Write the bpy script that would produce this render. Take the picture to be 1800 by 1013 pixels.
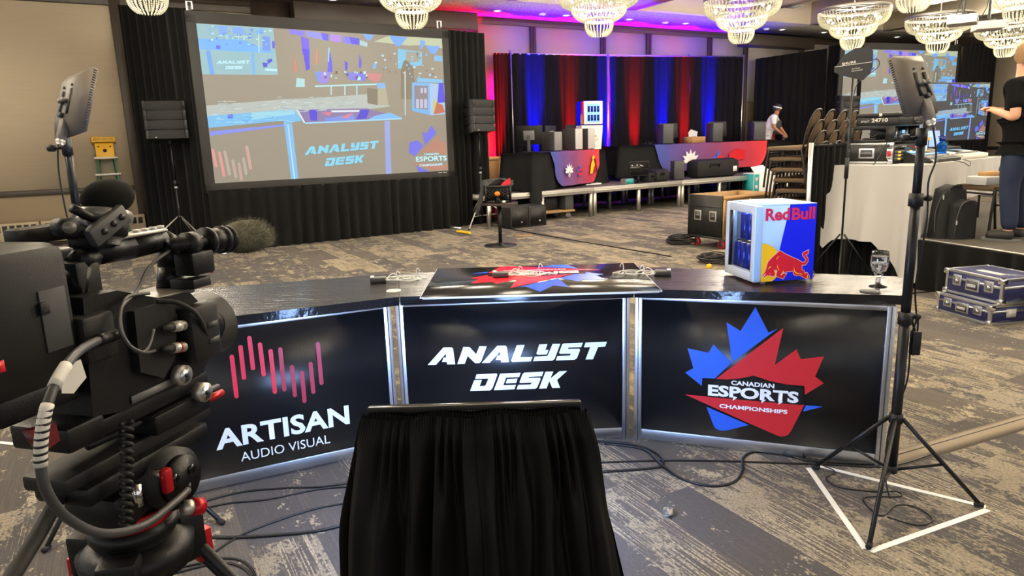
import bpy, bmesh, math, random
from mathutils import Vector, Matrix
for o in list(bpy.data.objects): bpy.data.objects.remove(o)
random.seed(7)
S = bpy.context.scene
COL = S.collection
PI = math.pi
def rad(d): return math.radians(d)

# ------------------------------------------------------------------ camera
FPX, CX, CY, CAMH = 1215.0, 900.0, 506.5, 1.5
TH = math.atan(FPX/5742.0); RO = rad(1.747)
FW = Vector((0, math.cos(TH), -math.sin(TH))); UP = Vector((0, math.sin(TH), math.cos(TH))); RT = Vector((1, 0, 0))
XI = math.cos(RO)*RT - math.sin(RO)*UP
YI = -math.cos(RO)*UP - math.sin(RO)*RT
cam = bpy.data.cameras.new('camera'); camo = bpy.data.objects.new('camera', cam); COL.objects.link(camo)
cam.sensor_width = 36.0; cam.lens = FPX/1800*36; cam.clip_start = 0.05; cam.clip_end = 200
Mc = Matrix((XI, -YI, -FW)).transposed().to_4x4(); Mc.translation = Vector((0, 0, CAMH)); camo.matrix_world = Mc
S.camera = camo
# ------------------------------------------------------------------ world, exposure
S.view_settings.view_transform = 'Standard'; S.view_settings.look = 'None'; S.view_settings.gamma = 1.0
S.view_settings.use_curve_mapping = False; S.view_settings.exposure = 0.25
W = bpy.data.worlds.new('world'); S.world = W; W.use_nodes = True
W.node_tree.nodes['Background'].inputs[0].default_value = (0.95, 0.93, 0.90, 1)
W.node_tree.nodes['Background'].inputs[1].default_value = 0.85
CHAND_W = 222.0     # watts of each chandelier's bulbs
UPL_W = 8500.0       # watts of each coloured uplight

# ------------------------------------------------------------------ places (metres; ray from the lens to a level)
def ray(x, y): return FW + (x-CX)/FPX*XI + (y-CY)/FPX*YI
def G(x, y, z=0.0):
    d = ray(x, y); t = (z-CAMH)/d.z
    return Vector((d.x*t, d.y*t, z))
def V(*a): return Vector(a)
A29 = rad(29); E1 = V(math.cos(A29), math.sin(A29), 0); E2 = V(-math.sin(A29), math.cos(A29), 0)
O0 = V(-6.66, 12.71, 0)          # foot of the far wall at the panel trim
def UV(u, v, z=0): return O0 + E1*u - E2*v + V(0, 0, z)

# ------------------------------------------------------------------ materials
MATS = {}
def lin(c):
    return tuple((x/12.92 if x <= .04045 else ((x+.055)/1.055)**2.4) for x in c)
def hx(r, g, b): return lin((r/255, g/255, b/255))
def mat(name, col=(.5, .5, .5), rough=.5, metal=0.0, emit=None, es=1.0, noise=None, bump=None, trans=0.0, alpha=1.0, ior=1.45, coat=0.0, sheen=0.0, spec=.5):
    if name in MATS: return MATS[name]
    m = bpy.data.materials.new(name); m.use_nodes = True; nt = m.node_tree; b = nt.nodes['Principled BSDF']
    b.inputs['Base Color'].default_value = (*col, 1); b.inputs['Roughness'].default_value = rough; b.inputs['Metallic'].default_value = metal
    b.inputs['Transmission Weight'].default_value = trans; b.inputs['Alpha'].default_value = alpha; b.inputs['IOR'].default_value = ior
    b.inputs['Coat Weight'].default_value = coat; b.inputs['Sheen Weight'].default_value = sheen; b.inputs['Specular IOR Level'].default_value = spec
    if emit: b.inputs['Emission Color'].default_value = (*emit, 1); b.inputs['Emission Strength'].default_value = es
    if noise or bump:
        tc = nt.nodes.new('ShaderNodeTexCoord'); mp = nt.nodes.new('ShaderNodeMapping'); nt.links.new(tc.outputs['Object'], mp.inputs[0])
    if noise:                       # (scale(3), amount, detail)
        sc, am, de = noise
        mp.inputs['Scale'].default_value = sc if isinstance(sc, tuple) else (sc,)*3
        n = nt.nodes.new('ShaderNodeTexNoise'); n.inputs['Scale'].default_value = 1; n.inputs['Detail'].default_value = de; nt.links.new(mp.outputs[0], n.inputs[0])
        mx = nt.nodes.new('ShaderNodeMix'); mx.data_type = 'RGBA'
        mx.inputs['A'].default_value = (*[c*(1-am) for c in col], 1); mx.inputs['B'].default_value = (*[min(1, c*(1+am)) for c in col], 1)
        nt.links.new(n.outputs['Fac'], mx.inputs['Factor']); nt.links.new(mx.outputs['Result'], b.inputs['Base Color'])
    if bump:                        # (scale, strength)
        sc, st = bump
        mp2 = nt.nodes.new('ShaderNodeMapping'); nt.links.new(tc.outputs['Object'], mp2.inputs[0]); mp2.inputs['Scale'].default_value = sc if isinstance(sc, tuple) else (sc,)*3
        n2 = nt.nodes.new('ShaderNodeTexNoise'); n2.inputs['Scale'].default_value = 1; n2.inputs['Detail'].default_value = 3; nt.links.new(mp2.outputs[0], n2.inputs[0])
        bp = nt.nodes.new('ShaderNodeBump'); bp.inputs['Strength'].default_value = st; bp.inputs['Distance'].default_value = .01
        nt.links.new(n2.outputs['Fac'], bp.inputs['Height']); nt.links.new(bp.outputs[0], b.inputs['Normal'])
    MATS[name] = m
    return m

mat('black_plastic', (.0065, .0065, .007), .48, bump=(400, .15)); mat('black_gloss', (.008, .008, .009), .12); mat('black_metal', (.012, .012, .013), .38, .3)
mat('dark_grey', (.05, .05, .052), .5); mat('mid_grey', (.16, .16, .165), .5); mat('light_grey', (.45, .45, .46), .45); mat('white', (.78, .78, .78), .5); mat('white_gloss', (.8, .8, .82), .25)
mat('chrome', (.8, .8, .8), .18, 1.0); mat('alu', (.62, .64, .68), .33, 1.0, noise=((3, 3, 40), .12, 3)); mat('alu_dull', (.55, .53, .48), .45, .85); mat('steel_pole', (.55, .56, .58), .3, .9)
mat('red_anod', (.45, .01, .015), .3, .35); mat('red', hx(205, 35, 45), .45); mat('dark_red', (.10, .006, .008), .4)
mat('drape', (.007, .007, .0072), .9, noise=(3, .25, 2), sheen=.05, spec=.1); mat('drape_satin', (.0065, .0062, .0055), .62, spec=.25)
mat('stage_drape', (.009, .0078, .010), .85, spec=.1, noise=((6, 6, 1), .3, 2))
mat('tablecloth_black', (.012, .012, .013), .85, spec=.15, noise=(5, .2, 2)); mat('tablecloth_white', (.46, .45, .43), .85, bump=(60, .1))
mat('wall_fabric', hx(200, 185, 160), .85, noise=((2, 2, 22), .06, 4)); mat('wall_trim', hx(62, 52, 44), .45, noise=((2, 2, 8), .2, 3)); mat('wall_low', hx(190, 172, 142), .8)
mat('ceiling_cream', hx(214, 202, 178), .9); mat('window_shade', hx(158, 150, 146), .8)
mat('heater', hx(176, 160, 134), .5); mat('heater_slot', (.03, .028, .025), .6)
mat('screen_frame', (.018, .018, .018), .75); mat('print_black', (.008, .008, .0095), .3, bump=((700, 700, 2), .12)); mat('print_white', (.88, .92, .97), .45); mat('print_blue', hx(45, 100, 225), .4); mat('print_red', hx(205, 40, 48), .4)
mat('bar_red', hx(228, 48, 72), .4); mat('bar_dull', hx(178, 52, 72), .4)
mat('wood', hx(190, 150, 100), .6, noise=((4, 30, 30), .2, 4)); mat('ply', hx(158, 126, 86), .65, noise=((20, 3, 20), .18, 4)); mat('cardboard', hx(170, 130, 85), .8, noise=(8, .12, 3))
mat('rubber', (.012, .012, .012), .7); mat('cable', (.008, .008, .009), .4); mat('cable_white', (.75, .74, .70), .4)
mat('glass', (.95, .97, 1), .02, trans=1.0, ior=1.45); mat('water', (.9, .95, 1), .02, trans=1.0, ior=1.33)
mat('gaffer_white', (.72, .72, .70), .7); mat('gaffer_grey', hx(128, 116, 98), .8); mat('yellow', hx(232, 176, 30), .45); mat('ladder_green', hx(28, 92, 62), .45); mat('orange', hx(232, 120, 30), .5)
mat('skin', hx(214, 160, 130), .55); mat('skin_b', hx(176, 120, 92), .55); mat('hair', hx(122, 90, 56), .7, noise=(60, .3, 3)); mat('hair_dark', (.012, .010, .009), .6)
mat('tee_black', (.006, .006, .0065), .9, spec=.1); mat('tee_white', (.72, .70, .70), .85); mat('denim', hx(28, 38, 62), .85, noise=((30, 30, 8), .3, 3)); mat('shoe', (.02, .019, .018), .6); mat('sole', (.12, .12, .12), .6)
mat('case_blue', hx(40, 44, 92), .45); mat('case_black', (.014, .014, .014), .5, noise=(12, .3, 3)); mat('chair_fabric', hx(96, 76, 54), .9, noise=(140, .5, 3), bump=(180, .4)); mat('chair_frame', (.03, .024, .019), .4, .4); mat('seat_tan', hx(150, 120, 82), .9, noise=(120, .4, 3))
mat('fridge_silver', hx(196, 206, 222), .3, .25); mat('fridge_ice', hx(168, 204, 248), .3); mat('fridge_blue', (.002, .014, .92), .3); mat('fridge_yellow', (1.0, .58, .015), .4); mat('bull_red', hx(222, 26, 52), .4); mat('rb_red', hx(218, 40, 96), .4); mat('bull_line', hx(255, 205, 190), .5)
mat('can_blue', hx(24, 40, 140), .25, .5); mat('can_silver', (.7, .72, .78), .25, .9); mat('fridge_inside', (.12, .13, .17), .5)
mat('fur', hx(96, 94, 78), .95, noise=(90, .4, 2)); mat('foam', (.008, .0078, .0072), .95, spec=.1); mat('leather', (.02, .02, .019), .55); mat('label_white', (.62, .60, .55), .6)
mat('led_glow', (.9, .9, .9), .5, emit=(.75, .87, 1.0), es=9.0); mat('monitor_glow', (.02, .02, .02), .3, emit=(.34, .54, 1.0), es=46.0); mat('lcd_small', (.02, .02, .02), .3, emit=(.35, .5, .9), es=1.2)
mat('bulb', (1, 1, 1), .5, emit=(1.0, .86, .58), es=9.0); mat('downlight_glow', (1, 1, 1), .5, emit=(1.0, .95, .86), es=9.0)
mat('yellow_display', (.3, .2, 0), .4, emit=hx(255, 190, 30), es=.9); mat('blue_display', (.1, .2, .3), .4, emit=hx(150, 205, 255), es=.9); mat('red_display', (.3, 0, 0), .4, emit=hx(255, 80, 60), es=.9)
mat('projector_white', (.62, .60, .55), .5); mat('bottle_blue', hx(30, 110, 190), .1, trans=.75, ior=1.2); mat('paper', (.75, .74, .72), .7); mat('teal', hx(40, 150, 150), .6)
mat('pack_black', (.007, .007, .0075), .75, bump=(120, .2)); mat('tower_grey', (.06, .06, .063), .45); mat('riser_top', hx(78, 70, 76), .8, noise=(20, .3, 3)); mat('riser_carpet', hx(66, 62, 56), .95, noise=(90, .35, 3)); mat('foil', (.5, .5, .5), .3, .9)
mat('pop_lotus', (.8, .8, .8), .7)

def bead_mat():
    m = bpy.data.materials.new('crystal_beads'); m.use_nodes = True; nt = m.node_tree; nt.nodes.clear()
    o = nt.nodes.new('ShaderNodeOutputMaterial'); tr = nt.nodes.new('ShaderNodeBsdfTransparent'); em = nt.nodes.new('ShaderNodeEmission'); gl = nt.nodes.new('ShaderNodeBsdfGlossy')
    em.inputs[0].default_value = (1.0, .88, .52, 1); em.inputs[1].default_value = .46; gl.inputs['Roughness'].default_value = .25; gl.inputs['Color'].default_value = (.16, .15, .11, 1)  # glow put into the glass beads, standing in for light from the bulbs
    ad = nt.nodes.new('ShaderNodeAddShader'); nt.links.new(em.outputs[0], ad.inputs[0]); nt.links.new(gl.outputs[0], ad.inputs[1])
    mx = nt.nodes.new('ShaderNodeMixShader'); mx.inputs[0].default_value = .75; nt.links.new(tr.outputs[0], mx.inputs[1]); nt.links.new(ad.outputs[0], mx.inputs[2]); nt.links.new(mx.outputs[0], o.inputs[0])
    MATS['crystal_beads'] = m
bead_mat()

def ceiling_speckle():
    m = mat('ceiling_speckle', hx(150, 142, 132), .9); nt = m.node_tree; b = nt.nodes['Principled BSDF']
    tc = nt.nodes.new('ShaderNodeTexCoord'); n = nt.nodes.new('ShaderNodeTexNoise'); n.inputs['Scale'].default_value = 48; n.inputs['Detail'].default_value = 3; nt.links.new(tc.outputs['Object'], n.inputs[0])
    r = nt.nodes.new('ShaderNodeValToRGB'); r.color_ramp.elements[0].position = .40; r.color_ramp.elements[0].color = (*hx(128, 120, 114), 1); r.color_ramp.elements[1].position = .60; r.color_ramp.elements[1].color = (*hx(182, 174, 164), 1)
    nt.links.new(n.outputs['Fac'], r.inputs[0]); nt.links.new(r.outputs[0], b.inputs['Base Color'])
ceiling_speckle()

def nodes_chain(nt, kind, **kw):
    n = nt.nodes.new(kind)
    for k, v in kw.items(): setattr(n, k, v)
    return n
def carpet_mat():
    m = bpy.data.materials.new('carpet'); m.use_nodes = True; nt = m.node_tree; b = nt.nodes['Principled BSDF']; L = nt.links
    def math_(op, a, c=None, cl=False):
        n = nt.nodes.new('ShaderNodeMath'); n.operation = op; n.use_clamp = cl
        for i, v in enumerate((a, c)):
            if v is None: continue
            if isinstance(v, (int, float)): n.inputs[i].default_value = v
            else: L.new(v, n.inputs[i])
        return n.outputs[0]
    def comb(x, y, z=0):
        n = nt.nodes.new('ShaderNodeCombineXYZ')
        for i, v in enumerate((x, y, z)):
            if isinstance(v, (int, float)): n.inputs[i].default_value = v
            else: L.new(v, n.inputs[i])
        return n.outputs[0]
    def noise(vec, det=3, sc=1, rough=.5):
        n = nt.nodes.new('ShaderNodeTexNoise'); n.inputs['Scale'].default_value = sc; n.inputs['Detail'].default_value = det; n.inputs['Roughness'].default_value = rough; L.new(vec, n.inputs['Vector']); return n.outputs['Fac']
    def wn(vec):
        n = nt.nodes.new('ShaderNodeTexWhiteNoise'); n.noise_dimensions = '3D'; L.new(vec, n.inputs['Vector']); return n.outputs['Value']
    def mix(f, a, c):
        n = nt.nodes.new('ShaderNodeMix'); n.data_type = 'RGBA'; L.new(f, n.inputs['Factor'])
        for k, v in (('A', a), ('B', c)):
            if isinstance(v, tuple): n.inputs[k].default_value = (*v, 1)
            else: L.new(v, n.inputs[k])
        return n.outputs['Result']
    tc = nt.nodes.new('ShaderNodeTexCoord'); mp = nt.nodes.new('ShaderNodeMapping'); mp.inputs['Rotation'].default_value = (0, 0, -A29); L.new(tc.outputs['Object'], mp.inputs[0])
    sp = nt.nodes.new('ShaderNodeSeparateXYZ'); L.new(mp.outputs[0], sp.inputs[0]); u, v = sp.outputs[0], sp.outputs[1]
    row = math_('FLOOR', math_('MULTIPLY', u, 4.0)); off = wn(comb(row, 3.3)); col = math_('FLOOR', math_('ADD', math_('MULTIPLY', v, 1.0), off))
    r1 = wn(comb(row, col, 1.0)); r2 = wn(comb(row, col, 7.0)); r3 = wn(comb(row, col, 13.0))
    seed = math_('MULTIPLY', r3, 40.0)
    # fine cream pin stripes running along each plank
    fine = noise(comb(math_('ADD', math_('MULTIPLY', u, 150.0), seed), math_('MULTIPLY', v, 2.2), 0), 2)
    dens = noise(comb(math_('MULTIPLY', u, 2.2), math_('MULTIPLY', v, 1.1), seed), 3)
    thr = math_('SUBTRACT', .70, math_('ADD', math_('MULTIPLY', r1, .16), math_('MULTIPLY', dens, .16)))
    stripe = math_('MULTIPLY', math_('SUBTRACT', fine, thr), 16.0, True)
    # ragged worn patches
    pn = noise(comb(math_('ADD', math_('MULTIPLY', u, 7.0), seed), math_('MULTIPLY', v, 4.0), 0), 7, 1, .72)
    fine2 = noise(comb(math_('MULTIPLY', u, 75.0), math_('MULTIPLY', v, 45.0), 0), 3, 1, .6)
    pthr = math_('SUBTRACT', .637, math_('MULTIPLY', r2, .11))
    patch = math_('MULTIPLY', math_('SUBTRACT', math_('ADD', math_('MULTIPLY', pn, .72), math_('MULTIPLY', fine2, .28)), math_('SUBTRACT', pthr, .06)), 26.0, True)
    isstripe = math_('GREATER_THAN', r2, .42)
    brk = math_('MULTIPLY', math_('SUBTRACT', noise(comb(math_('MULTIPLY', u, 140.0), math_('MULTIPLY', v, 70.0), 3.0), 4, 1, .7), .40), 8.0, True)
    stripe = math_('MULTIPLY', stripe, brk); patch = math_('MULTIPLY', patch, math_('ADD', math_('MULTIPLY', brk, .6), .4))
    cream = math_('MAXIMUM', math_('MULTIPLY', stripe, math_('ADD', math_('MULTIPLY', isstripe, .85), .1)), math_('MULTIPLY', patch, math_('SUBTRACT', 1.0, math_('MULTIPLY', isstripe, .35))))
    ccol = mix(noise(comb(math_('MULTIPLY', u, 3.0), math_('MULTIPLY', v, 3.0), 5.0), 2), hx(166, 149, 118), hx(182, 174, 156))
    base = mix(r1, hx(66, 67, 74), hx(92, 86, 80)); base = mix(fine2, base, hx(90, 86, 84))
    c = mix(math_('MULTIPLY', cream, .88), base, ccol)
    L.new(c, b.inputs['Base Color']); b.inputs['Roughness'].default_value = .95; b.inputs['Specular IOR Level'].default_value = .15
    bp = nt.nodes.new('ShaderNodeBump'); bp.inputs['Strength'].default_value = .35; bp.inputs['Distance'].default_value = .004
    L.new(noise(comb(math_('MULTIPLY', u, 260.0), math_('MULTIPLY', v, 260.0), 0), 2), bp.inputs['Height']); L.new(bp.outputs[0], b.inputs['Normal'])
    MATS['carpet'] = m
carpet_mat()

def laminate_mat():
    m = mat('laminate', (.012, .012, .014), .1); nt = m.node_tree; b = nt.nodes['Principled BSDF']; L = nt.links
    tc = nt.nodes.new('ShaderNodeTexCoord'); mp = nt.nodes.new('ShaderNodeMapping'); mp.inputs['Scale'].default_value = (3, 55, 20); L.new(tc.outputs['Object'], mp.inputs[0])
    n = nt.nodes.new('ShaderNodeTexNoise'); n.inputs['Scale'].default_value = 1; n.inputs['Detail'].default_value = 4; L.new(mp.outputs[0], n.inputs[0])
    r = nt.nodes.new('ShaderNodeMapRange'); r.inputs['To Min'].default_value = .10; r.inputs['To Max'].default_value = .32; L.new(n.outputs['Fac'], r.inputs[0]); L.new(r.outputs[0], b.inputs['Roughness'])
    bp = nt.nodes.new('ShaderNodeBump'); bp.inputs['Strength'].default_value = .7; bp.inputs['Distance'].default_value = .008; L.new(n.outputs['Fac'], bp.inputs['Height']); L.new(bp.outputs[0], b.inputs['Normal'])
laminate_mat()

def gradient_cloth(name, x0, x1):          # printed cloth, blue fading to red along local x
    m = mat(name, (.3, .1, .3), .75); nt = m.node_tree; b = nt.nodes['Principled BSDF']; L = nt.links
    tc = nt.nodes.new('ShaderNodeTexCoord'); sp = nt.nodes.new('ShaderNodeSeparateXYZ'); L.new(tc.outputs['Object'], sp.inputs[0])
    mr = nt.nodes.new('ShaderNodeMapRange'); mr.inputs['From Min'].default_value = x0; mr.inputs['From Max'].default_value = x1; L.new(sp.outputs[0], mr.inputs[0])
    r = nt.nodes.new('ShaderNodeValToRGB'); e = r.color_ramp.elements; e[0].position = .05; e[0].color = (*hx(62, 74, 150), 1); e[1].position = .95; e[1].color = (*hx(206, 52, 62), 1)
    k = r.color_ramp.elements.new(.5); k.color = (*hx(128, 62, 104), 1)
    L.new(mr.outputs[0], r.inputs[0]); L.new(r.outputs[0], b.inputs['Base Color'])
    return m

def picture_mat(name, strength):            # a lit picture: colours per face, given off by the screen
    m = bpy.data.materials.new(name); m.use_nodes = True; nt = m.node_tree; b = nt.nodes['Principled BSDF']; L = nt.links
    a = nt.nodes.new('ShaderNodeAttribute'); a.attribute_name = 'pic'
    L.new(a.outputs['Color'], b.inputs['Emission Color']); b.inputs['Emission Strength'].default_value = strength; b.inputs['Base Color'].default_value = (.02, .02, .02, 1); b.inputs['Roughness'].default_value = .6
    MATS[name] = m; return m
picture_mat('projected_picture', .8); picture_mat('tv_picture', .8)

# ------------------------------------------------------------------ mesh builder
class MB:
    def __init__(s): s.bm = bmesh.new()
    def _add(s, vs, M=None):
        return [s.bm.verts.new(M @ Vector(v) if M else Vector(v)) for v in vs]
    def face(s, vs):
        try: return s.bm.faces.new(vs)
        except ValueError: return None
    def box(s, c, d, M=None, bev=0.0):
        x, y, z = [k/2 for k in d]; c = Vector(c)
        T = (M if M else Matrix()) @ Matrix.Translation(c)
        v = s._add([(-x, -y, -z), (x, -y, -z), (x, y, -z), (-x, y, -z), (-x, -y, z), (x, -y, z), (x, y, z), (-x, y, z)], T)
        fs = [s.face([v[i] for i in q]) for q in ((3, 2, 1, 0), (4, 5, 6, 7), (0, 1, 5, 4), (1, 2, 6, 5), (2, 3, 7, 6), (3, 0, 4, 7))]
        if bev > 0:
            es = list({e for f in fs for e in f.edges})
            bmesh.ops.bevel(s.bm, geom=es, offset=bev, segments=2, affect='EDGES', profile=.5)
        return s
    def bb(s, x0, x1, y0, y1, z0, z1, M=None, bev=0): return s.box(((x0+x1)/2, (y0+y1)/2, (z0+z1)/2), (x1-x0, y1-y0, z1-z0), M, bev)
    def ring(s, c, a, b_, r, n, rz=None):
        rz = r if rz is None else rz
        return [s.bm.verts.new(c + a*math.cos(2*PI*i/n)*r + b_*math.sin(2*PI*i/n)*rz) for i in range(n)]
    def cyl(s, p0, p1, r0, r1=None, n=12, cap=True, M=None):
        p0 = Vector(p0); p1 = Vector(p1)
        if M: p0 = M @ p0; p1 = M @ p1
        r1 = r0 if r1 is None else r1; d = (p1-p0).normalized()
        a = d.orthogonal().normalized(); b_ = d.cross(a)
        A = s.ring(p0, a, b_, r0, n); B = s.ring(p1, a, b_, r1, n)
        for i in range(n): s.face((A[i], A[(i+1) % n], B[(i+1) % n], B[i]))
        if cap: s.face(A[::-1]); s.face(B)
        return s
    def tube(s, pts, r, n=8, closed=False, M=None, rs=None):
        P = [Vector(p) for p in pts]
        if M: P = [M @ p for p in P]
        rings = []; prev = None; N = len(P)
        for i, p in enumerate(P):
            t = (P[(i+1) % N]-P[i-1]) if closed else (P[min(i+1, N-1)]-P[max(i-1, 0)])
            if t.length < 1e-9: t = Vector((0, 0, 1))
            t.normalize()
            if prev is None: a = t.orthogonal().normalized()
            else:
                a = prev - t*prev.dot(t)
                if a.length < 1e-6: a = t.orthogonal()
                a.normalize()
            prev = a; b_ = t.cross(a)
            rings.append(s.ring(p, a, b_, rs[i] if rs else r, n))
        for i in range(N if closed else N-1):
            A, B = rings[i], rings[(i+1) % N]
            for j in range(n): s.face((A[j], A[(j+1) % n], B[(j+1) % n], B[j]))
        if not closed: s.face(rings[0][::-1]); s.face(rings[-1])
        return s
    def lathe(s, prof, n=24, M=None, closed=False):
        M = M if M else Matrix(); rr = []
        for r, z in prof:
            if r < 1e-6: rr.append([s.bm.verts.new(M @ Vector((0, 0, z)))])
            else: rr.append([s.bm.verts.new(M @ Vector((r*math.cos(2*PI*i/n), r*math.sin(2*PI*i/n), z))) for i in range(n)])
        for A, B in zip(rr, rr[1:]):
            for i in range(n):
                j = (i+1) % n
                if len(A) == 1 and len(B) == 1: continue
                if len(A) == 1: s.face((A[0], B[i], B[j]))
                elif len(B) == 1: s.face((A[i], A[j], B[0]))
                else: s.face((A[i], A[j], B[j], B[i]))
        return s
    def prism(s, poly, h, M=None, z0=0.0):        # polygon in local xy, thickness along local z
        M = M if M else Matrix()
        ar = sum(poly[i-1][0]*poly[i][1]-poly[i][0]*poly[i-1][1] for i in range(len(poly)))
        if ar < 0: poly = poly[::-1]
        A = [s.bm.verts.new(M @ Vector((x, y, z0))) for x, y in poly]; B = [s.bm.verts.new(M @ Vector((x, y, z0+h))) for x, y in poly]
        n = len(poly)
        for i in range(n): s.face((A[i], A[(i+1) % n], B[(i+1) % n], B[i]))
        top = s.face(B); bot = s.face(A[::-1])
        for f in (top, bot):
            if f: f.normal_update()
        if n > 4: bmesh.ops.triangulate(s.bm, faces=[f for f in (top, bot) if f])
        return s
    def sph(s, c, r, n=12, M=None, sc=(1, 1, 1)):
        T = (M if M else Matrix()) @ Matrix.Translation(Vector(c)) @ Matrix.Diagonal((sc[0], sc[1], sc[2], 1))
        return s.lathe([(r*math.sin(PI*i/(n//2)), -r*math.cos(PI*i/(n//2))) for i in range(n//2+1)], n, T)
    def grid(s, f, nu, nv):
        v = [[s.bm.verts.new(Vector(f(i/nu, j/nv))) for j in range(nv+1)] for i in range(nu+1)]
        for i in range(nu):
            for j in range(nv): s.face((v[i][j], v[i+1][j], v[i+1][j+1], v[i][j+1]))
        return s
    def mesh(s, name, mt, sharp=.62):
        me = bpy.data.meshes.new(name)
        for f in s.bm.faces: f.smooth = True
        for e in s.bm.edges: e.smooth = e.calc_face_angle(0) < sharp
        s.bm.to_mesh(me); s.bm.free(); me.materials.append(MATS[mt] if isinstance(mt, str) else mt)
        return me
    def out(s, name, mt, parent=None, label=None, sharp=.62):
        return put(name, s.mesh(name, mt, sharp), parent, label)
def put(name, me, parent=None, label=None, loc=None):
    o = bpy.data.objects.new(name, me); COL.objects.link(o)
    if parent: o.parent = parent
    if label: o['label'] = label
    if loc is not None: o.location = loc
    return o
def thing(name, label, cat, loc=(0, 0, 0), rz=0.0, group=None):
    if len(label.split()) > 16: print('LONG', label)
    o = bpy.data.objects.new(name, None); COL.objects.link(o); o.empty_display_size = .1
    o.location = loc; o.rotation_euler = (0, 0, rz); o['label'] = label; o['category'] = cat
    if group: o['group'] = group
    return o
def tag(o, label, cat, group=None):
    if len(label.split()) > 16: print('LONG', label)
    o['label'] = label; o['category'] = cat
    if group: o['group'] = group
    return o
def struct(o): o['kind'] = 'structure'; return o
def dup(root, loc, rz=None, label=None, group=None):
    r = root.copy(); COL.objects.link(r); r.location = loc
    if rz is not None: r.rotation_euler = (0, 0, rz)
    if label and len(label.split()) > 16: print('LONG', label)
    if label: r['label'] = label
    if group: r['group'] = group
    for ch in list(root.children):
        if ch.type == 'LIGHT': continue
        c = ch.copy(); COL.objects.link(c); c.parent = r
        for g in list(ch.children):
            d = g.copy(); COL.objects.link(d); d.parent = c
    return r
def RX(a): return Matrix.Rotation(a, 4, 'X')
def RY(a): return Matrix.Rotation(a, 4, 'Y')
def RZ(a): return Matrix.Rotation(a, 4, 'Z')
def TR(*p): return Matrix.Translation(Vector(p))
STAND = RX(PI/2)           # local xy polygon -> stands upright in xz, thickness towards -y
def text_polys(txt, mt, parent, name, x0, z0, w, h, M, bold=0.0, shear=0.0, th=.0008, space=1.0):
    """lettering fitted into the box (x0,z0,w,h) of the plane M (local xy), slightly raised"""
    cu = bpy.data.curves.new('t', 'FONT'); cu.body = txt; cu.size = 1; cu.offset = bold; cu.shear = shear; cu.extrude = 0; cu.space_character = space; cu.resolution_u = 3
    ob = bpy.data.objects.new('t', cu); COL.objects.link(ob); bpy.context.view_layer.update()
    me = bpy.data.meshes.new_from_object(ob.evaluated_get(bpy.context.evaluated_depsgraph_get()))
    bpy.data.objects.remove(ob); bpy.data.curves.remove(cu)
    xs = [v.co.x for v in me.vertices]; ys = [v.co.y for v in me.vertices]
    a, b_, c, d = min(xs), max(xs), min(ys), max(ys)
    for v in me.vertices: v.co = M @ Vector((x0+(v.co.x-a)/(b_-a)*w, z0+(v.co.y-c)/(d-c)*h, th))
    me.materials.clear(); me.materials.append(MATS[mt] if isinstance(mt, str) else mt)
    me.name = name
    return put(name, me, parent)
def smooth_path(pts, k=6, closed=False):
    P = [Vector(p) for p in pts]; out = []; n = len(P)
    for i in range(n if closed else n-1):
        p0 = P[(i-1) % n] if closed or i > 0 else P[0]; p1 = P[i]; p2 = P[(i+1) % n]; p3 = P[(i+2) % n] if closed or i+2 < n else P[-1]
        for j in range(k):
            t = j/k
            out.append(.5*((2*p1)+(-p0+p2)*t+(2*p0-5*p1+4*p2-p3)*t*t+(-p0+3*p1-3*p2+p3)*t**3))
    if not closed: out.append(P[-1])
    return out
def floor_cable(name, px, label, r=.006, mt='cable', z=None, k=6, group=None):
    pts = smooth_path([G(x, y, 0)+V(0, 0, (z or r)) for x, y in px], k)
    o = MB().tube(pts, r, 6).out(name, mt); tag(o, label, 'cable', group); return o
def wave(i, seed): return math.sin(i*12.9898+seed*78.233)*43758.5453 % 1.0
def curtain(name, p0, p1, z0, z1, mt, folds=8, amp=.06, seed=1, gather=.0, parent=None, label=None, n=None, sag=0.0, rows=8, z1b=None):
    p0 = Vector(p0); p1 = Vector(p1); p0.z = p1.z = 0; d = p1-p0; L = d.length; d.normalize(); nn = V(-d.y, d.x, 0)
    n = n or folds*8; rnd = random.Random(seed); ph = [rnd.uniform(-.35, .35) for _ in range(folds+3)]; am = [rnd.uniform(.45, 1.1) for _ in range(folds+3)]
    z1b = z1 if z1b is None else z1b
    def f(a, b_):
        k = a*folds; i = int(k); w = k-i
        aa = am[i]*(1-w)+am[i+1]*w; pp = ph[i]*(1-w)+ph[i+1]*w
        s_ = math.sin(2*PI*(k+pp*(1.0-b_*.4))); wob = aa*amp*(.45+.55*(1-b_))
        top = z1*(1-a)+z1b*a
        return p0 + d*(a*L) + nn*(s_*wob) + d*(math.cos(2*PI*k)*wob*.25) + V(0, 0, z0+(top-z0)*b_ - sag*math.sin(PI*a)*b_)
    return MB().grid(f, n, rows).out(name, mt, parent, label, sharp=3.2)
CB= [[(0.531,0.72),(0.593,0.602),(0.631,0.623),(0.439,0.447),(0.406,0.641),(0.47,0.602)],[(0.231,0.501),(0.329,0.485),(0.351,0.528),(0.435,0.444),(0.362,0.359),(0.304,0.356),(0.302,0.316),(0.223,0.377),(0.261,0.402)],[(0.771,0.264),(0.842,0.265),(0.76,0.232)],[(0.327,0.211),(0.525,0.139),(0.431,0.101),(0.406,0.095),(0.39,0.096),(0.375,0.102),(0.365,0.114)]]
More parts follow.
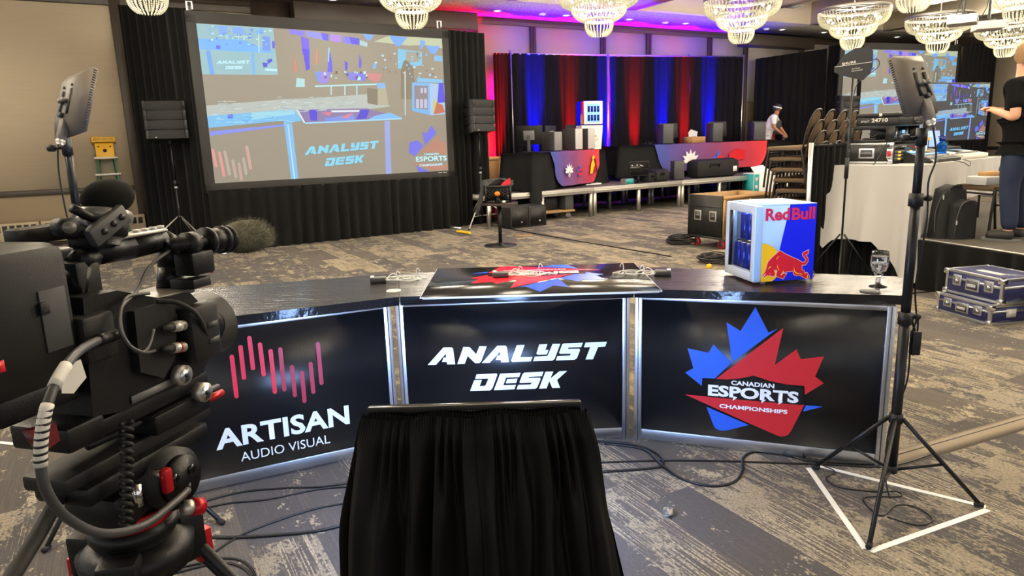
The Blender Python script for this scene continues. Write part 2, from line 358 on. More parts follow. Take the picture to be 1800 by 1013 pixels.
CR= [[(0.656,0.629),(0.627,0.447),(0.717,0.531),(0.737,0.485),(0.833,0.505),(0.802,0.407),(0.84,0.378),(0.764,0.316),(0.759,0.358),(0.685,0.358),(0.609,0.368),(0.57,0.38),(0.535,0.389),(0.508,0.379),(0.477,0.37),(0.422,0.359),(0.368,0.357)],[(0.225,0.264),(0.764,0.265),(0.712,0.127),(0.702,0.11),(0.687,0.1),(0.668,0.097),(0.652,0.101),(0.493,0.16)]]
SP= [[(0.447,0.254),(0.468,0.273),(0.45,0.278)],[(0.577,0.255),(0.597,0.274),(0.577,0.275)],[(0.651,0.255),(0.671,0.271),(0.655,0.283)]]
LET= [[(0.159,0.434),(0.241,0.521),(0.281,0.52),(0.288,0.513),(0.295,0.432),(0.255,0.433),(0.254,0.446),(0.23,0.447),(0.239,0.469),(0.252,0.469),(0.251,0.488),(0.2,0.433)],[(0.305,0.433),(0.339,0.52),(0.369,0.518),(0.4,0.48),(0.418,0.52),(0.454,0.518),(0.424,0.442),(0.414,0.433),(0.393,0.434),(0.358,0.472),(0.342,0.433)],[(0.426,0.433),(0.506,0.519),(0.546,0.518),(0.553,0.51),(0.561,0.432),(0.522,0.432),(0.52,0.445),(0.496,0.446),(0.504,0.469),(0.518,0.47),(0.518,0.487),(0.465,0.432)],[(0.398,0.375),(0.498,0.376),(0.501,0.368),(0.474,0.298),(0.461,0.288),(0.362,0.289),(0.385,0.345),(0.423,0.345),(0.411,0.313),(0.437,0.313),(0.442,0.319),(0.456,0.351),(0.39,0.352)],[(0.515,0.374),(0.617,0.374),(0.609,0.352),(0.544,0.352),(0.529,0.313),(0.592,0.312),(0.583,0.289),(0.481,0.289)],[(0.549,0.344),(0.601,0.345),(0.593,0.322),(0.541,0.322)],[(0.602,0.518),(0.641,0.518),(0.617,0.455),(0.678,0.454),(0.669,0.432),(0.578,0.432),(0.571,0.438)],[(0.713,0.517),(0.753,0.517),(0.743,0.487),(0.758,0.487),(0.75,0.464),(0.703,0.465),(0.698,0.471)],[(0.779,0.517),(0.817,0.516),(0.788,0.44),(0.776,0.431),(0.681,0.432),(0.69,0.455),(0.753,0.456)],[(0.929,0.517),(0.921,0.495),(0.857,0.495),(0.855,0.488),(0.912,0.487),(0.915,0.479),(0.899,0.439),(0.887,0.431),(0.794,0.431),(0.802,0.453),(0.863,0.453),(0.871,0.463),(0.815,0.465),(0.811,0.47),(0.826,0.512),(0.834,0.517)],[(0.943,0.517),(1.049,0.517),(1.04,0.493),(1.005,0.492),(0.979,0.429),(0.942,0.43),(0.966,0.493),(0.934,0.493)],[(0.731,0.375),(0.722,0.352),(0.659,0.351),(0.654,0.345),(0.714,0.344),(0.716,0.336),(0.698,0.295),(0.688,0.287),(0.594,0.288),(0.603,0.311),(0.665,0.311),(0.672,0.321),(0.613,0.321),(0.61,0.326),(0.627,0.368),(0.636,0.374)],[(0.741,0.374),(0.78,0.374),(0.765,0.338),(0.811,0.374),(0.849,0.374),(0.798,0.329),(0.813,0.287),(0.773,0.288),(0.759,0.325),(0.745,0.287),(0.707,0.287)]]
BARS= [[(0.218,0.606),(0.218,0.421)],[(0.258,0.644),(0.258,0.502)],[(0.299,0.68),(0.3,0.539)],[(0.34,0.643),(0.342,0.502)],[(0.382,0.606),(0.382,0.411)],[(0.424,0.607),(0.424,0.414)],[(0.467,0.515),(0.468,0.378)],[(0.509,0.48),(0.508,0.341)],[(0.551,0.516),(0.552,0.378)],[(0.592,0.606),(0.593,0.414)]]
YE= [[(-0.0074,0.9977),(0.0102,0.9989),(0.0308,0.9935),(0.0494,0.984),(0.0659,0.9725),(0.0767,0.9623),(0.0904,0.9412),(0.0974,0.9171),(0.0997,0.8954),(0.0986,0.8739),(0.0929,0.8526),(0.0823,0.8358),(0.0736,0.8255),(0.0594,0.8133),(0.0004,0.8152)]]
BU= [[(0.0917,0.9593),(0.0829,0.9534),(0.0523,0.9283),(0.035,0.9099),(0.0302,0.893),(0.0265,0.876),(0.0215,0.8612),(0.0052,0.8438),(0.0109,0.8441),(0.0186,0.8505),(0.0251,0.8566),(0.0265,0.8522),(0.0157,0.8388),(0.0192,0.8375),(0.0336,0.8464),(0.0498,0.8432),(0.0672,0.8389),(0.0715,0.8452),(0.0735,0.8505),(0.0681,0.8649),(0.0656,0.8704),(0.0805,0.8685),(0.0841,0.8661),(0.0793,0.849),(0.0822,0.8369),(0.0962,0.8328),(0.114,0.8241),(0.1206,0.8291),(0.1236,0.8377),(0.1333,0.8491),(0.1229,0.8497),(0.1115,0.8482),(0.1084,0.8419),(0.1013,0.8445),(0.1157,0.8555),(0.1409,0.8584),(0.1662,0.8591),(0.1681,0.8459),(0.1792,0.8354),(0.2023,0.8362),(0.2169,0.8266),(0.2336,0.819),(0.2511,0.8201),(0.2517,0.8277),(0.2364,0.8483),(0.2276,0.8412),(0.2207,0.858),(0.2112,0.8618),(0.2084,0.8696),(0.2098,0.8847),(0.2283,0.8858),(0.2389,0.9004),(0.238,0.9157),(0.224,0.9348),(0.2377,0.9384),(0.24,0.9566),(0.2163,0.9471),(0.2087,0.94),(0.2129,0.9279),(0.2265,0.9141),(0.2261,0.9012),(0.2125,0.8965),(0.1837,0.9144),(0.1625,0.9221),(0.1412,0.933),(0.1129,0.9474),(0.0998,0.9567)]]
LN= [[(0.0752,0.9173),(0.0776,0.9247),(0.084,0.9319),(0.0907,0.9351),(0.0853,0.9286),(0.0789,0.9214)],[(0.0809,0.8965),(0.0848,0.8834),(0.0907,0.8722),(0.0956,0.8665),(0.0897,0.869),(0.0826,0.8813)],[(0.1665,0.8851),(0.1702,0.8697),(0.1756,0.8563),(0.183,0.8493),(0.2065,0.8447),(0.2174,0.8364),(0.202,0.8417),(0.1809,0.8447),(0.1698,0.8567)],[(0.0364,0.8732),(0.0398,0.8827),(0.0475,0.8888),(0.0535,0.8819),(0.0477,0.8844),(0.0411,0.8794)],[(0.0435,0.8544),(0.0492,0.8541),(0.0506,0.8503),(0.0453,0.8506)],[(0.2377,0.8351),(0.242,0.8349),(0.2429,0.8195),(0.2387,0.8197)],[(0.1013,0.8445),(0.1157,0.8555),(0.1174,0.8659),(0.112,0.859)]]
SCR= [((145,190,200),[(-0.007,2.234),(1.067,2.239),(1.077,1.565),(-0.003,1.546)]),((105,180,250),[(-0.0,2.032),(0.601,2.051),(1.071,1.877),(0.788,1.878),(0.007,1.887)]),((120,170,250),[(0.285,2.218),(0.42,2.221),(0.396,2.115),(0.296,2.097)]),((120,170,250),[(0.481,2.218),(0.619,2.221),(0.685,2.119),(0.484,2.126)]),((110,180,240),[(0.81,2.213),(0.927,2.221),(0.919,2.144),(0.814,2.126)]),((80,100,240),[(0.231,1.952),(0.292,1.955),(0.287,1.906),(0.231,1.903)]),((100,150,240),[(0.903,2.118),(1.008,2.111),(1.0,1.906),(0.883,1.914)]),((60,70,230),[(1.034,2.049),(1.074,2.051),(1.064,1.948),(1.031,1.946)]),((90,165,240),[(0.083,1.872),(0.143,1.875),(0.168,1.55),(0.106,1.546)]),((100,180,240),[(0.709,1.868),(0.751,1.87),(0.742,1.563),(0.697,1.559)]),((50,55,220),[(0.858,1.74),(0.937,1.736),(0.924,1.678),(0.871,1.667)]),((50,55,220),[(0.935,1.781),(1.003,1.801),(1.013,1.765),(0.942,1.717)]),((190,240,255),[(0.895,1.651),(1.068,1.65),(1.065,1.617),(0.892,1.621)]),((190,230,230),[(0.388,2.096),(0.4,2.096),(0.398,2.041),(0.385,2.04)]),((190,230,230),[(0.469,2.1),(0.481,2.101),(0.479,2.045),(0.466,2.044)]),((190,230,230),[(0.55,2.105),(0.563,2.106),(0.561,2.049),(0.548,2.049)]),((190,230,230),[(0.633,2.109),(0.646,2.11),(0.643,2.054),(0.631,2.053)]),((190,230,230),[(0.716,2.114),(0.729,2.115),(0.727,2.058),(0.714,2.057)]),((190,230,230),[(0.289,2.096),(0.733,2.096),(0.732,2.083),(0.288,2.084)]),((200,235,235),[(0.842,2.146),(0.855,2.147),(0.834,1.88),(0.82,1.879)]),((120,110,250),[(1.305,2.233),(1.544,2.226),(1.529,2.144),(1.308,2.175)]),((135,140,255),[(1.568,2.227),(1.917,2.202),(1.907,2.097),(1.568,2.146)]),((70,60,240),[(1.796,2.211),(1.917,2.202),(1.907,2.097),(1.82,2.115)]),((170,125,240),[(1.949,2.204),(2.121,2.191),(2.112,2.085),(1.94,2.099)]),((110,110,250),[(2.154,2.186),(2.422,2.162),(2.414,2.061),(2.153,2.079)]),((60,50,235),[(2.253,2.176),(2.422,2.162),(2.414,2.061),(2.279,2.078)]),((170,205,215),[(2.429,2.139),(2.555,2.107),(2.55,2.037),(2.422,2.062)]),((95,75,240),[(1.474,2.141),(1.596,2.111),(1.589,1.895),(1.48,1.875)]),((45,15,235),[(1.485,1.965),(1.588,1.954),(1.572,1.67),(1.513,1.638)]),((60,60,240),[(1.908,2.014),(1.938,1.788),(1.933,1.635),(1.851,1.633)]),((150,215,250),[(1.899,1.999),(1.92,2.0),(1.889,1.786),(1.872,1.786)]),((235,110,85),[(1.343,1.899),(1.365,1.678),(1.362,1.619),(1.332,1.625)]),((235,120,90),[(1.703,1.975),(1.721,1.975),(1.704,1.749),(1.671,1.748)]),((55,30,235),[(2.147,1.811),(2.196,1.782),(2.188,1.689),(2.142,1.641)]),((80,60,235),[(2.403,1.929),(2.431,1.806),(2.42,1.711),(2.377,1.71)]),((190,200,165),[(2.67,2.128),(2.935,2.229),(3.923,2.25),(3.953,2.077),(3.614,2.119),(3.273,2.095)]),((105,170,255),[(2.488,2.242),(2.678,2.23),(2.639,2.173),(2.592,2.14),(2.55,2.145)]),((105,170,255),[(2.936,2.237),(3.272,2.223),(3.203,2.155),(3.123,2.072),(3.059,2.072),(2.984,2.16)]),((105,170,255),[(3.614,2.111),(3.876,2.115),(3.822,2.03),(3.78,1.979),(3.702,1.984),(3.648,2.047)]),((105,170,255),[(3.505,2.203),(3.608,2.176),(3.575,2.109),(3.494,2.032)]),((115,195,235),[(3.084,2.038),(3.53,2.001),(3.517,1.787),(3.062,1.716)]),((160,160,150),[(3.229,2.004),(3.491,1.991),(3.463,1.843),(3.217,1.818)]),((115,185,235),[(3.759,1.961),(3.916,1.951),(3.921,1.859),(3.754,1.87)]),((105,180,250),[(2.636,1.789),(2.689,1.799),(2.674,1.712),(2.611,1.702)]),((225,235,235),[(2.66,1.811),(2.7,1.815),(2.698,1.792),(2.659,1.79)]),((150,125,225),[(1.648,1.634),(1.9,1.634),(1.863,1.495),(1.785,1.44),(1.682,1.476)]),((100,150,235),[(1.648,1.634),(1.721,1.636),(1.723,1.477),(1.682,1.476)]),((120,115,230),[(2.141,1.633),(2.484,1.635),(2.474,1.508),(2.199,1.518)]),((205,125,130),[(2.484,1.635),(2.774,1.627),(2.742,1.546),(2.665,1.481),(2.529,1.541)]),((170,235,240),[(2.349,1.572),(2.392,1.573),(2.396,1.519),(2.336,1.518)]),((180,190,185),[(0.002,1.111),(1.138,1.211),(1.612,1.231),(2.493,1.302),(2.891,1.111),(2.509,1.062),(1.107,0.903),(-0.004,0.963)]),((175,230,235),[(1.629,1.422),(2.665,1.473),(2.663,1.449),(1.627,1.399)]),((170,215,215),[(1.881,1.419),(1.904,1.419),(1.892,1.28),(1.869,1.279)]),((170,215,215),[(2.107,1.423),(2.13,1.423),(2.119,1.282),(2.095,1.282)]),((170,215,215),[(2.308,1.426),(2.332,1.427),(2.321,1.284),(2.296,1.284)]),((120,112,95),[(2.491,1.398),(2.676,1.385),(2.657,1.127),(2.482,1.158)]),((175,168,145),[(2.676,1.385),(2.822,1.419),(2.855,1.127),(2.657,1.127)]),((125,180,235),[(2.665,1.481),(2.809,1.484),(2.821,1.403),(2.677,1.393)]),((125,115,95),[(3.115,1.685),(3.182,1.849),(3.274,1.836),(3.342,1.724),(3.362,1.462),(3.29,1.229),(3.083,1.227)]),((200,215,210),[(3.181,1.679),(3.204,1.679),(3.159,0.962),(3.14,0.962)]),((170,220,225),[(1.354,1.529),(1.478,1.517),(1.467,1.396),(1.325,1.394)]),((110,190,240),[(3.408,1.578),(3.894,1.565),(3.9,1.506),(3.404,1.512)]),((110,190,240),[(-0.004,0.963),(1.266,1.065),(1.374,0.89),(1.088,0.838),(0.003,0.798)]),((150,215,235),[(0.629,1.012),(1.265,1.054),(1.281,0.989),(0.618,0.907)]),((60,90,235),[(0.285,0.982),(0.357,0.992),(0.35,0.93),(0.279,0.93)]),((140,132,115),[(0.003,0.798),(1.093,0.892),(1.088,0.838),(0.007,0.747)]),((125,140,240),[(0.007,0.747),(1.099,0.838),(1.096,0.809),(0.01,0.685)]),((130,110,165),[(1.321,1.054),(2.459,1.077),(3.087,0.923),(1.417,0.856)]),((50,25,220),[(1.492,1.054),(1.631,1.054),(1.616,0.888),(1.512,0.889)]),((110,140,235),[(1.737,0.92),(2.227,0.986),(2.244,0.894),(1.733,0.88)]),((45,35,215),[(2.357,1.054),(2.508,1.054),(2.447,0.915),(2.27,0.905)]),((120,185,250),[(2.603,0.961),(2.867,1.007),(3.087,0.923),(2.471,0.897)]),((215,115,145),[(1.698,1.01),(1.889,1.021),(1.812,0.96)]),((220,120,145),[(2.002,0.941),(2.229,1.013),(2.122,0.918)]),((225,235,245),[(1.843,1.043),(2.331,1.05),(2.329,1.022),(1.888,1.014)]),((220,240,255),[(1.306,1.054),(1.328,1.054),(1.428,0.856),(1.401,0.856)]),((150,215,250),[(1.417,0.861),(3.079,0.921),(3.083,0.897),(1.427,0.838)]),((110,180,240),[(3.308,1.502),(3.644,1.5),(3.62,0.96),(3.277,1.037)]),((135,125,135),[(3.347,1.453),(3.607,1.449),(3.577,1.054),(3.328,1.079)]),((190,190,220),[(3.366,1.229),(3.424,1.226),(3.414,1.079),(3.357,1.082)]),((190,190,220),[(3.443,1.23),(3.501,1.227),(3.491,1.079),(3.434,1.082)]),((190,190,220),[(3.52,1.231),(3.578,1.228),(3.569,1.079),(3.511,1.082)]),((190,190,220),[(3.464,1.414),(3.512,1.415),(3.507,1.331),(3.459,1.33)]),((190,190,220),[(3.532,1.415),(3.58,1.416),(3.575,1.332),(3.526,1.331)]),((165,195,235),[(3.644,1.5),(3.924,1.472),(3.92,0.976),(3.62,0.96)]),((55,45,225),[(3.821,1.504),(3.914,1.506),(3.926,1.182),(3.771,1.165)]),((200,200,110),[(3.707,1.249),(3.772,1.182),(3.661,0.977)]),((195,100,65),[(3.752,1.173),(3.869,1.139),(3.916,1.011),(3.69,0.974)]),((120,190,240),[(1.093,0.842),(1.218,0.847),(1.237,-0.007),(1.123,-0.005)]),((190,225,245),[(1.144,0.841),(1.159,0.841),(1.187,-0.004),(1.164,-0.003)]),((150,165,225),[(2.758,0.878),(2.857,0.877),(2.826,-0.005),(2.719,-0.007)]),((105,105,235),[(3.631,0.789),(3.729,0.659),(3.484,0.454),(3.451,0.689),(3.524,0.651)]),((105,105,235),[(3.195,0.511),(3.349,0.544),(3.46,0.442),(3.276,0.275),(3.17,0.341)]),((185,128,108),[(3.809,0.645),(3.786,0.496),(3.904,0.531),(3.911,0.278),(3.618,0.338),(3.377,0.321)]),((185,128,108),[(3.187,0.18),(3.909,0.1),(3.92,0.023),(3.627,0.011)]),((105,105,235),[(3.294,0.114),(3.541,0.002),(3.342,-0.0)]),((220,150,145),[(-0.002,0.488),(0.022,0.51),(0.042,0.486),(0.063,0.244),(0.038,0.221),(0.019,0.246)]),((220,150,145),[(0.087,0.443),(0.112,0.465),(0.132,0.441),(0.159,0.101),(0.134,0.079),(0.115,0.103)]),((185,168,155),[(0.164,0.455),(0.189,0.477),(0.208,0.454),(0.24,0.118),(0.214,0.096),(0.194,0.12)]),((185,165,152),[(0.262,0.32),(0.287,0.343),(0.307,0.318),(0.326,0.071),(0.301,0.048),(0.28,0.073)]),((190,160,150),[(0.344,0.274),(0.369,0.297),(0.39,0.272),(0.402,0.034),(0.376,0.012),(0.356,0.037)]),((180,168,155),[(0.416,0.346),(0.442,0.369),(0.462,0.345),(0.478,0.113),(0.452,0.09),(0.432,0.115)]),((205,160,150),[(0.482,0.515),(0.508,0.538),(0.529,0.514),(0.552,0.19),(0.526,0.167),(0.505,0.192)])]
# ================================================================== the room
def wall_u(x, y, v=0.0):
    d = ray(x, y); P = UV(0, v); t = (P-V(0, 0, CAMH)).dot(E2)/d.dot(E2); q = V(0, 0, CAMH)+d*t
    return (q-O0).dot(E1), q.z
WALLM = TR(*O0) @ RZ(A29)             # local x = along the far wall, local -y = into the room
UR = 22.8
o = struct(MB().bb(-40, 40, -12, 34, -.05, 0).out('floor', 'carpet'))
wb = struct(MB().bb(-7, UR+.2, 0, .2, 0, 4.9, WALLM).out('wall_back', 'wall_low'))
# left stretch: fabric panel over a chair rail, dark trim, convector below
MB().bb(-7, -.13, -.03, .01, .94, 3.98, WALLM).out('panel', 'wall_fabric', wb)
MB().bb(-7, -.1, -.05, .01, .84, .93, WALLM, .01).out('chair_rail', 'wall_trim', wb)
MB().bb(-7, 2.2, -.06, .01, 3.99, 4.2, WALLM, .01).bb(-7, 2.2, -.09, 0, 4.1, 4.2, WALLM).out('head_trim', 'wall_trim', wb)
MB().bb(-.12, .05, -.07, .01, 0, 4.2, WALLM, .01).bb(.07, .11, -.05, .01, 0, 4.2, WALLM).out('upright_trim', 'wall_trim', wb)
MB().bb(-3.4, -3.3, -.06, .01, 0, .84, WALLM, .01).out('upright_trim', 'wall_trim', wb)
MB().bb(.12, 2.2, -.05, .01, 3.7, 3.98, WALLM).out('panel', 'wall_fabric', wb)
MB().bb(2.2, 3.0, -.10, .01, 3.6, 4.2, WALLM).out('header_box', 'wall_trim', wb)
MB().bb(2.9, 6.75, -.42, .01, 3.86, 4.2, WALLM, .015).out('header_box', 'wall_trim', wb)
MB().bb(14.9, 17.6, -.42, .01, 3.86, 4.16, WALLM, .015).out('header_box', 'wall_trim', wb)
MB().bb(2.9, 6.8, -.03, .01, 3.0, 3.87, WALLM).out('panel', 'window_shade', wb)
us = [6.85, 8.33, 10.32, 11.75, 13.85, 15.2, 17.5, 19.6, UR]
MB().bb(6.7, UR, -.08, .01, 4.06, 4.2, WALLM, .01).bb(6.7, UR, -.11, 0, 4.13, 4.2, WALLM).out('head_trim', 'wall_trim', wb)
for a, b_ in zip(us, us[1:]):
    MB().bb(a+.07, b_-.07, -.03, .01, 2.4, 4.05, WALLM).out('panel', 'window_shade', wb)
for a in us[:-1]:
    MB().bb(a-.07, a+.07, -.09, .01, 0, 4.06, WALLM, .012).bb(a-.02, a+.02, -.12, .01, 0, 4.06, WALLM).out('mullion', 'wall_trim', wb)
# convector heaters under the chair rail
for i, (a, b_) in enumerate(((-3.2, -1.62), (-1.6, -.03))):
    h = struct(MB().bb(a, b_, -.24, -.02, .06, .42, WALLM, .015).out('baseboard_heater', 'heater'))
    n = int((b_-a)/.1)
    for k in range(n):
        x = a+.06+k*.1
        MB().bb(x, x+.07, -.245, -.236, .27, .38, WALLM).out('grille_slot', 'heater_slot', h)
    MB().bb(a, b_, -.2, -.02, 0, .06, WALLM).out('plinth', 'wall_trim', h)
# right wall
wr = struct(MB().bb(UR, UR+.2, -14, .2, 0, 4.9, WALLM).out('wall_right', 'wall_fabric'))
MB().bb(UR-.08, UR+.01, -14, 0, 3.95, 4.2, WALLM, .01).out('head_trim', 'wall_trim', wr)
for y in (-4.2, -8.4): MB().bb(UR-.07, UR+.01, y-.14, y+.14, 0, 4.0, WALLM, .01).bb(UR-.09, UR, y-.03, y+.03, 0, 4.0, WALLM).out('upright_trim', 'wall_trim', wr)
MB().bb(UR-.06, UR+.01, -14, 0, .84, .93, WALLM).out('chair_rail', 'wall_trim', wr)
# ceiling: flat soffit along the wall, beams running into the room with coffers between
ce = struct(MB().bb(-7, UR+.2, -21, 0, 4.75, 4.85, WALLM).out('ceiling', 'ceiling_cream'))
MB().bb(-7, UR, -1.83, 0, 4.2, 4.76, WALLM).out('soffit', 'ceiling_speckle', ce); MB().bb(-7, UR, -1.86, -1.829, 4.2, 4.76, WALLM).out('soffit_fascia', 'ceiling_cream', ce)
for k in range(-5, 5):
    u = 9.70+3.0*k
    MB().bb(u-.17, u+.17, -21, -1.83, 4.2, 4.76, WALLM).out('beam', 'ceiling_cream', ce)
bv = G(1397, 11, 4.2); lv = WALLM.inverted() @ bv
av = MB().bb(lv.x-.11, lv.x+.11, lv.y-.16, lv.y+.16, 4.185, 4.2, WALLM)
for k in range(6): av.bb(lv.x-.09, lv.x+.09, lv.y-.14+k*.05, lv.y-.12+k*.05, 4.178, 4.19, WALLM)
av.out('air_vent', 'mid_grey', ce)

# recessed downlights and detectors of the soffit
DL = [(585, -1), (874, 19), (995, 27), (1106, 34), (1205, 41), (1375, 52), (1448, 57), (1577, 65), (1566, 27), (1667, 8)]
dl = None
for i, (x, y) in enumerate(DL):
    p = G(x, y, 4.2)
    if x in (1566, 1667):
        vv = WALLM.inverted() @ p; kk = round((vv.x-9.7)/3.0); vv.x = 9.7+3*kk; p = WALLM @ vv; p.z = 4.2
    where = {585: 'above the projection screen, left of the first chandelier over it', 874: 'at the left end of the row over the stage curtain', 995: 'second from the left over the stage curtain', 1106: 'third from the left over the stage curtain', 1205: 'fourth from the left over the stage curtain', 1375: 'fifth from the left, past the end of the stage curtain', 1448: 'in the soffit left of the right projection screen', 1577: 'in the soffit above the right projection screen', 1566: 'on the beam between two chandeliers, left of the projector', 1667: 'on the beam above the left ceiling projector'}[x]
    if dl is None:
        dl = thing('downlight', 'small round ceiling downlight '+where, 'light', p, 0, 'soffit downlights')
        MB().lathe([(.055, -.006), (.09, -.012), (.10, 0), (.055, 0)], 20).out('rim', 'white', dl)
        MB().lathe([(0, -.004), (.056, -.004)], 20).out('lens', 'downlight_glow', dl)
    else: dup(dl, p, 0, 'small round ceiling downlight '+where)
for i, (x, y, w) in enumerate(((953, 24, 'between the first two downlights'), (1169, 39, 'beside the fourth downlight'), (1347, 50, 'left of the fifth downlight'))):
    t = thing('smoke_detector', 'pale round detector on the ceiling '+w, 'detector', G(x, y, 4.2), 0, 'soffit detectors')
    MB().lathe([(0, -.05), (.05, -.045), (.08, -.02), (.085, 0), (0, 0)], 18).out('body', 'white', t)
    MB().lathe([(0, -.06), (.02, -.06), (.022, -.045)], 12).out('sensor', 'dark_grey', t)

# ------------------------------------------------------------------ chandeliers
def bead_tier(mb, prof, ns, nb):
    for i in range(ns):
        a = 2*PI*i/ns
        for j in range(nb+1):
            t = j/nb
            r = (1-t)*(1-t)*prof[0][0]+2*t*(1-t)*prof[1][0]+t*t*prof[2][0]; z = (1-t)*(1-t)*prof[0][1]+2*t*(1-t)*prof[1][1]+t*t*prof[2][1]
            c = V(r*math.cos(a), r*math.sin(a), z); s_ = .0135
            v = [mb.bm.verts.new(c+V(*d)*s_) for d in ((1, 0, 0), (0, 1, 0), (-1, 0, 0), (0, -1, 0), (0, 0, 1.2), (0, 0, -1.2))]
            for q in ((0, 1, 4), (1, 2, 4), (2, 3, 4), (3, 0, 4), (1, 0, 5), (2, 1, 5), (3, 2, 5), (0, 3, 5)): mb.face([v[k] for k in q])
CH = [((262, 22), 'at the far left, cut by the top edge'), ((725, 48), 'above the right part of the left projection screen'), ((1053, 63), 'above the gap in the stage curtain'), ((1302, 75), 'above the steel pole at the right end of the stage curtain'),
      ((1497, 86), 'above the black paddle antenna'), ((1647, 93), 'behind the left ceiling projector'), ((1765, 100), 'at the far right above the person in black'), ((1605, 19), 'nearer row, only its bottom in view at the top right'), ((1790, 38), 'nearer row, cut off by the top right corner')]
OUT = [(-5.8, 5.1), (3.5, 8.3), (6.5, 8.3), (0.5, 8.3), (3.5, 11.4), (6.5, 11.4), (9.5, 11.4), (12.5, 11.4), (6.5, 14.5), (9.5, 14.5), (3.5, 14.5), (-2.6, 8.3), (-2.6, 11.4), (.5, 11.4)]   # unseen chandeliers added above the frame to light the foreground and left wall
CHP = [(G(x, y, 3.1), 'lit tiered crystal chandelier '+w) for (x, y), w in CH]+[(UV(u, v, 3.1), 'lit tiered crystal chandelier added unseen above the frame to light the foreground') for u, v in OUT]
ch0 = None
for i, (p, lab) in enumerate(CHP):
    if ch0 is None:
        ch0 = thing('chandelier', lab, 'chandelier', p, 0, 'ballroom chandeliers')
        MB().lathe([(.655, .70), (.665, .70), (.665, .765), (.655, .765), (.655, .70)], 48).out('top_ring', 'steel_pole', ch0)
        MB().lathe([(.43, .44), (.44, .44), (.44, .47), (.43, .47), (.43, .44)], 40).lathe([(.215, .22), (.225, .22), (.225, .25), (.215, .25), (.215, .22)], 32).out('tier_ring', 'steel_pole', ch0)
        for prof, ns, nb in ((((.655, .70), (.66, .45), (.44, .42)), 60, 15), (((.44, .45), (.44, .27), (.22, .21)), 42, 12), (((.22, .23), (.235, .06), (.13, .0)), 24, 10)):
            mb = MB(); bead_tier(mb, prof, ns, nb); mb.out('bead_tier', 'crystal_beads', ch0, sharp=.1)['kind'] = 'stuff'
        for r, z, n in ((.46, .55, 12), (.28, .33, 8)):
            for k in range(n):
                a = 2*PI*k/n; MB().sph((r*math.cos(a), r*math.sin(a), z), .026, 8).out('bulb', 'bulb', ch0)
        MB().cyl((0, 0, .7), (0, 0, 1.1), .012, n=8).lathe([(0, 1.06), (.07, 1.06), (.075, 1.1), (0, 1.1)], 16).out('rod', 'steel_pole', ch0)
        a = MB()
        for k in range(6): a.cyl((0, 0, .74), (.655*math.cos(k*PI/3), .655*math.sin(k*PI/3), .74), .008, n=6)
        a.out('spoke', 'steel_pole', ch0)
        c = ch0
    else: c = dup(ch0, p, 0, lab)
    ld = bpy.data.lights.new('chandelier_bulbs', 'POINT'); ld.energy = CHAND_W; ld.color = (1.0, .88, .70); ld.shadow_soft_size = .3
    lo = bpy.data.objects.new('bulb_light', ld); COL.objects.link(lo); lo.parent = c; lo.location = (0, 0, .42)

# ------------------------------------------------------------------ stage curtain with coloured uplights
ub = [wall_u(866, 92, .45)[0], wall_u(897, 92, .45)[0], wall_u(1069, 99, .45)[0], wall_u(1212, 99, .45)[0], wall_u(1306, 99, .45)[0]]
zt = [3.40, 3.41, 3.42, 3.49, 3.54]
names = ['leftmost narrow width beside the speaker', 'width behind the first draped table', 'width right of the bright gap', 'rightmost width, ending at the steel pole']
for i in range(4):
    a = curtain('stage_drape', UV(ub[i]+(.03 if i == 2 else 0), .45), UV(ub[i+1]-(.06 if i == 1 else 0), .45), .0, zt[i], 'stage_drape', folds=max(5, int((ub[i+1]-ub[i])*4.6)), amp=.065, seed=11+i, z1b=zt[i+1], rows=6)
    tag(a, 'black stage curtain lit by red and blue uplights, '+names[i], 'curtain', 'stage curtain widths')
t = thing('drape_support', 'steel pipe uprights and crossbar holding the red and blue lit stage curtain', 'pipe stand', UV(ub[0], .42), A29)
w = ub[4]-ub[0]
MB().cyl((0, 0, 3.39), (w, 0, 3.55), .02, n=8).out('crossbar', 'steel_pole', t)
for i in range(1, 5): MB().cyl((ub[i]-ub[0]+(.03 if i == 4 else 0), -.02, 0), (ub[i]-ub[0]+(.03 if i == 4 else 0), -.02, zt[i]+.06), .03, n=10).out('upright', 'steel_pole', t); MB().box((ub[i]-ub[0], -.02, .01), (.45, .45, .012)).out('base_plate', 'black_metal', t)
UL = [(876, 'r'), (940, 'b'), (1001, 'r'), (1066, 'b'), (1114, 'r'), (1163, 'b'), (1200, 'r'), (1243, 'b')]
up0 = None
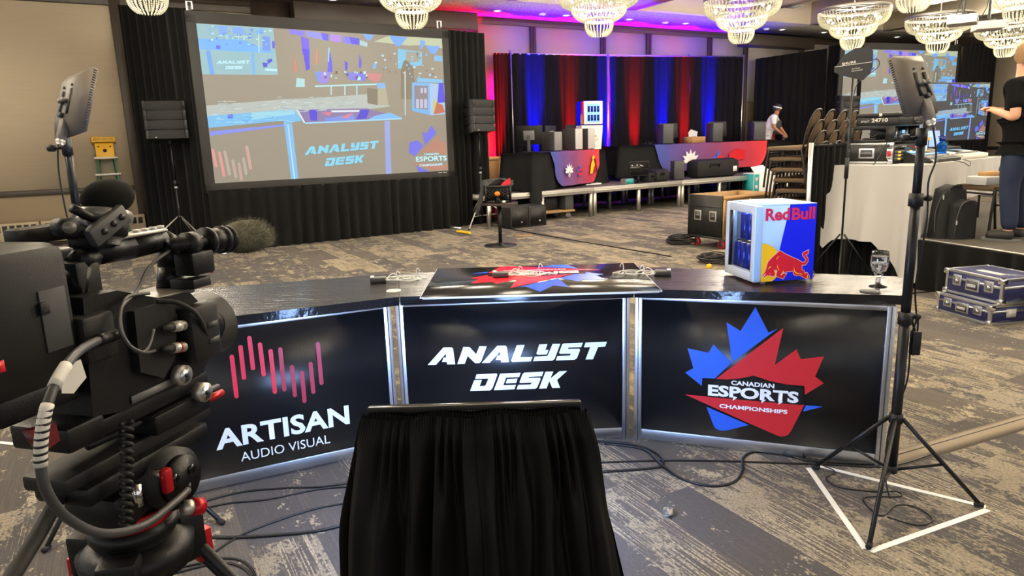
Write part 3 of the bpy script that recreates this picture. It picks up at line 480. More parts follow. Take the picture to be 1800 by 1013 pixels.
for i, (x, c) in enumerate(UL):
    u, z = wall_u(x, 230, .45); p = UV(u, .72, .0)
    lab = ('red' if c == 'r' else 'blue')+' uplight at the foot of the stage curtain, %s from the left' % ['first', 'second', 'third', 'fourth', 'fifth', 'sixth', 'seventh', 'eighth'][i]
    if up0 is None:
        up0 = thing('uplight', lab, 'stage light', p, A29, 'curtain uplights')
        MB().lathe([(0, .06), (.07, .06), (.085, .10), (.085, .22), (.078, .22), (.07, .20), (0, .20)], 16).out('can', 'black_metal', up0)
        MB().tube([(-.1, 0, 0), (-.1, 0, .14), (-.085, 0, .14)], .008, 6).tube([(.1, 0, 0), (.1, 0, .14), (.085, 0, .14)], .008, 6).box((0, 0, .006), (.22, .1, .012)).out('yoke', 'black_metal', up0)
        t = up0
    else: t = dup(up0, p, A29, lab)
    for nm, pw, ang, tilt in (('beam', 1.25, 15, 7.5), ('wash', .10, 58, -12)):     # narrow core and soft spill of the lamp
        sd = bpy.data.lights.new('uplight_'+nm, 'SPOT'); sd.energy = UPL_W*pw*((1.7 if nm == 'beam' else .28) if c == 'r' else (4.6 if nm == 'beam' else 2.0)); sd.color = (1, .0, .006) if c == 'r' else (.0, .0, 1); sd.spot_size = rad(ang); sd.spot_blend = 1.0; sd.shadow_soft_size = .05
        so = bpy.data.objects.new(nm, sd); COL.objects.link(so); so.parent = t; so.location = (0, 0, .24)
        so.rotation_euler = (PI-rad(tilt), 0, 0)

# unseen lamps added between curtain and wall to wash the ceiling edge
for i, (x, c) in enumerate(UL):
    u, z = wall_u(x+14, 230, .45); t = dup(up0, UV(u, .20, 0), A29, ('red' if c == 'r' else 'blue')+' uplight added unseen behind the stage curtain, %s from the left' % ['first', 'second', 'third', 'fourth', 'fifth', 'sixth', 'seventh', 'eighth'][i])
    sd = bpy.data.lights.new('uplight_back', 'SPOT'); sd.energy = 1500 if c == 'r' else 3000; sd.color = (1, .0, .01) if c == 'r' else (.0, .0, 1); sd.spot_size = rad(64); sd.spot_blend = 1.0; sd.shadow_soft_size = .05
    so = bpy.data.objects.new('wash', sd); COL.objects.link(so); so.parent = t; so.location = (0, 0, .24); so.rotation_euler = (PI, 0, 0)

# plain black drapes
P = lambda x, y, dep: V(0, 0, CAMH)+ray(x, y)*dep      # point on the line of sight at a depth
def PD(x, y, dep): q = P(x, y, dep); q.z = 0; return q
tag(curtain('black_drape', V(6.85, 19.75, 0), V(8.35, 18.75, 0), 0, 3.52, 'drape', folds=9, amp=.06, seed=31, z1b=3.62), 'tall black drape behind the person in white', 'curtain', 'plain black drapes')
tag(curtain('black_drape', V(8.38, 18.72, 0), V(9.0, 18.15, 0), 0, 3.68, 'drape', folds=5, amp=.05, seed=32), 'narrow black drape at the left edge of the right projection screen', 'curtain', 'plain black drapes')
sl = G(377.9, 322.4, 1.03); sr = G(788, 300, 1.03); sd_ = (sr-sl); sd_.z = 0; SW = sd_.length; sd_.normalize(); SA = math.atan2(sd_.y, sd_.x); sn = V(-sd_.y, sd_.x, 0)
tag(curtain('black_drape', G(264, 424), sl-sd_*.06+sn*.22, 0, 3.86, 'drape', folds=9, amp=.07, seed=33, z1b=3.5), 'tall black drape left of the big projection screen', 'curtain', 'plain black drapes')
tag(curtain('black_drape', sr+sd_*.1+sn*.10, sr+sd_*.98+sn*.2, 0, 3.44, 'drape', folds=7, amp=.07, seed=34), 'tall black drape between the big screen and the stage curtain', 'curtain', 'plain black drapes')
tag(curtain('screen_skirt', sl-sd_*.12-sn*.02, sr+sd_*.16-sn*.02, 0, .93, 'drape', folds=22, amp=.05, seed=35), 'gathered black skirt hanging to the floor below the big projection screen', 'curtain')
# ================================================================== projection screens
def picture(name, mt, W_, H_, parent, base, remap=None, M=None, texts=True):
    """the camera picture shown on a screen: flat coloured areas, local x right, z up, facing -y"""
    bm = bmesh.new(); lay = bm.loops.layers.float_color.new('pic'); sx, sz = W_/SCW, H_/SCH
    n = [0]
    def add(col, pts):
        if remap: col = remap(col)
        c = (*hx(*col), 1); y = -.0015-n[0]*.00006; n[0] += 1
        pts = [(min(max(x*sx, 0), W_), min(max(z*sz, 0), H_)) for x, z in pts]
        try: f = bm.faces.new([bm.verts.new((x, y, z)) for x, z in pts])
        except ValueError: return
        f.normal_update()
        if f.normal.y > 0: f.normal_flip()
        for l in f.loops: l[lay] = c
    add(base, [(0, 0), (SCW, 0), (SCW, SCH), (0, SCH)])
    rnd = random.Random(9)
    def flecks(x0, x1, z0_, z1_, n_, cols, w_, h_):
        for _ in range(n_):
            x, z = rnd.uniform(x0, x1), rnd.uniform(z0_, z1_); w2, h2 = w_*rnd.uniform(.3, 1), h_*rnd.uniform(.4, 1)
            add(rnd.choice(cols), [(x, z), (x+w2, z+h2*.2), (x+w2, z+h2), (x, z+h2*.9)])
    for col, pts in SCR: add(col, pts)
    flecks(.15, 1.9, 1.02, 1.17, 70, [(205, 222, 225), (165, 175, 178), (190, 205, 208)], .12, .012)
    flecks(1.0, 2.2, 1.10, 1.24, 50, [(205, 222, 225), (165, 172, 172)], .12, .012)
    flecks(.06, 1.25, .86, 1.0, 46, [(190, 235, 250), (90, 160, 235), (150, 215, 245)], .10, .012)
    flecks(.12, 1.0, 1.95, 2.2, 46, [(190, 235, 240), (90, 130, 240), (120, 180, 245)], .05, .03)
    flecks(2.75, 3.75, 1.55, 1.95, 40, [(190, 215, 225), (120, 185, 235), (120, 112, 98)], .05, .04)
    flecks(1.75, 2.6, 1.52, 1.62, 16, [(190, 235, 240), (70, 60, 70)], .04, .05)
    def letters(a, b_, c, col):       # three anchors: A foot, T head right, D foot
        s0 = (LET[0][0], LET[10][1], LET[3][5])
        m = Matrix(((s0[0][0], s0[0][1], 1), (s0[1][0], s0[1][1], 1), (s0[2][0], s0[2][1], 1))).inverted()
        kx = m @ Vector((a[0], b_[0], c[0])); kz = m @ Vector((a[1], b_[1], c[1]))
        for p in LET: add(col, [(kx.dot(Vector((x, z, 1))), kz.dot(Vector((x, z, 1)))) for x, z in p])
    letters((1.359, .362), (2.630, .556), (1.671, .173), (130, 215, 245))
    letters((.202, 1.692), (.679, 1.759), (.317, 1.621), (190, 240, 255))
    bmesh.ops.triangulate(bm, faces=bm.faces[:])
    me = bpy.data.meshes.new(name); bm.to_mesh(me); bm.free(); me.materials.append(MATS[mt])
    o = put(name, me, parent)
    if M is not None: o.matrix_local = M
    if texts:
        def T(s_, x0, z0, w, h, nm): 
            q = text_polys(s_, 'picture_text', o, nm, x0*sx, z0*sz, w*sx, h*sz, STAND, bold=.02, th=.012); return q
        T('ESPORTS', 3.30, .18, .60, .085, 'picture_lettering'); T('CANADIAN', 3.46, .285, .28, .035, 'picture_lettering'); T('CHAMPIONSHIPS', 3.36, .095, .45, .04, 'picture_lettering')
    return o
SCW, SCH = 3.928, 2.24
mat('picture_text', (.02, .02, .02), .6, emit=hx(185, 240, 255), es=.95)
def projection_screen(label, foot, ang, w, h, z0, key):
    t = thing('projection_screen', label, 'projection screen', foot, ang, 'projection screens')
    picture('picture', 'projected_picture', w, h, t, (150, 141, 124), M=TR(0, 0, z0))
    b = .135
    m = MB().bb(-b, 0, 0, .05, z0-b, z0+h+b, None, .008).bb(w, w+b, 0, .05, z0-b, z0+h+b, None, .008).bb(-b, w+b, 0, .05, z0+h, z0+h+b+.03, None, .008).bb(-b, w+b, 0, .05, z0-b, z0, None, .008)
    m.out('border', 'screen_frame', t)
    MB().bb(0, w, .005, .03, z0, z0+h).out('backing', 'dark_grey', t)
    for x in (-.05, w+.0):
        MB().bb(x-.02, x+.02, .06, .1, 0, z0+h+b+.1).out('leg', 'alu', t)
        MB().tube([(x-.035, .07, z0+h+b), (x-.035, .07, z0+h+b+.16), (x+.035, .07, z0+h+b+.16), (x+.035, .07, z0+h+b+.06)], .014, 6).out('corner_bracket', 'white', t)
        MB().bb(x-.03, x+.03, -.35, .5, 0, .04).out('foot', 'alu', t)
    MB().bb(w-.20, w-.13, -.002, 0, z0-.032, z0-.022).out('maker_plate', 'label_white', t); MB().bb(w-.11, w-.03, -.002, 0, z0-.032, z0-.022).out('maker_plate', 'label_white', t)
    return t
projection_screen('big projection screen with black border behind the desk, left half of the room', V(sl.x, sl.y, 0), SA, SW, SCH, 1.03, 0)
rc = V(10.32, 18.72, 0); ra = rad(20)
projection_screen('far projection screen with the same picture, behind the mixing table on the right', rc-V(math.cos(ra), math.sin(ra), 0)*1.95, ra, 3.9, 2.2, 1.32, 1)
tag(curtain('black_drape', V(12.2, 19.25, 0), V(13.55, 19.9, 0), 0, 3.72, 'drape', folds=8, amp=.06, seed=36), 'black drape right of the far projection screen, against the beige wall', 'curtain', 'plain black drapes')

# ================================================================== loudspeakers on tripods
def speaker_stand(label, foot, top, rz, legs):
    t = thing('speaker_stand', label, 'speaker stand', foot, rz, 'speaker stands')
    MB().cyl((0, 0, .12), (0, 0, 1.05), .022, n=10).out('lower_tube', 'black_metal', t)
    MB().cyl((0, 0, 1.0), (0, 0, top), .016, n=10).out('upper_tube', 'black_metal', t)
    MB().cyl((0, 0, .99), (0, 0, 1.08), .03, n=12).tube([(.02, 0, 1.04), (.07, 0, 1.05)], .008, 6).out('clamp', 'black_plastic', t)
    MB().cyl((0, 0, .96), (0, 0, .99), .026, n=12).out('band', 'light_grey', t)
    MB().cyl((0, 0, .50), (0, 0, .55), .035, n=12).out('hub', 'black_plastic', t)
    for a in legs:
        d = V(math.cos(a), math.sin(a), 0)
        MB().cyl(d*.03+V(0, 0, .53), d*.62+V(0, 0, .02), .011, n=8).out('leg', 'alu_dull', t)
        MB().cyl(d*.02+V(0, 0, .2), d*.38+V(0, 0, .22), .007, n=6).out('brace', 'alu_dull', t)
        MB().sph(d*.62+V(0, 0, .02), .02, 8).out('rubber_foot', 'rubber', t)
    return t
def array_speaker(label, loc, rz, w=.60, h=.56, n=4):
    t = thing('array_loudspeaker', label, 'loudspeaker', loc, rz, 'array loudspeakers')
    hh = h/n; tilts = (-10, -4, 0, 6)
    for k in range(n):
        z = hh*(k+.5); M = TR(0, 0, z) @ RX(rad(tilts[k]))
        prof = [(-w/2, -.16), (w/2, -.16), (w/2-.05, .16), (-w/2+.05, .16)]
        c = MB().prism(prof, hh-.014, M @ TR(0, 0, -(hh-.014)/2)).out('module', 'black_plastic', t)
        MB().bb(-w/2+.05, w/2-.05, -.168, -.158, -hh/2+.012, hh/2-.012, M, .003).out('grille', 'dark_grille', c)
        [MB().bb(x-.022, x+.022, -.170, -.15, -hh/2+.006, hh/2-.006, M, .004).out('cheek', 'black_plastic', c) for x in (-w/2+.024, w/2-.024)]
    MB().bb(-.16, -.14, -.185, -.165, .05, .065).out('badge', 'light_grey', t)
    MB().cyl((0, 0, -.05), (0, 0, .02), .03, n=10).out('pole_socket', 'black_metal', t)
    return t
mat('dark_grille', (.012, .012, .0125), .6, bump=(300, .5))
fl = G(324, 441); speaker_stand('black tripod stand carrying the loudspeaker left of the big screen', fl, 1.66, 0, (rad(200), rad(-20), rad(90)))
array_speaker('stacked black array loudspeaker left of the big projection screen', fl+V(0, 0, 1.66), rad(16), .58, .60)
fr = G(848, 398); speaker_stand('black tripod stand carrying the loudspeaker between big screen and stage', fr, 1.66, 0, (rad(250), rad(10), rad(120)))
array_speaker('stacked black array loudspeaker between the big screen and the stage curtain', fr+V(0, 0, 1.66), rad(42), .50, .60)
f3 = V(8.2, 17.2, 0); speaker_stand('dark tripod stand behind the stacked chairs, by the right screen', f3, 1.75, 0, (rad(230), rad(-10), rad(110)))
array_speaker('stacked black array loudspeaker behind the stacked chairs at the right screen', f3+V(0, 0, 1.75), rad(25), .55, .60)

# ================================================================== ladder against the wall
lb = UV(-.50, .5); t = thing('step_ladder', 'green step ladder with yellow top leaning against the beige wall', 'ladder', lb, A29)
lean = RX(rad(-13)); wb_, wt_ = .27, .16; LHt = 1.78
for s_ in (-1, 1):
    MB().box((0, 0, LHt/2), (.03, .07, LHt), lean @ TR(0, 0, 0) @ Matrix.Shear('XZ', 4, (0, 0)) @ TR(s_*(wb_+wt_)/2, 0, 0) @ RY(-s_*math.atan((wb_-wt_)/LHt)), .004).out('rail', 'ladder_green', t)
    MB().box((0, .05, LHt/2-.05), (.022, .03, LHt-.1), lean @ TR(s_*(wb_+wt_)/2*.9, .06, 0) @ RY(-s_*math.atan((wb_-wt_)/LHt)), .003).out('rear_rail', 'ladder_green', t)
    MB().box((0, -.01, .03), (.05, .09, .06), lean @ TR(s_*wb_, 0, 0), .01).out('foot', 'yellow', t)
for k in range(5):
    z = .3+k*.29; hw = wb_-(wb_-wt_)*z/LHt
    MB().box((0, -.03, z), (2*hw, .09, .03), lean, .004).out('step', 'label_white', t)
MB().box((0, 0, LHt), (.36, .16, .09), lean, .01).out('top_cap', 'yellow', t)
MB().box((0, -.045, LHt-.2), (.28, .012, .28), lean, .004).out('tool_tray', 'yellow', t)
for x, z, r in ((0, .19, .03), (.09, .12, .012), (-.09, .12, .012)): MB().cyl((x, -.05, LHt-z), (x, -.058, LHt-z), r, n=12, M=lean).out('tool_hole', 'black_plastic', t)
text_polys('FEATHERLITE', 'dark_grey', t, 'lettering', -.15, LHt-.02, .30, .04, lean @ TR(0, -.083, 0) @ STAND)

# ================================================================== stage riser (three decks in view) and the tables on it
ZR = .565
j1 = V(1.67, 13.78, 0); RA = rad(32.5); rd = V(math.cos(RA), math.sin(RA), 0); j2 = j1+rd*2.46; rn = V(-rd.y, rd.x, 0)
for k, w in ((-1, 'left end, under the first draped table'), (0, 'middle, with the loose monitor on it'), (1, 'right, with the black bag on it'), (2, 'far right, behind the stacked chairs')):
    t = thing('stage_deck', 'stage riser deck on metal legs, '+w, 'stage', j1+rd*(2.46*k), RA, 'stage riser decks')
    MB().bb(.01, 2.45, .02, 1.86, ZR-.03, ZR).out('deck_board', 'riser_top', t)
    MB().bb(.005, 2.455, -.012, .02, ZR-.105, ZR+.004, None, .004).bb(.005, 2.455, -.018, -.01, ZR-.07, ZR-.05).bb(.005, .03, .02, 1.86, ZR-.1, ZR).bb(2.43, 2.455, .02, 1.86, ZR-.1, ZR).bb(.005, 2.455, 1.86, 1.88, ZR-.1, ZR).out('edge_rail', 'alu_dull', t)
    for x in (.05, 1.23, 2.41):
        for y in (.03, .95, 1.82): MB().bb(x-.03, x+.03, y-.03, y+.03, 0, ZR-.1).out('leg', 'alu_dull', t)
def draped_table(label, fl_, ang, L, D, z, zbot, runner, name='draped_table', seed=3, gap=.0):
    """folding table under a black cloth; runner = (x0, x1, printed?)"""
    t = thing(name, label, 'table', fl_, ang)
    base = fl_.z
    MB().bb(.02, L-.02, .02, D-.02, z-base-.03, z-base-.006).out('tabletop', 'label_white', t)
    for x in (.15, L-.15):
        MB().tube([(x, .1, 0), (x, .1, z-base-.03), (x, D-.1, z-base-.03), (x, D-.1, 0)], .014, 6).out('leg', 'dark_grey', t)
    rnd = random.Random(seed); per = [(0, 0), (L, 0), (L, D), (0, D)]; pts = []
    for i in range(4):
        a, b_ = Vector((*per[i], 0)), Vector((*per[(i+1) % 4], 0)); n = max(6, int((b_-a).length*14))
        for k in range(n): pts.append((a+(b_-a)*(k/n), i, k/n))
    bm = MB(); rows = 6; rings = []
    for r in range(rows+1):
        f_ = r/rows; ring = []
        for (p, i, s_) in pts:
            nrm = (V(0, -1, 0), V(1, 0, 0), V(0, 1, 0), V(-1, 0, 0))[i]
            cor = (1-min(s_, 1-s_)*4) if min(s_, 1-s_) < .25 else 0
            c = (p-V(L/2, D/2, 0)).normalized()
            off = nrm*(.012+f_*.035*(math.sin(s_*37+i*2)+.6*math.sin(s_*83+seed)))+c*(cor*f_*.10)
            c0 = max(0, 1-p.length/.30) if seed == 3 else 0       # this corner hangs over the deck edge
            ring.append(bm.bm.verts.new(p+off+V(-.02, -.05, 0)*c0*f_+V(0, 0, (z-base)-f_*(z-base-zbot)-(.05*cor*f_)-.30*c0*f_)))
        rings.append(ring)
    for A, B in zip(rings, rings[1:]):
        for i in range(len(A)): bm.face((A[i-1], A[i], B[i], B[i-1]))
    bm.face(rings[0])
    bm.out('tablecloth', 'tablecloth_black', t, sharp=1.2)
    if runner:
        x0, x1 = runner; gm = gradient_cloth('runner_print_%d' % seed, x0, x1); zb = zbot+.02+gap
        def f(a, b_):                               # rounded lower corners of the printed runner
            x = x0+(x1-x0)*a; e = min(a, 1-a)*(x1-x0); drop = (z-base-zb)
            lift = max(0, 1-e/.42)**2*drop*.55 if e < .42 else 0
            zz = (z-base)+.004-b_*(drop-lift)
            return V(x+.25*lift*(.5-a)*2*b_, -.05-b_*.035-b_*.016*math.sin(a*29+seed)-.012*math.sin(a*11+b_*3)*b_, zz)
        MB().grid(f, 48, 10).grid(lambda a, b_: V(x0+(x1-x0)*a, -.05+b_*(D*.7), z-base+.006), 20, 3).out('printed_runner', gm, t, sharp=3.2)
    return t
def lotus(parent, x, z, s_, y):
    m = MB(); M = TR(x, y, z) @ STAND
    for k, (a, L_) in enumerate(((0, .5), (32, .5), (-32, .5), (62, .52), (-62, .52), (88, .46), (-88, .46))):
        m.prism([(0, 0), (.10*s_, .25*s_), (0, L_*s_), (-.10*s_, .25*s_)], .003, M @ RZ(rad(a)) @ TR(0, .06*s_, 0))
    m.lathe([(.07*s_, 0), (.12*s_, 0), (.12*s_, .006), (.07*s_, .006), (.07*s_, 0)], 16, M @ TR(0, -.02*s_, 0)).lathe([(.06*s_, 0), (.11*s_, 0), (.11*s_, .006), (.06*s_, .006), (.06*s_, 0)], 16, M @ TR(0, -.22*s_, 0))
    return m.out('lotus_emblem', 'pop_lotus', parent)
def leaf(parent, x, z, s_, y, nm='maple_emblem'):
    M = TR(x-.53*s_, y, z-.45*s_) @ STAND @ Matrix.Scale(s_, 4)
    e = MB()
    for p in CB: e.prism(p, .003, M)
    e.out(nm, 'print_blue', parent); e = MB()
    for p in CR: e.prism(p, .003, M)
    e.out(nm, 'print_red', parent)
fl1 = V(.49, 12.97, ZR); an1 = rad(54)
t1 = draped_table('table under a black cloth with a blue to red runner, left on the stage', fl1, an1, 2.72, .76, 1.285, .03, (.47, 2.38), 'draped_table', 3)
lotus(t1, 1.05, .32, .30, -.11); leaf(t1, 1.48, .35, .40, -.11)
MB().prism([(0, 0), (.05, .22), (.14, .30), (.20, .18), (.13, .08), (.09, .0)], .003, TR(1.88, -.11, .24) @ STAND).prism([(.16, .30), (.22, .36), (.30, .30), (.2, .26)], .003, TR(1.80, -.11, .26) @ STAND).out('flame_emblem', 'fridge_yellow', t1)
MB().prism([(0, 0), (.06, .28), (.16, .34), (.25, .05), (.2, .02), (.15, .2), (.06, .0)], .002, TR(1.94, -.109, .23) @ STAND).out('flame_emblem', 'dark_red', t1)
fl2 = V(2.5, 15.6, ZR); d2 = V(7.6, 18.6, 0)-V(2.5, 15.6, 0); an2 = math.atan2(d2.y, d2.x)
t2 = draped_table('long table under a black cloth with blue to red runner, right on the stage', fl2, an2, 5.9, .62, 1.333, .12, (.95, 4.75), 'draped_table', 5)
lotus(t2, 2.02, .36, .50, -.11); leaf(t2, 2.95, .42, .62, -.11)
MB().prism([(0, 0), (.5, .02), (.55, .22), (.2, .30), (-.05, .18)], .003, TR(3.35, -.11, .32) @ STAND).out('flame_emblem', 'red', t2)
def on2(x, y, z=.775): return fl2+V(d2.x, d2.y, 0).normalized()*x+V(-d2.y, d2.x, 0).normalized()*y+V(0, 0, z)
def on1(x, y, z=.728): return fl1+V(math.cos(an1), math.sin(an1), 0)*x+V(-math.sin(an1), math.cos(an1), 0)*y+V(0, 0, z)
def monitor(label, loc, rz, w=.55, h=.33, tilt=0, lift=.12, grp='computer monitors'):
    t = thing('monitor', label, 'monitor', loc, rz, grp)        # screen faces local +y, back towards -y
    M = TR(0, .03, lift+h/2) @ RX(rad(tilt))
    MB().box((0, 0, 0), (w, .025, h), M, .006).out('panel', 'black_plastic', t)
    MB().box((0, .0135, 0), (w-.02, .002, h-.02), M).out('screen', 'black_gloss', t)
    MB().box((0, -.03, 0), (w*.42, .04, h*.5), M, .01).out('rear_cover', 'mid_grey', t)
    MB().box((0, -.02, (lift+h/2)/2), (.06, .03, lift+h/2), None, .006).out('neck', 'dark_grey', t)
    MB().box((0, 0, .008), (.24, .17, .016), None, .006).out('base', 'black_plastic', t)
    return t
def tower(label, loc, rz, w=.2, d=.42, h=.42, front='mid_grey'):
    t = thing('computer_tower', label, 'computer', loc, rz, 'desktop computers')
    MB().box((0, 0, h/2+.012), (w, d, h), None, .008).out('case', 'tower_grey', t)
    MB().box((0, -d/2-.004, h/2+.012), (w*.92, .012, h*.97), None, .004).out('front_panel', front, t)
    for s_ in (-1, 1):
        for q in (-1, 1): MB().box((s_*w*.36, q*d*.36, .006), (.03, .03, .012)).out('foot', 'rubber', t)
    m = MB()
    for k in range(5): m.box((w/2+.001, -.08+k*.05, h*.6), (.003, .02, h*.3))
    m.out('side_vent', 'black_plastic', t)
    return t
# first table: two turned monitors, three towers, a small fridge on a white box
monitor('upright monitor seen from behind, left on the first stage table', on1(.42, .40), an1-rad(75), .52, .36, 8, .14)
monitor('monitor turned edge-on in front of the red streak on the first stage table', on1(1.22, .40), an1+rad(10), .52, .40, 4, .1)
tower('pale-fronted desktop computer left on the first stage table', on1(.98, .24), an1-rad(20), .2, .4, .36, 'mid_grey')
tower('desktop computer with a white front in the middle of the first stage table', on1(1.80, .26), an1-rad(20), .2, .42, .42, 'light_grey')
monitor('monitor standing edge-on between two computers on the first stage table', on1(2.02, .42), an1+rad(10), .5, .40, 4, .12)
tower('desktop computer with a white front beside the white box', on1(2.28, .24), an1-rad(20), .2, .42, .42, 'light_grey')
bx = thing('white_carton', 'white box with a small emblem under the little blue fridge', 'box', on1(2.55, .28), rad(15))
MB().prism([(-.20, 0), (.20, 0), (.24, .50), (-.24, .50)], .34, TR(0, .17, 0) @ STAND).out('box', 'white', bx)
text_polys('RedBull', 'wood', bx, 'lettering', -.13, .17, .26, .06, TR(0, -.172, 0) @ STAND)
MB().prism([(-.12, .27), (-.03, .31), (0, .27), (.03, .31), (.12, .27), (.05, .25), (0, .26), (-.05, .25)], .002, TR(0, -.171, 0) @ STAND).out('emblem', 'wood', bx)
fb = thing('mini_fridge', 'little blue fridge with lit glass door on the stage, on a white box', 'fridge', on1(2.55, .28, .728+.51), rad(15), 'drinks fridges')
MB().box((0, 0, .245), (.42, .40, .49), None, .008).out('cabinet', 'fridge_blue', fb)
MB().bb(-.212, -.2105, -.2, -.02, .01, .48).out('side_print', 'rb_red', fb)
MB().prism([(-.2, .02), (-.1, .25), (-.02, .18), (-.03, .02)], .002, TR(-.2125, 0, 0) @ RZ(PI/2) @ STAND).out('side_emblem', 'fridge_yellow', fb)
d = MB().bb(-.21, .21, -.235, -.205, .01, .48, None, .005).out('door', 'white', fb)
MB().bb(-.15, .15, -.238, -.234, .05, .43).out('glass_pane', 'blue_display', d)
for r_ in range(2):
    for k in range(4): MB().cyl((-.105+k*.07, -.24, .08+r_*.18), (-.105+k*.07, -.24, .20+r_*.18), .026, n=8).out('shelf_can', 'can_blue', fb)
# second table: towers, monitors, laptop box, papers
tower('black desktop computer at the left end of the long stage table', on2(1.42, .12), an2-rad(24), .25, .45, .44, 'tower_grey')
monitor('monitor seen from behind, first on the long stage table', on2(1.80, .40), an2-rad(10), .52, .34, -6, .14)
tower('black desktop computer in the middle of the long stage table', on2(3.04, .14), an2-rad(24), .25, .45, .44, 'tower_grey')
monitor('monitor seen from behind, second on the long stage table', on2(3.45, .40), an2-rad(10), .54, .36, -6, .14)
tower('dark desktop computer left of the leaning person on the long stage table', on2(4.62, .20), an2-rad(30), .3, .5, .45, 'tower_grey')
monitor('left of two monitors in front of the leaning person', on2(5.02, .40), an2-rad(10), .5, .36, -4, .14)
monitor('right of two monitors in front of the leaning person', on2(5.40, .36), an2-rad(35), .5, .36, -4, .14)
for lab, x, y, sz, mt in (('pinkish open box between the two computers on the long stage table', 2.42, .2, (.48, .3, .15), 'dark_red'),):
    t = thing('open_box', lab, 'box', on2(x, y), an2)
    MB().bb(-sz[0]/2, sz[0]/2, -sz[1]/2, -sz[1]/2+.01, 0, sz[2]).bb(-sz[0]/2, sz[0]/2, sz[1]/2-.01, sz[1]/2, 0, sz[2]).bb(-sz[0]/2, -sz[0]/2+.01, -sz[1]/2, sz[1]/2, 0, sz[2]).bb(sz[0]/2-.01, sz[0]/2, -sz[1]/2, sz[1]/2, 0, sz[2]).bb(-sz[0]/2, sz[0]/2, -sz[1]/2, sz[1]/2, 0, .01).out('carton', 'cardboard', t)
    MB().box((.06, 0, sz[2]-.02), (.22, .14, .08), RY(rad(20)), .02).out('paper', 'paper', t)
t = tag(MB().prism([(0, 0), (.24, -.03), (.28, .14), (.06, .2), (-.03, .12)], .02, TR(*on2(2.5, .45, .90)) @ RZ(an2) @ STAND).out('paper_sheet', 'paper'), 'crumpled white sheet standing behind the open box on the long stage table', 'paper')
t = thing('drink_can', 'silver drink can at the right end of the long stage table', 'can', on2(5.75, .25)); MB().lathe([(0, 0), (.03, 0), (.04, .012), (.04, .13), (.032, .15), (0, .15)], 14).out('body', 'can_silver', t); MB().lathe([(0, .151), (.03, .151)], 12).out('lid', 'chrome', t)
m = MB()
for k in range(5): m.tube(smooth_path([on2(.75+k*.12, .2, .79), on2(.9+k*.1, .25+.02*k, .80+.05*(k % 2)), on2(1.1+k*.05, .2+.03*k, .79)], 4), .009, 5)
tag(m.out('cable_heap', 'cable'), 'heap of black cables at the left end of the long stage table', 'cable')
# loose things on the deck
t = thing('monitor_on_deck', 'black monitor standing on the stage deck edge', 'monitor', j1+rd*1.42+rn*.22+V(0, 0, ZR), RA+rad(-8), 'computer monitors')
MB().box((0, 0, .30), (.50, .03, .31), None, .006).out('panel', 'black_plastic', t); MB().box((0, -.0165, .305), (.46, .002, .27)).out('screen', 'black_gloss', t); MB().box((0, .03, .1), (.06, .03, .2)).out('neck', 'black_plastic', t); MB().lathe([(0, 0), (.13, 0), (.13, .012), (0, .018)], 20).out('base', 'black_plastic', t)
def bag(name, label, loc, rz, d, mt='pack_black', cat='bag', tagpos=None):
    t = thing(name, label, cat, loc, rz)
    w, dd, h = d
    def f(a, b_):
        return None
    m = MB().box((0, 0, h*.5), (w, dd, h), None, min(d)*.30); m.out('body', mt, t)
    MB().tube([(-w*.22, -dd*.5, h*.55), (-w*.22, -dd*.56, h*.75), (-w*.02, -dd*.56, h*.75), (-w*.02, -dd*.5, h*.55)], .018, 6).out('handle', mt, t)
    MB().bb(-w*.48, w*.48, -.006, .006, h*.985, h*1.0).out('zip', 'dark_grey', t)
    if tagpos: MB().box((w*tagpos, -dd*.505, h*.42), (.12, .006, .12)).out('label_patch', 'white', t)
    return t
bag('equipment_bag', 'large black soft equipment bag with white patch on the stage deck', j2+rd*1.36+rn*.34+V(0, 0, ZR), RA-rad(3), (1.36, .42, .42), tagpos=.36)
bag('camera_bag', 'small black camera bag right of the loose monitor on the stage deck', j1+rd*2.06+rn*.3+V(0, 0, ZR), RA, (.42, .35, .26))
bag('shoulder_bag', 'low black bag beside the loose monitor on the stage deck', j1+rd*1.78+rn*.34+V(0, 0, ZR), RA+.2, (.3, .28, .2))
tower('black desktop computer standing on the stage deck in front of the runner', j2+rd*.22+rn*.35+V(0, 0, ZR), RA-rad(35), .22, .45, .40, 'dark_grey')
t = thing('boxed_part', 'small teal and white box on the stage deck edge', 'box', j1+rd*1.0+rn*.12+V(0, 0, ZR), RA); MB().box((0, 0, .06), (.24, .14, .12), None, .003).out('carton', 'mid_grey', t); MB().box((.01, -.0715, .06), (.2, .002, .1)).out('front_print', 'teal', t)
t = thing('white_tray', 'flat white tray lying on the stage deck by the first table', 'tray', j1+rd*.55+rn*.75+V(0, 0, ZR), RA); MB().box((0, 0, .015), (.42, .2, .03), None, .006).out('body', 'white', t); MB().box((-.12, 0, .05), (.02, .02, .07)).out('handle', 'white', t)
t = thing('white_gadget', 'white folded gadget standing behind the bags on the stage deck', 'gadget', j1+rd*2.0+rn*.75+V(0, 0, ZR), RA); MB().tube([(-.18, 0, .26), (-.05, 0, .30), (.08, 0, .29), (.14, 0, .34)], .03, 6).box((-.1, 0, .13), (.03, .03, .26)).out('frame', 'white', t); MB().box((0, 0, .22), (.22, .05, .06), None, .01).out('body', 'white', t)
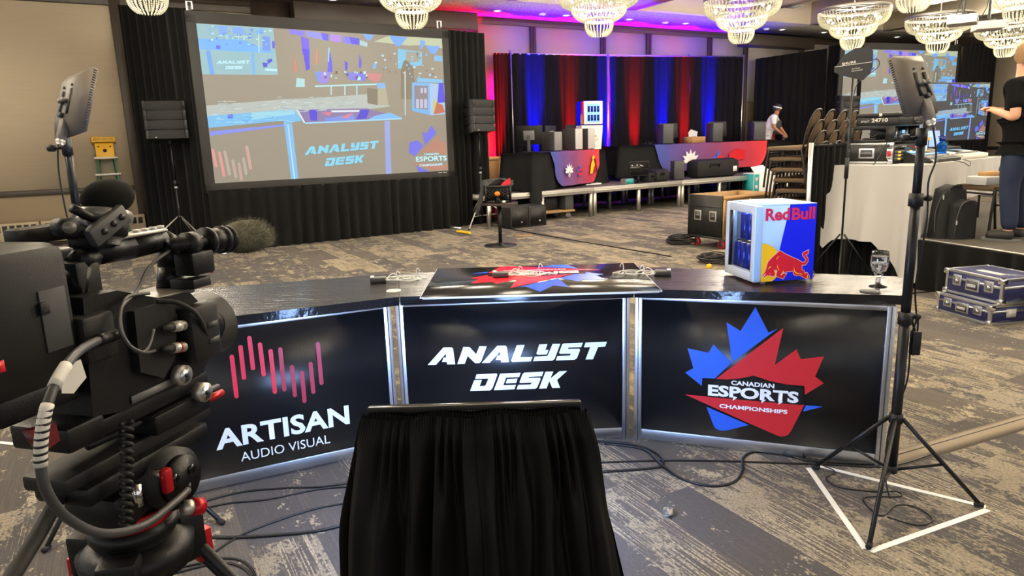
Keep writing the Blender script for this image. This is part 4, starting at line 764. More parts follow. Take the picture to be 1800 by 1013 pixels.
# under the riser
t = thing('furniture_dolly', 'wooden dolly on casters under the stage riser', 'dolly', j1-rd*1.05+rn*.35, RA-.05)
MB().bb(-.62, .62, -.3, .3, .13, .17, None, .006).out('platform', 'seat_tan', t)
for x in (-.5, .5):
    for y in (-.22, .22): c = MB().cyl((x, y-.02, .06), (x, y+.02, .06), .06, n=14).out('wheel', 'mid_grey', t); MB().box((x, y, .115), (.06, .06, .03)).out('caster_fork', 'steel_pole', t)
bag('stowed_case', 'black case stowed on the dolly under the stage', j1-rd*1.05+rn*.38+V(0, 0, .17), RA, (.7, .4, .3), 'case_black', 'case')
t = thing('grey_crate', 'small dark crate at the right end of the dolly under the stage', 'crate', j1-rd*.55+rn*.2+V(0, 0, .17), RA); MB().bb(-.1, .1, -.14, .14, 0, .3, None, .01).out('body', 'dark_grey', t); MB().bb(-.11, .11, -.15, .15, .27, .31, None, .006).out('rim', 'mid_grey', t)
# ================================================================== the desk: three tables, three sign panels
ZT = .80
def tabletop(label, poly, name='desk_table'):
    cxy = Vector((sum(p[0] for p in poly)/4, sum(p[1] for p in poly)/4, 0))
    t = thing(name, label, 'table', cxy, 0, 'desk tables')
    MB().prism([(p[0]-cxy.x, p[1]-cxy.y) for p in poly], .042, TR(0, 0, ZT-.042)).out('tabletop', 'laminate', t)
    for i, p in enumerate(poly):
        q = Vector((p[0]-cxy.x, p[1]-cxy.y, 0))*.80
        if i in (0, 1): q += V(0, .16, 0)
        MB().cyl((q.x, q.y, 0), (q.x, q.y, ZT-.045), .016, n=8).out('leg', 'black_metal', t)
    return t
tabletop('glossy black laminate table on the left of the desk, behind the red bars sign', [(-1.62, 2.72), (-.535, 3.185), (-.63, 3.80), (-1.98, 3.44)])
tabletop('black laminate table in the middle of the desk, under the printed board', [(-.53, 3.185), (.575, 3.20), (.70, 3.78), (-.625, 3.80)])
tabletop('glossy black laminate table on the right of the desk, carrying fridge and goblet', [(.58, 3.20), (1.70, 2.90), (1.915, 3.285), (.705, 3.775)])
HP = .755
def sign_panel(label, p0, p1):
    p0 = Vector(p0); p1 = Vector(p1); d = p1-p0; L = d.length
    t = thing('sign_panel', label, 'sign', p0, math.atan2(d.y, d.x), 'desk sign panels')
    for x in (0, L-.036):
        m = MB().bb(x, x+.036, -.02, .02, 0, HP, None, .003)
        m.out('post', 'alu', t)
        MB().bb(x+.0155, x+.0205, -.0206, -.0190, .004, HP-.004).out('post_groove', 'dark_grey', t)
        MB().cyl((x+.018, -.0, 0), (x+.018, 0, .012), .012, n=8).out('foot', 'black_plastic', t)
    MB().bb(.036, L-.036, -.014, .014, HP-.022, HP, None, .002).out('top_rail', 'alu', t)
    MB().bb(.036, L-.036, -.014, .014, .01, .062, None, .002).out('bottom_rail', 'alu', t)
    MB().bb(.036, L-.036, -.006, .004, .062, HP-.022).out('sign_board', 'print_black', t)
    return t, L
FM = TR(0, -.0068, 0) @ STAND          # plane of the print
# centre
a0 = V(-.587, 3.265, 0); a1 = V(.546, 3.30, 0); ad = (a1-a0).normalized()
c0 = a0+ad*.018; tc_, Lc = sign_panel('black sign panel reading ANALYST DESK, in the middle of the desk', a0+ad*.02, V(.573, 3.301, 0))
m = MB()
for p in LET: m.prism([(x-.02, z) for x, z in p], .0012, FM)
m.out('lettering', 'print_white', tc_)
# right
b0 = V(.622, 3.28, 0); bd = (V(1.663, 2.908, 0)-b0).normalized(); off = .022
tr_, Lr = sign_panel('black sign panel with a blue and red maple leaf on the right of the desk', b0-bd*off, V(1.663, 2.908, 0)+bd*.002)
for P_, mt, nm in ((CB, 'print_blue', 'leaf_print'), (CR, 'print_red', 'leaf_print')):
    for p in P_: MB().prism([(x+off, z) for x, z in p], .001, FM).out(nm, mt, tr_)
BK = TR(0, -.0079, 0) @ STAND
MB().prism([(.33+off, .263), (.36+off, .345), (.43+off, .362), (.535+off, .375), (.64+off, .362), (.755+off, .345), (.75+off, .263)], .0004, BK).out('caption_field', 'print_black', tr_)
text_polys('CANADIAN', 'print_white', tr_, 'lettering', .437+off, .334, .193, .0225, BK, .035, th=.0012, space=1.02)
text_polys('ESPORTS', 'print_white', tr_, 'lettering', .332+off, .270, .406, .057, BK, .04, th=.0012)
m = MB()
for p in SP: m.prism([(x+off, z) for x, z in p], .001, BK)
m.out('lettering_spike', 'print_white', tr_)
text_polys('CHAMPIONSHIPS', 'print_white', tr_, 'lettering', .387+off, .2125, .306, .0205, BK, .035, th=.0012)
# left
l1 = V(-.587, 3.265, 0); l0 = V(-1.448, 2.849, 0); ld_ = (l1-l0).normalized(); st = l0-ld_*.16; lo_ = .16
tl_, Ll = sign_panel('black sign panel with red upright bars over white lettering, left of the desk', st, l1-ld_*.01)
for i, (p, q) in enumerate(BARS):
    r = .0095; n = 8; poly = [(p[0]+r*math.cos(PI*k/n), p[1]+r*math.sin(PI*k/n)) for k in range(n+1)]+[(q[0]+r*math.cos(PI+PI*k/n), q[1]+r*math.sin(PI+PI*k/n)) for k in range(n+1)]
    MB().prism([(x+lo_, z) for x, z in poly], .001, FM).out('bar_print', 'bar_red' if i < 5 else 'bar_dull', tl_)
text_polys('ARTISAN', 'print_white', tl_, 'lettering', .109+lo_, .184, .600, .098, FM, .032, th=.0012, space=1.03)
text_polys('AUDIO VISUAL', 'print_white', tl_, 'lettering', .206+lo_, .1075, .402, .044, FM, .0, th=.0012)

# printed board lying on the middle table
q = [G(743, 527, ZT), G(1159, 515, ZT), G(1102, 466, ZT), G(760, 477, ZT)]
bo = (q[0]+q[1])/2; bx_ = (q[1]-q[0]).normalized(); BA = math.atan2(bx_.y, bx_.x); BW = (q[1]-q[0]).length; BD = .735
t = thing('printed_board', 'glossy black board printed with the maple leaf, lying on the middle of the desk', 'board', V(bo.x, bo.y, ZT), BA)
mat('board_gloss', (.010, .010, .012), .16, bump=((500, 4, 4), .06)); mat('board_blue', hx(45, 100, 225), .2); mat('board_red', hx(215, 35, 52), .2); mat('board_white', (.8, .82, .86), .2)
MB().bb(-BW/2, BW/2, 0, BD, .0, .004).out('lower_sheet', 'white_gloss', t)
MB().bb(-BW/2-.012, BW/2+.012, -.008, BD, .006, .011).out('upper_sheet', 'white_gloss', t)
MB().bb(-BW/2-.009, BW/2+.009, -.005, BD, .011, .0118).out('print_face', 'board_gloss', t)
Mb = TR(0, BD/2, .0120) @ RZ(PI) @ Matrix.Scale(1.12, 4) @ TR(-.53, -.43, 0)
for P_, mt in ((CB, 'board_blue'), (CR, 'board_red')):
    for p in P_: MB().prism(p, .0006, Mb).out('leaf_print', mt, t)
text_polys('ESPORTS', 'board_white', t, 'lettering', .332, .270, .406, .057, Mb, .045, th=.0009)
text_polys('CANADIAN', 'board_white', t, 'lettering', .437, .334, .193, .0225, Mb, .035, th=.0009)
text_polys('CHAMPIONSHIPS', 'board_white', t, 'lettering', .387, .2125, .306, .0205, Mb, .035, th=.0009)
ZB = ZT+.0125

# in-ear packs with coiled white leads
def ear_pack(label, loc, rz, flip=1):
    t = thing('earpiece_pack', label, 'earpiece', loc, rz, 'earpiece packs')
    MB().box((0, 0, .014), (.085, .06, .026), None, .008).out('pack', 'tower_grey', t)
    MB().box((.03*-flip, 0, .029), (.02, .05, .006), None, .002).out('pack_lid', 'light_grey', t)
    s_ = flip
    for k in range(3):
        rr = .05+.014*k; cx_ = s_*(.12+.01*k)
        MB().tube(smooth_path([(cx_+rr*1.5*math.cos(a), rr*.75*math.sin(a), .006+.012*abs(math.sin(a*1.5+k))) for a in [i*PI/5 for i in range(10)]], 3, True), .0022, 5).out('lead', 'cable_white', t)
    for k, (x, h) in enumerate(((.10, .052), (.205, .062))):
        MB().tube(smooth_path([(s_*x, .0, .004), (s_*(x-.004), 0, h*.6), (s_*x, 0, h), (s_*(x+.010), 0, h*.92), (s_*(x+.014), 0, h*.72)], 4), .0026, 5).out('ear_hook', 'cable_white', t)
        MB().sph((s_*x, -.004, .008), .008, 8).out('ear_bud', 'white', t)
    MB().tube(smooth_path([(s_*.04, 0, .012), (s_*.07, .02, .035), (s_*.10, .01, .03), (s_*.15, -.01, .006)], 4), .0022, 5).out('lead', 'cable_white', t)
    return t
ear_pack('earpiece pack with white leads on the left table', G(665, 496, ZT), rad(8), 1)
ear_pack('earpiece pack with white leads on the printed board', G(880, 487, ZB), rad(2), 1)
ear_pack('earpiece pack with white leads by the right edge of the board', G(1165, 484, ZT), rad(-10), -1)
tag(MB().lathe([(0, .001), (.036, .001), (.036, .004), (0, .004)], 20, TR(*G(692, 512, ZT))).out('coaster', 'label_white'), 'thin round coaster on the left table', 'coaster', 'coasters')

# ------------------------------------------------------------------ goblet of water
gp = G(1543, 504, ZT); t = thing('goblet', 'stemmed glass goblet half full of water on the right table', 'glass', gp)
MB().lathe([(0, .0), (.036, .0), (.038, .003), (.016, .010), (.0075, .022), (.012, .030), (.008, .040), (.014, .052), (.030, .075), (.0385, .105), (.0375, .14), (.0345, .165), (.0325, .165), (.0355, .14), (.0365, .105), (.028, .078), (.012, .058), (0, .055)], 32).out('bowl', 'glass', t)
MB().lathe([(0, .0585), (.0118, .0595), (.0275, .0785), (.0355, .104), (.0356, .112), (0, .112)], 32).out('water', 'water', t)
tag(MB().lathe([(0, .001), (.042, .001), (.042, .005), (0, .005)], 22, TR(*G(1529, 513, ZT))).out('coaster', 'dark_grey'), 'dark round coaster beside the goblet', 'coaster', 'coasters')

# ------------------------------------------------------------------ drinks fridge on the desk
fA = G(1336, 496, .815); fB = G(1428, 490, .815); fC = G(1261, 477, .815)
fd = (fB-fA).normalized(); FA = math.atan2(fd.y, fd.x); FWd = (fB-fA).length; FH = .360; FD = (fC-fA).length
FDn = V(-fd.y, fd.x, 0)
t = thing('drinks_fridge', 'small blue and silver drinks fridge with glass door on the right table', 'fridge', V(fA.x, fA.y, ZT), FA, 'drinks fridges')
z0 = .015; FDp = .30      # local x along the printed side (depth of fridge), local y = across the door
w = MB().bb(0, FWd, 0, .012, z0, z0+FH).bb(0, FWd, FDp-.012, FDp, z0, z0+FH).bb(FWd-.02, FWd, .012, FDp-.012, z0, z0+FH).bb(0, FWd-.02, .012, FDp-.012, z0, z0+.03).bb(0, FWd-.02, .012, FDp-.012, z0+FH-.03, z0+FH)
cab = w.out('cabinet', 'fridge_ice', t)
MB().bb(.004, FWd, -.001, FDp+.001, z0+FH, z0+FH+.003).out('top_plate', 'fridge_ice', t)
MB().bb(.02, FWd-.02, .0125, .016, z0+.03, z0+FH-.03).bb(.02, FWd-.02, FDp-.016, FDp-.0125, z0+.03, z0+FH-.03).out('inner_wall', 'fridge_inside', t)
SM = TR(0, -.0008, 0) @ STAND
dz = ZT
MB().prism([(.1346, z0+FH), (FWd, z0+FH), (FWd, z0), (.0594, z0)], .0006, SM).out('side_print', 'fridge_blue', t)
MB().prism([(max(x, .001), max(z-dz, z0)) for x, z in YE[0]], .0006, TR(0, -.0015, 0) @ STAND).out('sun_print', 'fridge_yellow', t)
BUp = [(x, z-dz) for x, z in BU[0]]; bcx = sum(p[0] for p in BUp)/len(BUp)
# outline: each edge of the figure pushed outwards a little
ol = []
n = len(BUp); ar = sum(BUp[i-1][0]*BUp[i][1]-BUp[i][0]*BUp[i-1][1] for i in range(n)); sg = 1 if ar > 0 else -1
m = MB()
for i in range(n):
    a = Vector(BUp[i-1]); b_ = Vector(BUp[i]); d = (b_-a)
    if d.length < 1e-6: continue
    d.normalize(); nn_ = Vector((d.y, -d.x))*sg*.0024
    m.prism([tuple(a-nn_*.5-d*.0008), tuple(b_-nn_*.5+d*.0008), tuple(b_+nn_+d*.0008), tuple(a+nn_-d*.0008)], .0004, TR(0, -.0022, 0) @ STAND)
m.out('bull_outline', 'bull_line', t)
MB().prism(BUp, .0004, TR(0, -.0024, 0) @ STAND).out('bull_print', 'bull_red', t)
m = MB()
for p in LN: m.prism([(x, z-dz) for x, z in p], .0003, TR(0, -.0029, 0) @ STAND)
m.out('bull_detail', 'fridge_yellow', t)
text_polys('Red', 'rb_red', t, 'lettering', .0117, 1.1035-dz, .122, .058, TR(0, -.002, 0) @ STAND, .035, th=.001)
text_polys('Bull', 'rb_red', t, 'lettering', .143, 1.1020-dz, .118, .0585, TR(0, -.002, 0) @ STAND, .035, th=.001)
DW = .30
d = MB().bb(-.034, -.004, -.002, .04, z0-.002, z0+FH, None, .004).bb(-.034, -.004, FDp-.036, FDp, z0-.002, z0+FH, None, .004).bb(-.034, -.004, .04, FDp-.036, z0-.002, z0+.042, None, .003).bb(-.034, -.004, .04, FDp-.036, z0+FH-.04, z0+FH, None, .003).out('door', 'fridge_silver', t)
MB().bb(-.036, -.0005, -.004, .010, z0, z0+FH-.004, None, .003).out('door_handle', 'fridge_ice', d)
mat('pane', (.02, .02, .025), .03, alpha=.07)
MB().bb(-.026, -.022, .04, FDp-.036, z0+.042, z0+FH-.04).out('glass_pane', 'pane', d)
MB().bb(-.032, -.018, FDp-.046, FDp-.036, z0+.04, z0+FH-.04).bb(-.032, -.018, .04, .046, z0+.04, z0+FH-.04).out('glass_gasket', 'black_plastic', d)
m = MB()
for k in range(9): m.cyl((.01+k*.026, .02, z0+.178), (.01+k*.026, FDp-.02, z0+.178), .0016, n=5)
m.cyl((.008, .02, z0+.178), (.008, FDp-.02, z0+.178), .003, n=6).out('wire_shelf', 'chrome', t)
for x, y in ((.03, .03), (.03, FDp-.03), (FWd-.03, .03), (FWd-.03, FDp-.03)): MB().cyl((x, y, 0), (x, y, z0+.002), .012, n=10).out('foot', 'light_grey', t)
MB().tube(smooth_path([(FWd, .1, .05), (FWd+.03, .08, .055), (FWd+.04, .05, .03), (FWd+.01, .03, .004)], 5), .003, 6).out('power_cord', 'cable', t)
lf = bpy.data.lights.new('fridge_lamp', 'AREA'); lf.energy = .9; lf.color = (.8, .9, 1); lf.shape = 'RECTANGLE'; lf.size = .14; lf.size_y = .2
lfo = bpy.data.objects.new('interior_lamp', lf); COL.objects.link(lfo); lfo.parent = t; lfo.location = (.07, FDp/2, z0+FH-.034)
can0 = None; fm = Matrix.Translation(V(fA.x, fA.y, ZT)) @ RZ(FA)
rows = [('upper', z0+.181, [(.025, .155), (.025, .208), (.08, .19), (.08, .245), (.14, .26)]), ('lower', z0+.031, [(.025, .10), (.025, .152), (.025, .204), (.025, .256), (.08, .10), (.08, .152), (.08, .204), (.08, .256)])]
for nm, z, spots in rows:
    for k, (x, y) in enumerate(spots):
        nth = [q for q in spots if abs(q[0]-x) < .01]; nth = nth.index((x, y))
        p = fm @ V(x, y, z); lab = 'blue drink can, %s shelf of the desk fridge, %s row, %s from the handle' % (nm, 'front' if x < .05 else ('second' if x < .1 else 'back'), ['first', 'second', 'third', 'fourth'][nth])
        if can0 is None:
            can0 = thing('drink_can', lab, 'can', p, 0, 'cans in the drinks fridge')
            MB().lathe([(0, 0), (.020, 0), (.0245, .006), (.0245, .122), (.020, .130), (0, .130)], 16).out('body', 'can_blue', can0)
            MB().lathe([(0, .1305), (.019, .1305), (.021, .133), (.019, .134)], 14).out('lid', 'chrome', can0)
            MB().prism([(-.012, .01), (.012, .01), (.016, .06), (-.004, .06)], .001, RZ(FA-PI/2+PI) @ TR(0, -.0246, 0) @ STAND).out('silver_print', 'can_silver', can0)
        else: dup(can0, p, 0, lab)

# ================================================================== skirted monitor in front of the desk
mat('camera_matte', (.02, .019, .017), .5)
mx0, mx1, my = -.433, .192, 1.9
t = thing('skirted_monitor', 'floor monitor facing the desk, its back wrapped in a gathered black skirt', 'monitor', V((mx0+mx1)/2, my, 0), 0)
w = mx1-mx0
MB().bb(-w/2, w/2, .012, .035, .375, .750, None, .004).out('panel', 'black_gloss', t)
MB().bb(-w/2+.012, w/2-.012, .0352, .0362, .39, .735).out('screen', 'monitor_glow', t)
MB().bb(-w/2, w/2, .004, .011, .735, .752, None, .002).out('bezel_lip', 'camera_matte', t)
MB().box((0, .03, .2), (.10, .06, .4), None, .01).box((0, .04, .012), (.4, .28, .024), None, .006).out('stand', 'black_metal', t)
rnd = random.Random(4)
fold = [rnd.uniform(.6, 1.3) for _ in range(60)]
def skirt(a, b_):
    # a: along the back, wrapping both sides; b_: 0 top .. 1 floor
    ang = (a-.5)*2; s_ = max(-1, min(1, ang*1.18)); wrap = max(0, abs(ang)-.847)/.153
    flare = (b_**.8); x = s_*(w/2+.012+.09*flare); y = -.02-.05*math.sin(min(1, b_*1.4)*PI/2)
    if wrap > 0: x = math.copysign(w/2+.014+.10*flare, ang); y += wrap*.05
    k = a*21; i = int(k); am = fold[i]*(1-(k-i))+fold[i+1]*(k-i)
    s1 = min(1, max(0, (b_-.06)/.45)); s1 = s1*s1*(3-2*s1)
    g = (1-s1)*math.sin(2*PI*(k+.5*math.sin(a*31)))*am+s1*(.9*math.sin(2*PI*(a*8.2+.28*math.sin(a*17+b_*1.5)+.1*b_))+.45*math.sin(2*PI*(a*13.5+.2*math.sin(a*23)-.15*b_)))*(.7+.5*am)
    pleat = math.sin(a*2*PI*110)*.004*max(0, 1-b_*9)
    out = .003+.013*min(1, b_*6)+.012*s1
    z = .727+.006*math.sin(a*23)-b_*.722
    bulge = .022*math.exp(-((b_-.08)/.05)**2)
    return V(x+(g*out*(1 if wrap > 0 else .35))*(1 if ang > 0 else -1), y-g*out-pleat-bulge*.4, z)
MB().grid(skirt, 420, 26).out('gathered_skirt', 'drape_satin', t, sharp=3.2)
def hem(a, b_):
    s_ = (a-.5)*2*(w/2+.008); return V(s_, -.014-.004*math.sin(a*2*PI*120)-.012*b_*math.sin(PI*b_), .736+.006*math.sin(a*23)-b_*.05+.0025*math.sin(a*2*PI*70)*(1-b_))
MB().grid(hem, 480, 5).out('elastic_heading', 'drape_satin', t, sharp=3.2)
# ================================================================== camcorder on its tripod (left foreground)
CD = V(.27, .96, 0).normalized(); CR_ = V(CD.y, -CD.x, 0); CP = V(-.615, 1.165, 0); CA = math.atan2(CD.y, CD.x)-PI/2
def CM(x, y, off=.05):            # local point of the camera rig: x right, y forward, z up
    d = ray(x, y); t = (CP+CR_*off-V(0, 0, CAMH)).dot(CR_)/d.dot(CR_); q = V(0, 0, CAMH)+d*t
    return V(off, (q-CP).dot(CD), q.z)
t = thing('camcorder', 'black broadcast camcorder with furry microphone, left foreground', 'camera', CP, CA)
cam_root = t
# rear battery block
mat('camera_grey', (.011, .011, .0112), .46, bump=(500, .1), spec=.35); mat('camera_black', (.0045, .0045, .005), .40, bump=(300, .08), spec=.35); mat('hood_grey', (.035, .034, .033), .5); mat('camera_edge', (.17, .16, .14), .35, .4)
b = MB().bb(-.065, .06, -.345, -.205, 1.190, 1.385, None, .018).out('battery', 'camera_grey', t)
MB().bb(.0600, .0625, -.262, -.222, 1.24, 1.325, None, .001).out('latch_plate', 'dark_grey', b); MB().bb(.0625, .0665, -.265, -.252, 1.293, 1.310, None, .001).out('latch', 'black_plastic', b)
MB().bb(.0600, .0610, -.335, -.322, 1.235, 1.25).out('badge', 'red', b)
text_polys('T', 'red', b, 'lettering', -.328, 1.300, .010, .012, TR(.0603, 0, 0) @ RZ(PI/2) @ STAND, .02)
MB().bb(-.05, .045, -.33, -.21, 1.155, 1.192, None, .006).out('battery_plate', 'camera_black', t)
# body
prof = [(-.205, 1.125), (-.19, 1.30), (-.13, 1.298), (-.05, 1.268), (.02, 1.262), (.045, 1.235), (.045, 1.13), (.02, 1.112), (-.15, 1.112)]
MB().prism(prof, .11, TR(-.055, 0, 0) @ RZ(PI/2) @ RX(PI/2)).out('body', 'camera_black', t)
MB().prism([(-.12, 1.165), (-.115, 1.262), (-.045, 1.262), (-.028, 1.235), (-.045, 1.165), (-.075, 1.14)], .012, TR(.055, 0, 0) @ RZ(PI/2) @ RX(PI/2)).out('side_cover', 'camera_grey', t)
MB().bb(.055, .088, -.022, .05, 1.145, 1.245, None, .010).out('audio_box', 'camera_grey', t)
MB().bb(-.06, .07, -.21, -.155, 1.205, 1.275, None, .006).out('rear_box', 'camera_grey', t)
MB().bb(-.11, -.045, -.20, -.10, 1.285, 1.36, None, .006).out('side_monitor', 'camera_black', t); MB().bb(-.105, -.05, -.206, -.2015, 1.29, 1.352).out('side_monitor_screen', 'lcd_small', t)
MB().bb(.056, .058, -.135, -.03, 1.118, 1.130).out('name_strip', 'mid_grey', t)
for z in (1.20, 1.172): MB().bb(.0885, .0892, .015, .04, z, z+.010).out('side_switch', 'dark_grey', t)
# lens and hood
LM = TR(0, 0, 1.178) @ RX(-PI/2)
MB().lathe([(.048, .03), (.050, .04), (.050, .05), (.047, .055), (.047, .118), (.042, .12)], 36, LM).out('lens_barrel', 'camera_black', t)
MB().lathe([(0, .112), (.044, .112)], 30, LM).out('front_element', 'black_gloss', t)
def hood(a, b_):
    an = a*2*PI; cut = .022*(.5-.5*math.cos(2*(an))) ; y = .082+.024*math.cos(2*an+.5)-.004+b_*(.050-.024*math.cos(2*an+.5)); r = .0545+.006*b_
    return LM @ V(r*math.cos(an), r*math.sin(an), y)
def hoodi(a, b_):
    an = a*2*PI; cut = .022*(.5-.5*math.cos(2*(an))); y = .082+.024*math.cos(2*an+.5)-.004+b_*(.050-.024*math.cos(2*an+.5)); r = .0525+.006*b_
    return LM @ V(r*math.cos(an), r*math.sin(an), y)
MB().grid(hood, 48, 5).grid(hoodi, 48, 5).out('lens_hood', 'hood_grey', t, sharp=3)
m = MB()
for k in range(40): a = k*2*PI/40; m.box((.0505, 0, .048), (.002, .004, .012), LM @ RZ(a))
m.out('focus_ring', 'black_plastic', t)
# handle
hp = [(0, -.155, 1.295), (0, -.14, 1.335), (0, -.115, 1.352), (0, -.04, 1.350), (0, .03, 1.352), (0, .05, 1.34), (0, .045, 1.30), (0, .035, 1.265)]
m = MB()
for a_, b__ in zip(hp, hp[1:]): m.tube([a_, b__], .021, 10)
m.out('handle', 'camera_black', t)
MB().bb(-.02, .02, -.10, .03, 1.366, 1.372, None, .003).out('handle_keys', 'camera_edge', t)
for k in range(4): MB().cyl((0, -.02+k*.018, 1.371), (0, -.02+k*.018, 1.376), .006, n=10).out('key', 'label_white', t)
MB().bb(-.02, .02, -.162, -.118, 1.275, 1.345, RX(0), .006).out('handle_post', 'camera_grey', t)
MB().bb(-.03, .05, -.10, .04, 1.258, 1.268, None, .002).out('top_plate', 'camera_edge', t)
# microphone
ma, mb_ = CM(335, 428, .05), CM(400, 420, .05); md = (mb_-ma).normalized()
MB().cyl(ma-md*.05, ma+md*.13, .0125, n=14).out('microphone', 'camera_black', t)
MB().cyl(ma-md*.012, ma+md*.008, .02, n=16).out('mic_clip', 'camera_grey', t)
MB().cyl(ma+md*.035, ma+md*.09, .022, n=18).out('mic_mount', 'camera_black', t)
for k in (.035, .075, .09): MB().cyl(ma+md*k, ma+md*(k+.008), .0255, n=18).out('mic_ring', 'camera_grey', t)
fc = ma+md*.155; rnd = random.Random(5)
m = MB(); Mf = Matrix.Translation(fc) @ md.to_track_quat('Z', 'Y').to_matrix().to_4x4()
m.lathe([(.020, -.055), (.028, -.04), (.032, -.01), (.032, .02), (.026, .042), (.014, .054), (0, .058)], 20, Mf)
for k in range(2600):
    zz = rnd.uniform(-.05, .056); an = rnd.uniform(0, 2*PI); rr = .032*math.sqrt(max(.05, 1-((zz)/.062)**2))
    p0 = V(rr*.9*math.cos(an), rr*.9*math.sin(an), zz); dd = V(math.cos(an+rnd.uniform(-.5, .5)), math.sin(an+rnd.uniform(-.5, .5)), rnd.uniform(-.3, .9)+zz*14).normalized()
    sd2 = dd.orthogonal().normalized()*.0010; L_ = rnd.uniform(.007, .018)
    v = [m.bm.verts.new(Mf @ q) for q in (p0-sd2, p0+sd2, p0+dd*L_)]; m.face(v)
m.out('fur_windscreen', 'fur', t, sharp=3.2)
MB().bb(.03, .07, .02, .075, 1.29, 1.33, None, .004).out('mic_holder', 'camera_black', t)
MB().tube([(.05, .075, 1.315), (.05, .085, 1.30), (.05, .082, 1.285)], .006, 8).out('clamp_lever', 'red_anod', t)
MB().bb(.02, .07, .015, .06, 1.268, 1.285, None, .003).out('shoe_mount', 'camera_grey', t)
# viewfinder: foam cup, barrel, bracket arms
ec = CM(188, 360, .02)
Me = Matrix.Translation(ec) @ RZ(rad(10)) @ RX(rad(-14))
MB().sph((0, .006, .010), .036, 24, Me @ RX(rad(20)), (.9, 1.30, .78)).out('eye_cup', 'foam', t)
MB().lathe([(.026, -.030), (.033, -.024), (.034, -.012), (.030, -.008)], 28, Me @ Matrix.Diagonal((.95, 1.32, 1, 1))).out('eyepiece_ring', 'camera_edge', t)
MB().lathe([(.022, -.05), (.028, -.046), (.030, -.028), (.026, -.024)], 28, Me @ Matrix.Diagonal((.9, 1.25, 1, 1))).out('eyepiece_barrel', 'camera_black', t)
MB().lathe([(0, -.062), (.018, -.062), (.023, -.048), (0, -.046)], 24, Me @ Matrix.Diagonal((.9, 1.2, 1, 1))).out('eyepiece_tube', 'camera_grey', t)
p1 = CM(150, 378, .04); p2 = CM(185, 392, .04); p3 = CM(175, 420, .04); p4_ = CM(205, 372, .045); p5_ = CM(195, 432, .04)
MB().tube([p1+V(0, -.02, .012), p1, p2], .007, 8).out('bracket_lever', 'camera_black', t)
MB().cyl(p2-V(.045, 0, 0), p2+V(.012, 0, 0), .013, n=16).out('bracket_rod', 'camera_black', t)
MB().cyl(CM(122, 400, .04)-V(.02, 0, 0), CM(122, 400, .04)+V(.004, 0, 0), .014, n=18).out('rod_clamp', 'camera_grey', t)
MB().cyl(CM(122, 400, .045), CM(122, 400, .049), .009, n=16).out('rod_end', 'camera_edge', t)
MB().tube([CM(122, 400, .03), CM(150, 408, .03), p3], .010, 8).out('bracket_arm', 'camera_grey', t)
q0 = CM(172, 410, .05); q1 = CM(208, 380, .05)
dq = (q1-q0); LB = dq.length; dq.normalize(); Mq = Matrix.Translation(q0) @ Matrix((V(1, 0, 0), dq, V(1, 0, 0).cross(dq))).transposed().to_4x4()
MB().box((0, LB*.45, 0), (.016, LB+.03, .030), Mq, .005).out('bracket_plate', 'dark_grey', t)
for k in (.1, .55, .95): MB().cyl((.008, LB*k, 0), (.0105, LB*k, 0), .005, n=12, M=Mq).out('bracket_screw', 'black_plastic', t)
MB().bb(-.02, .035, -.135, -.09, 1.362, 1.385, None, .004).out('bracket_base', 'camera_black', t)
MB().bb(-.05, -.02, -.21, -.12, 1.375, 1.40, RX(rad(0)), .006).out('finder_body', 'camera_grey', t)
# audio connectors and leads
for k, (y0, y1, mt) in enumerate(((572, 580, 'label_white'), (610, 616, 'red_anod'))):
    a = CM(322, y0, .075); b_ = CM(272, y1, .085); dd = (b_-a).normalized()
    MB().cyl(a, a+dd*.03, .0088, n=14).out('plug_shell', 'alu_dull', t); MB().cyl(a+dd*.012, a+dd*.016, .0092, n=14).out('plug_band', mt, t); MB().cyl(a+dd*.03, a+dd*.055, .0075, .004, n=12).out('plug_boot', 'rubber', t)
mat('cable_grey', (.05, .05, .052), .45)
MB().tube(smooth_path([CM(270, 580, .085), CM(262, 608, .095), CM(250, 620, .10), CM(232, 612, .095), CM(215, 585, .09), CM(212, 550, .08), CM(225, 522, .07), CM(262, 516, .06)], 6), .0028, 6).out('audio_lead', 'cable_grey', t)
MB().tube(smooth_path([CM(272, 617, .085), CM(252, 620, .10), CM(226, 606, .095), CM(210, 575, .09), CM(214, 540, .08), CM(240, 512, .06), CM(262, 470, .05), CM(300, 440, .05)], 6), .0028, 6).out('audio_lead', 'cable_grey', t)
MB().tube(smooth_path([CM(275, 530, .062), CM(310, 532, .08), CM(345, 552, .095), CM(364, 590, .085)], 6), .004, 6).out('focus_lead', 'rubber', t)
# thick camera cable looping back to the tripod
cp_ = smooth_path([CM(205, 588, .07), CM(165, 602, .10), CM(128, 628, .13), CM(95, 680, .15), CM(76, 745, .16), CM(72, 820, .16), CM(85, 870, .16), CM(120, 912, .15), CM(180, 938, .14), CM(250, 925, .12), CM(305, 885, .11), CM(330, 862, .10)], 6)
MB().tube(cp_, .0062, 10).out('camera_cable', 'cable_grey', t)
MB().tube(cp_[0:6], .0085, 12).out('cable_plug', 'camera_black', t); MB().tube(cp_[14:19], .0078, 10).out('cable_sleeve', 'label_white', t); MB().tube(cp_[21:31], .0074, 10).out('cable_barcode', 'label_white', t)
m = MB()
for k in range(22, 30): m.cyl(cp_[k]-V(0, 0, .0015), cp_[k]+V(0, 0, .0015), .0079, n=10)
m.out('barcode_line', 'black_plastic', t)
MB().prism([(0, 0), (.03, .004), (.034, -.022), (.012, -.036), (-.004, -.03)], .001, TR(.135, cp_[15].y+.002, cp_[15].z) @ RZ(PI/2) @ RX(PI/2)).out('cable_flag', 'label_white', t)
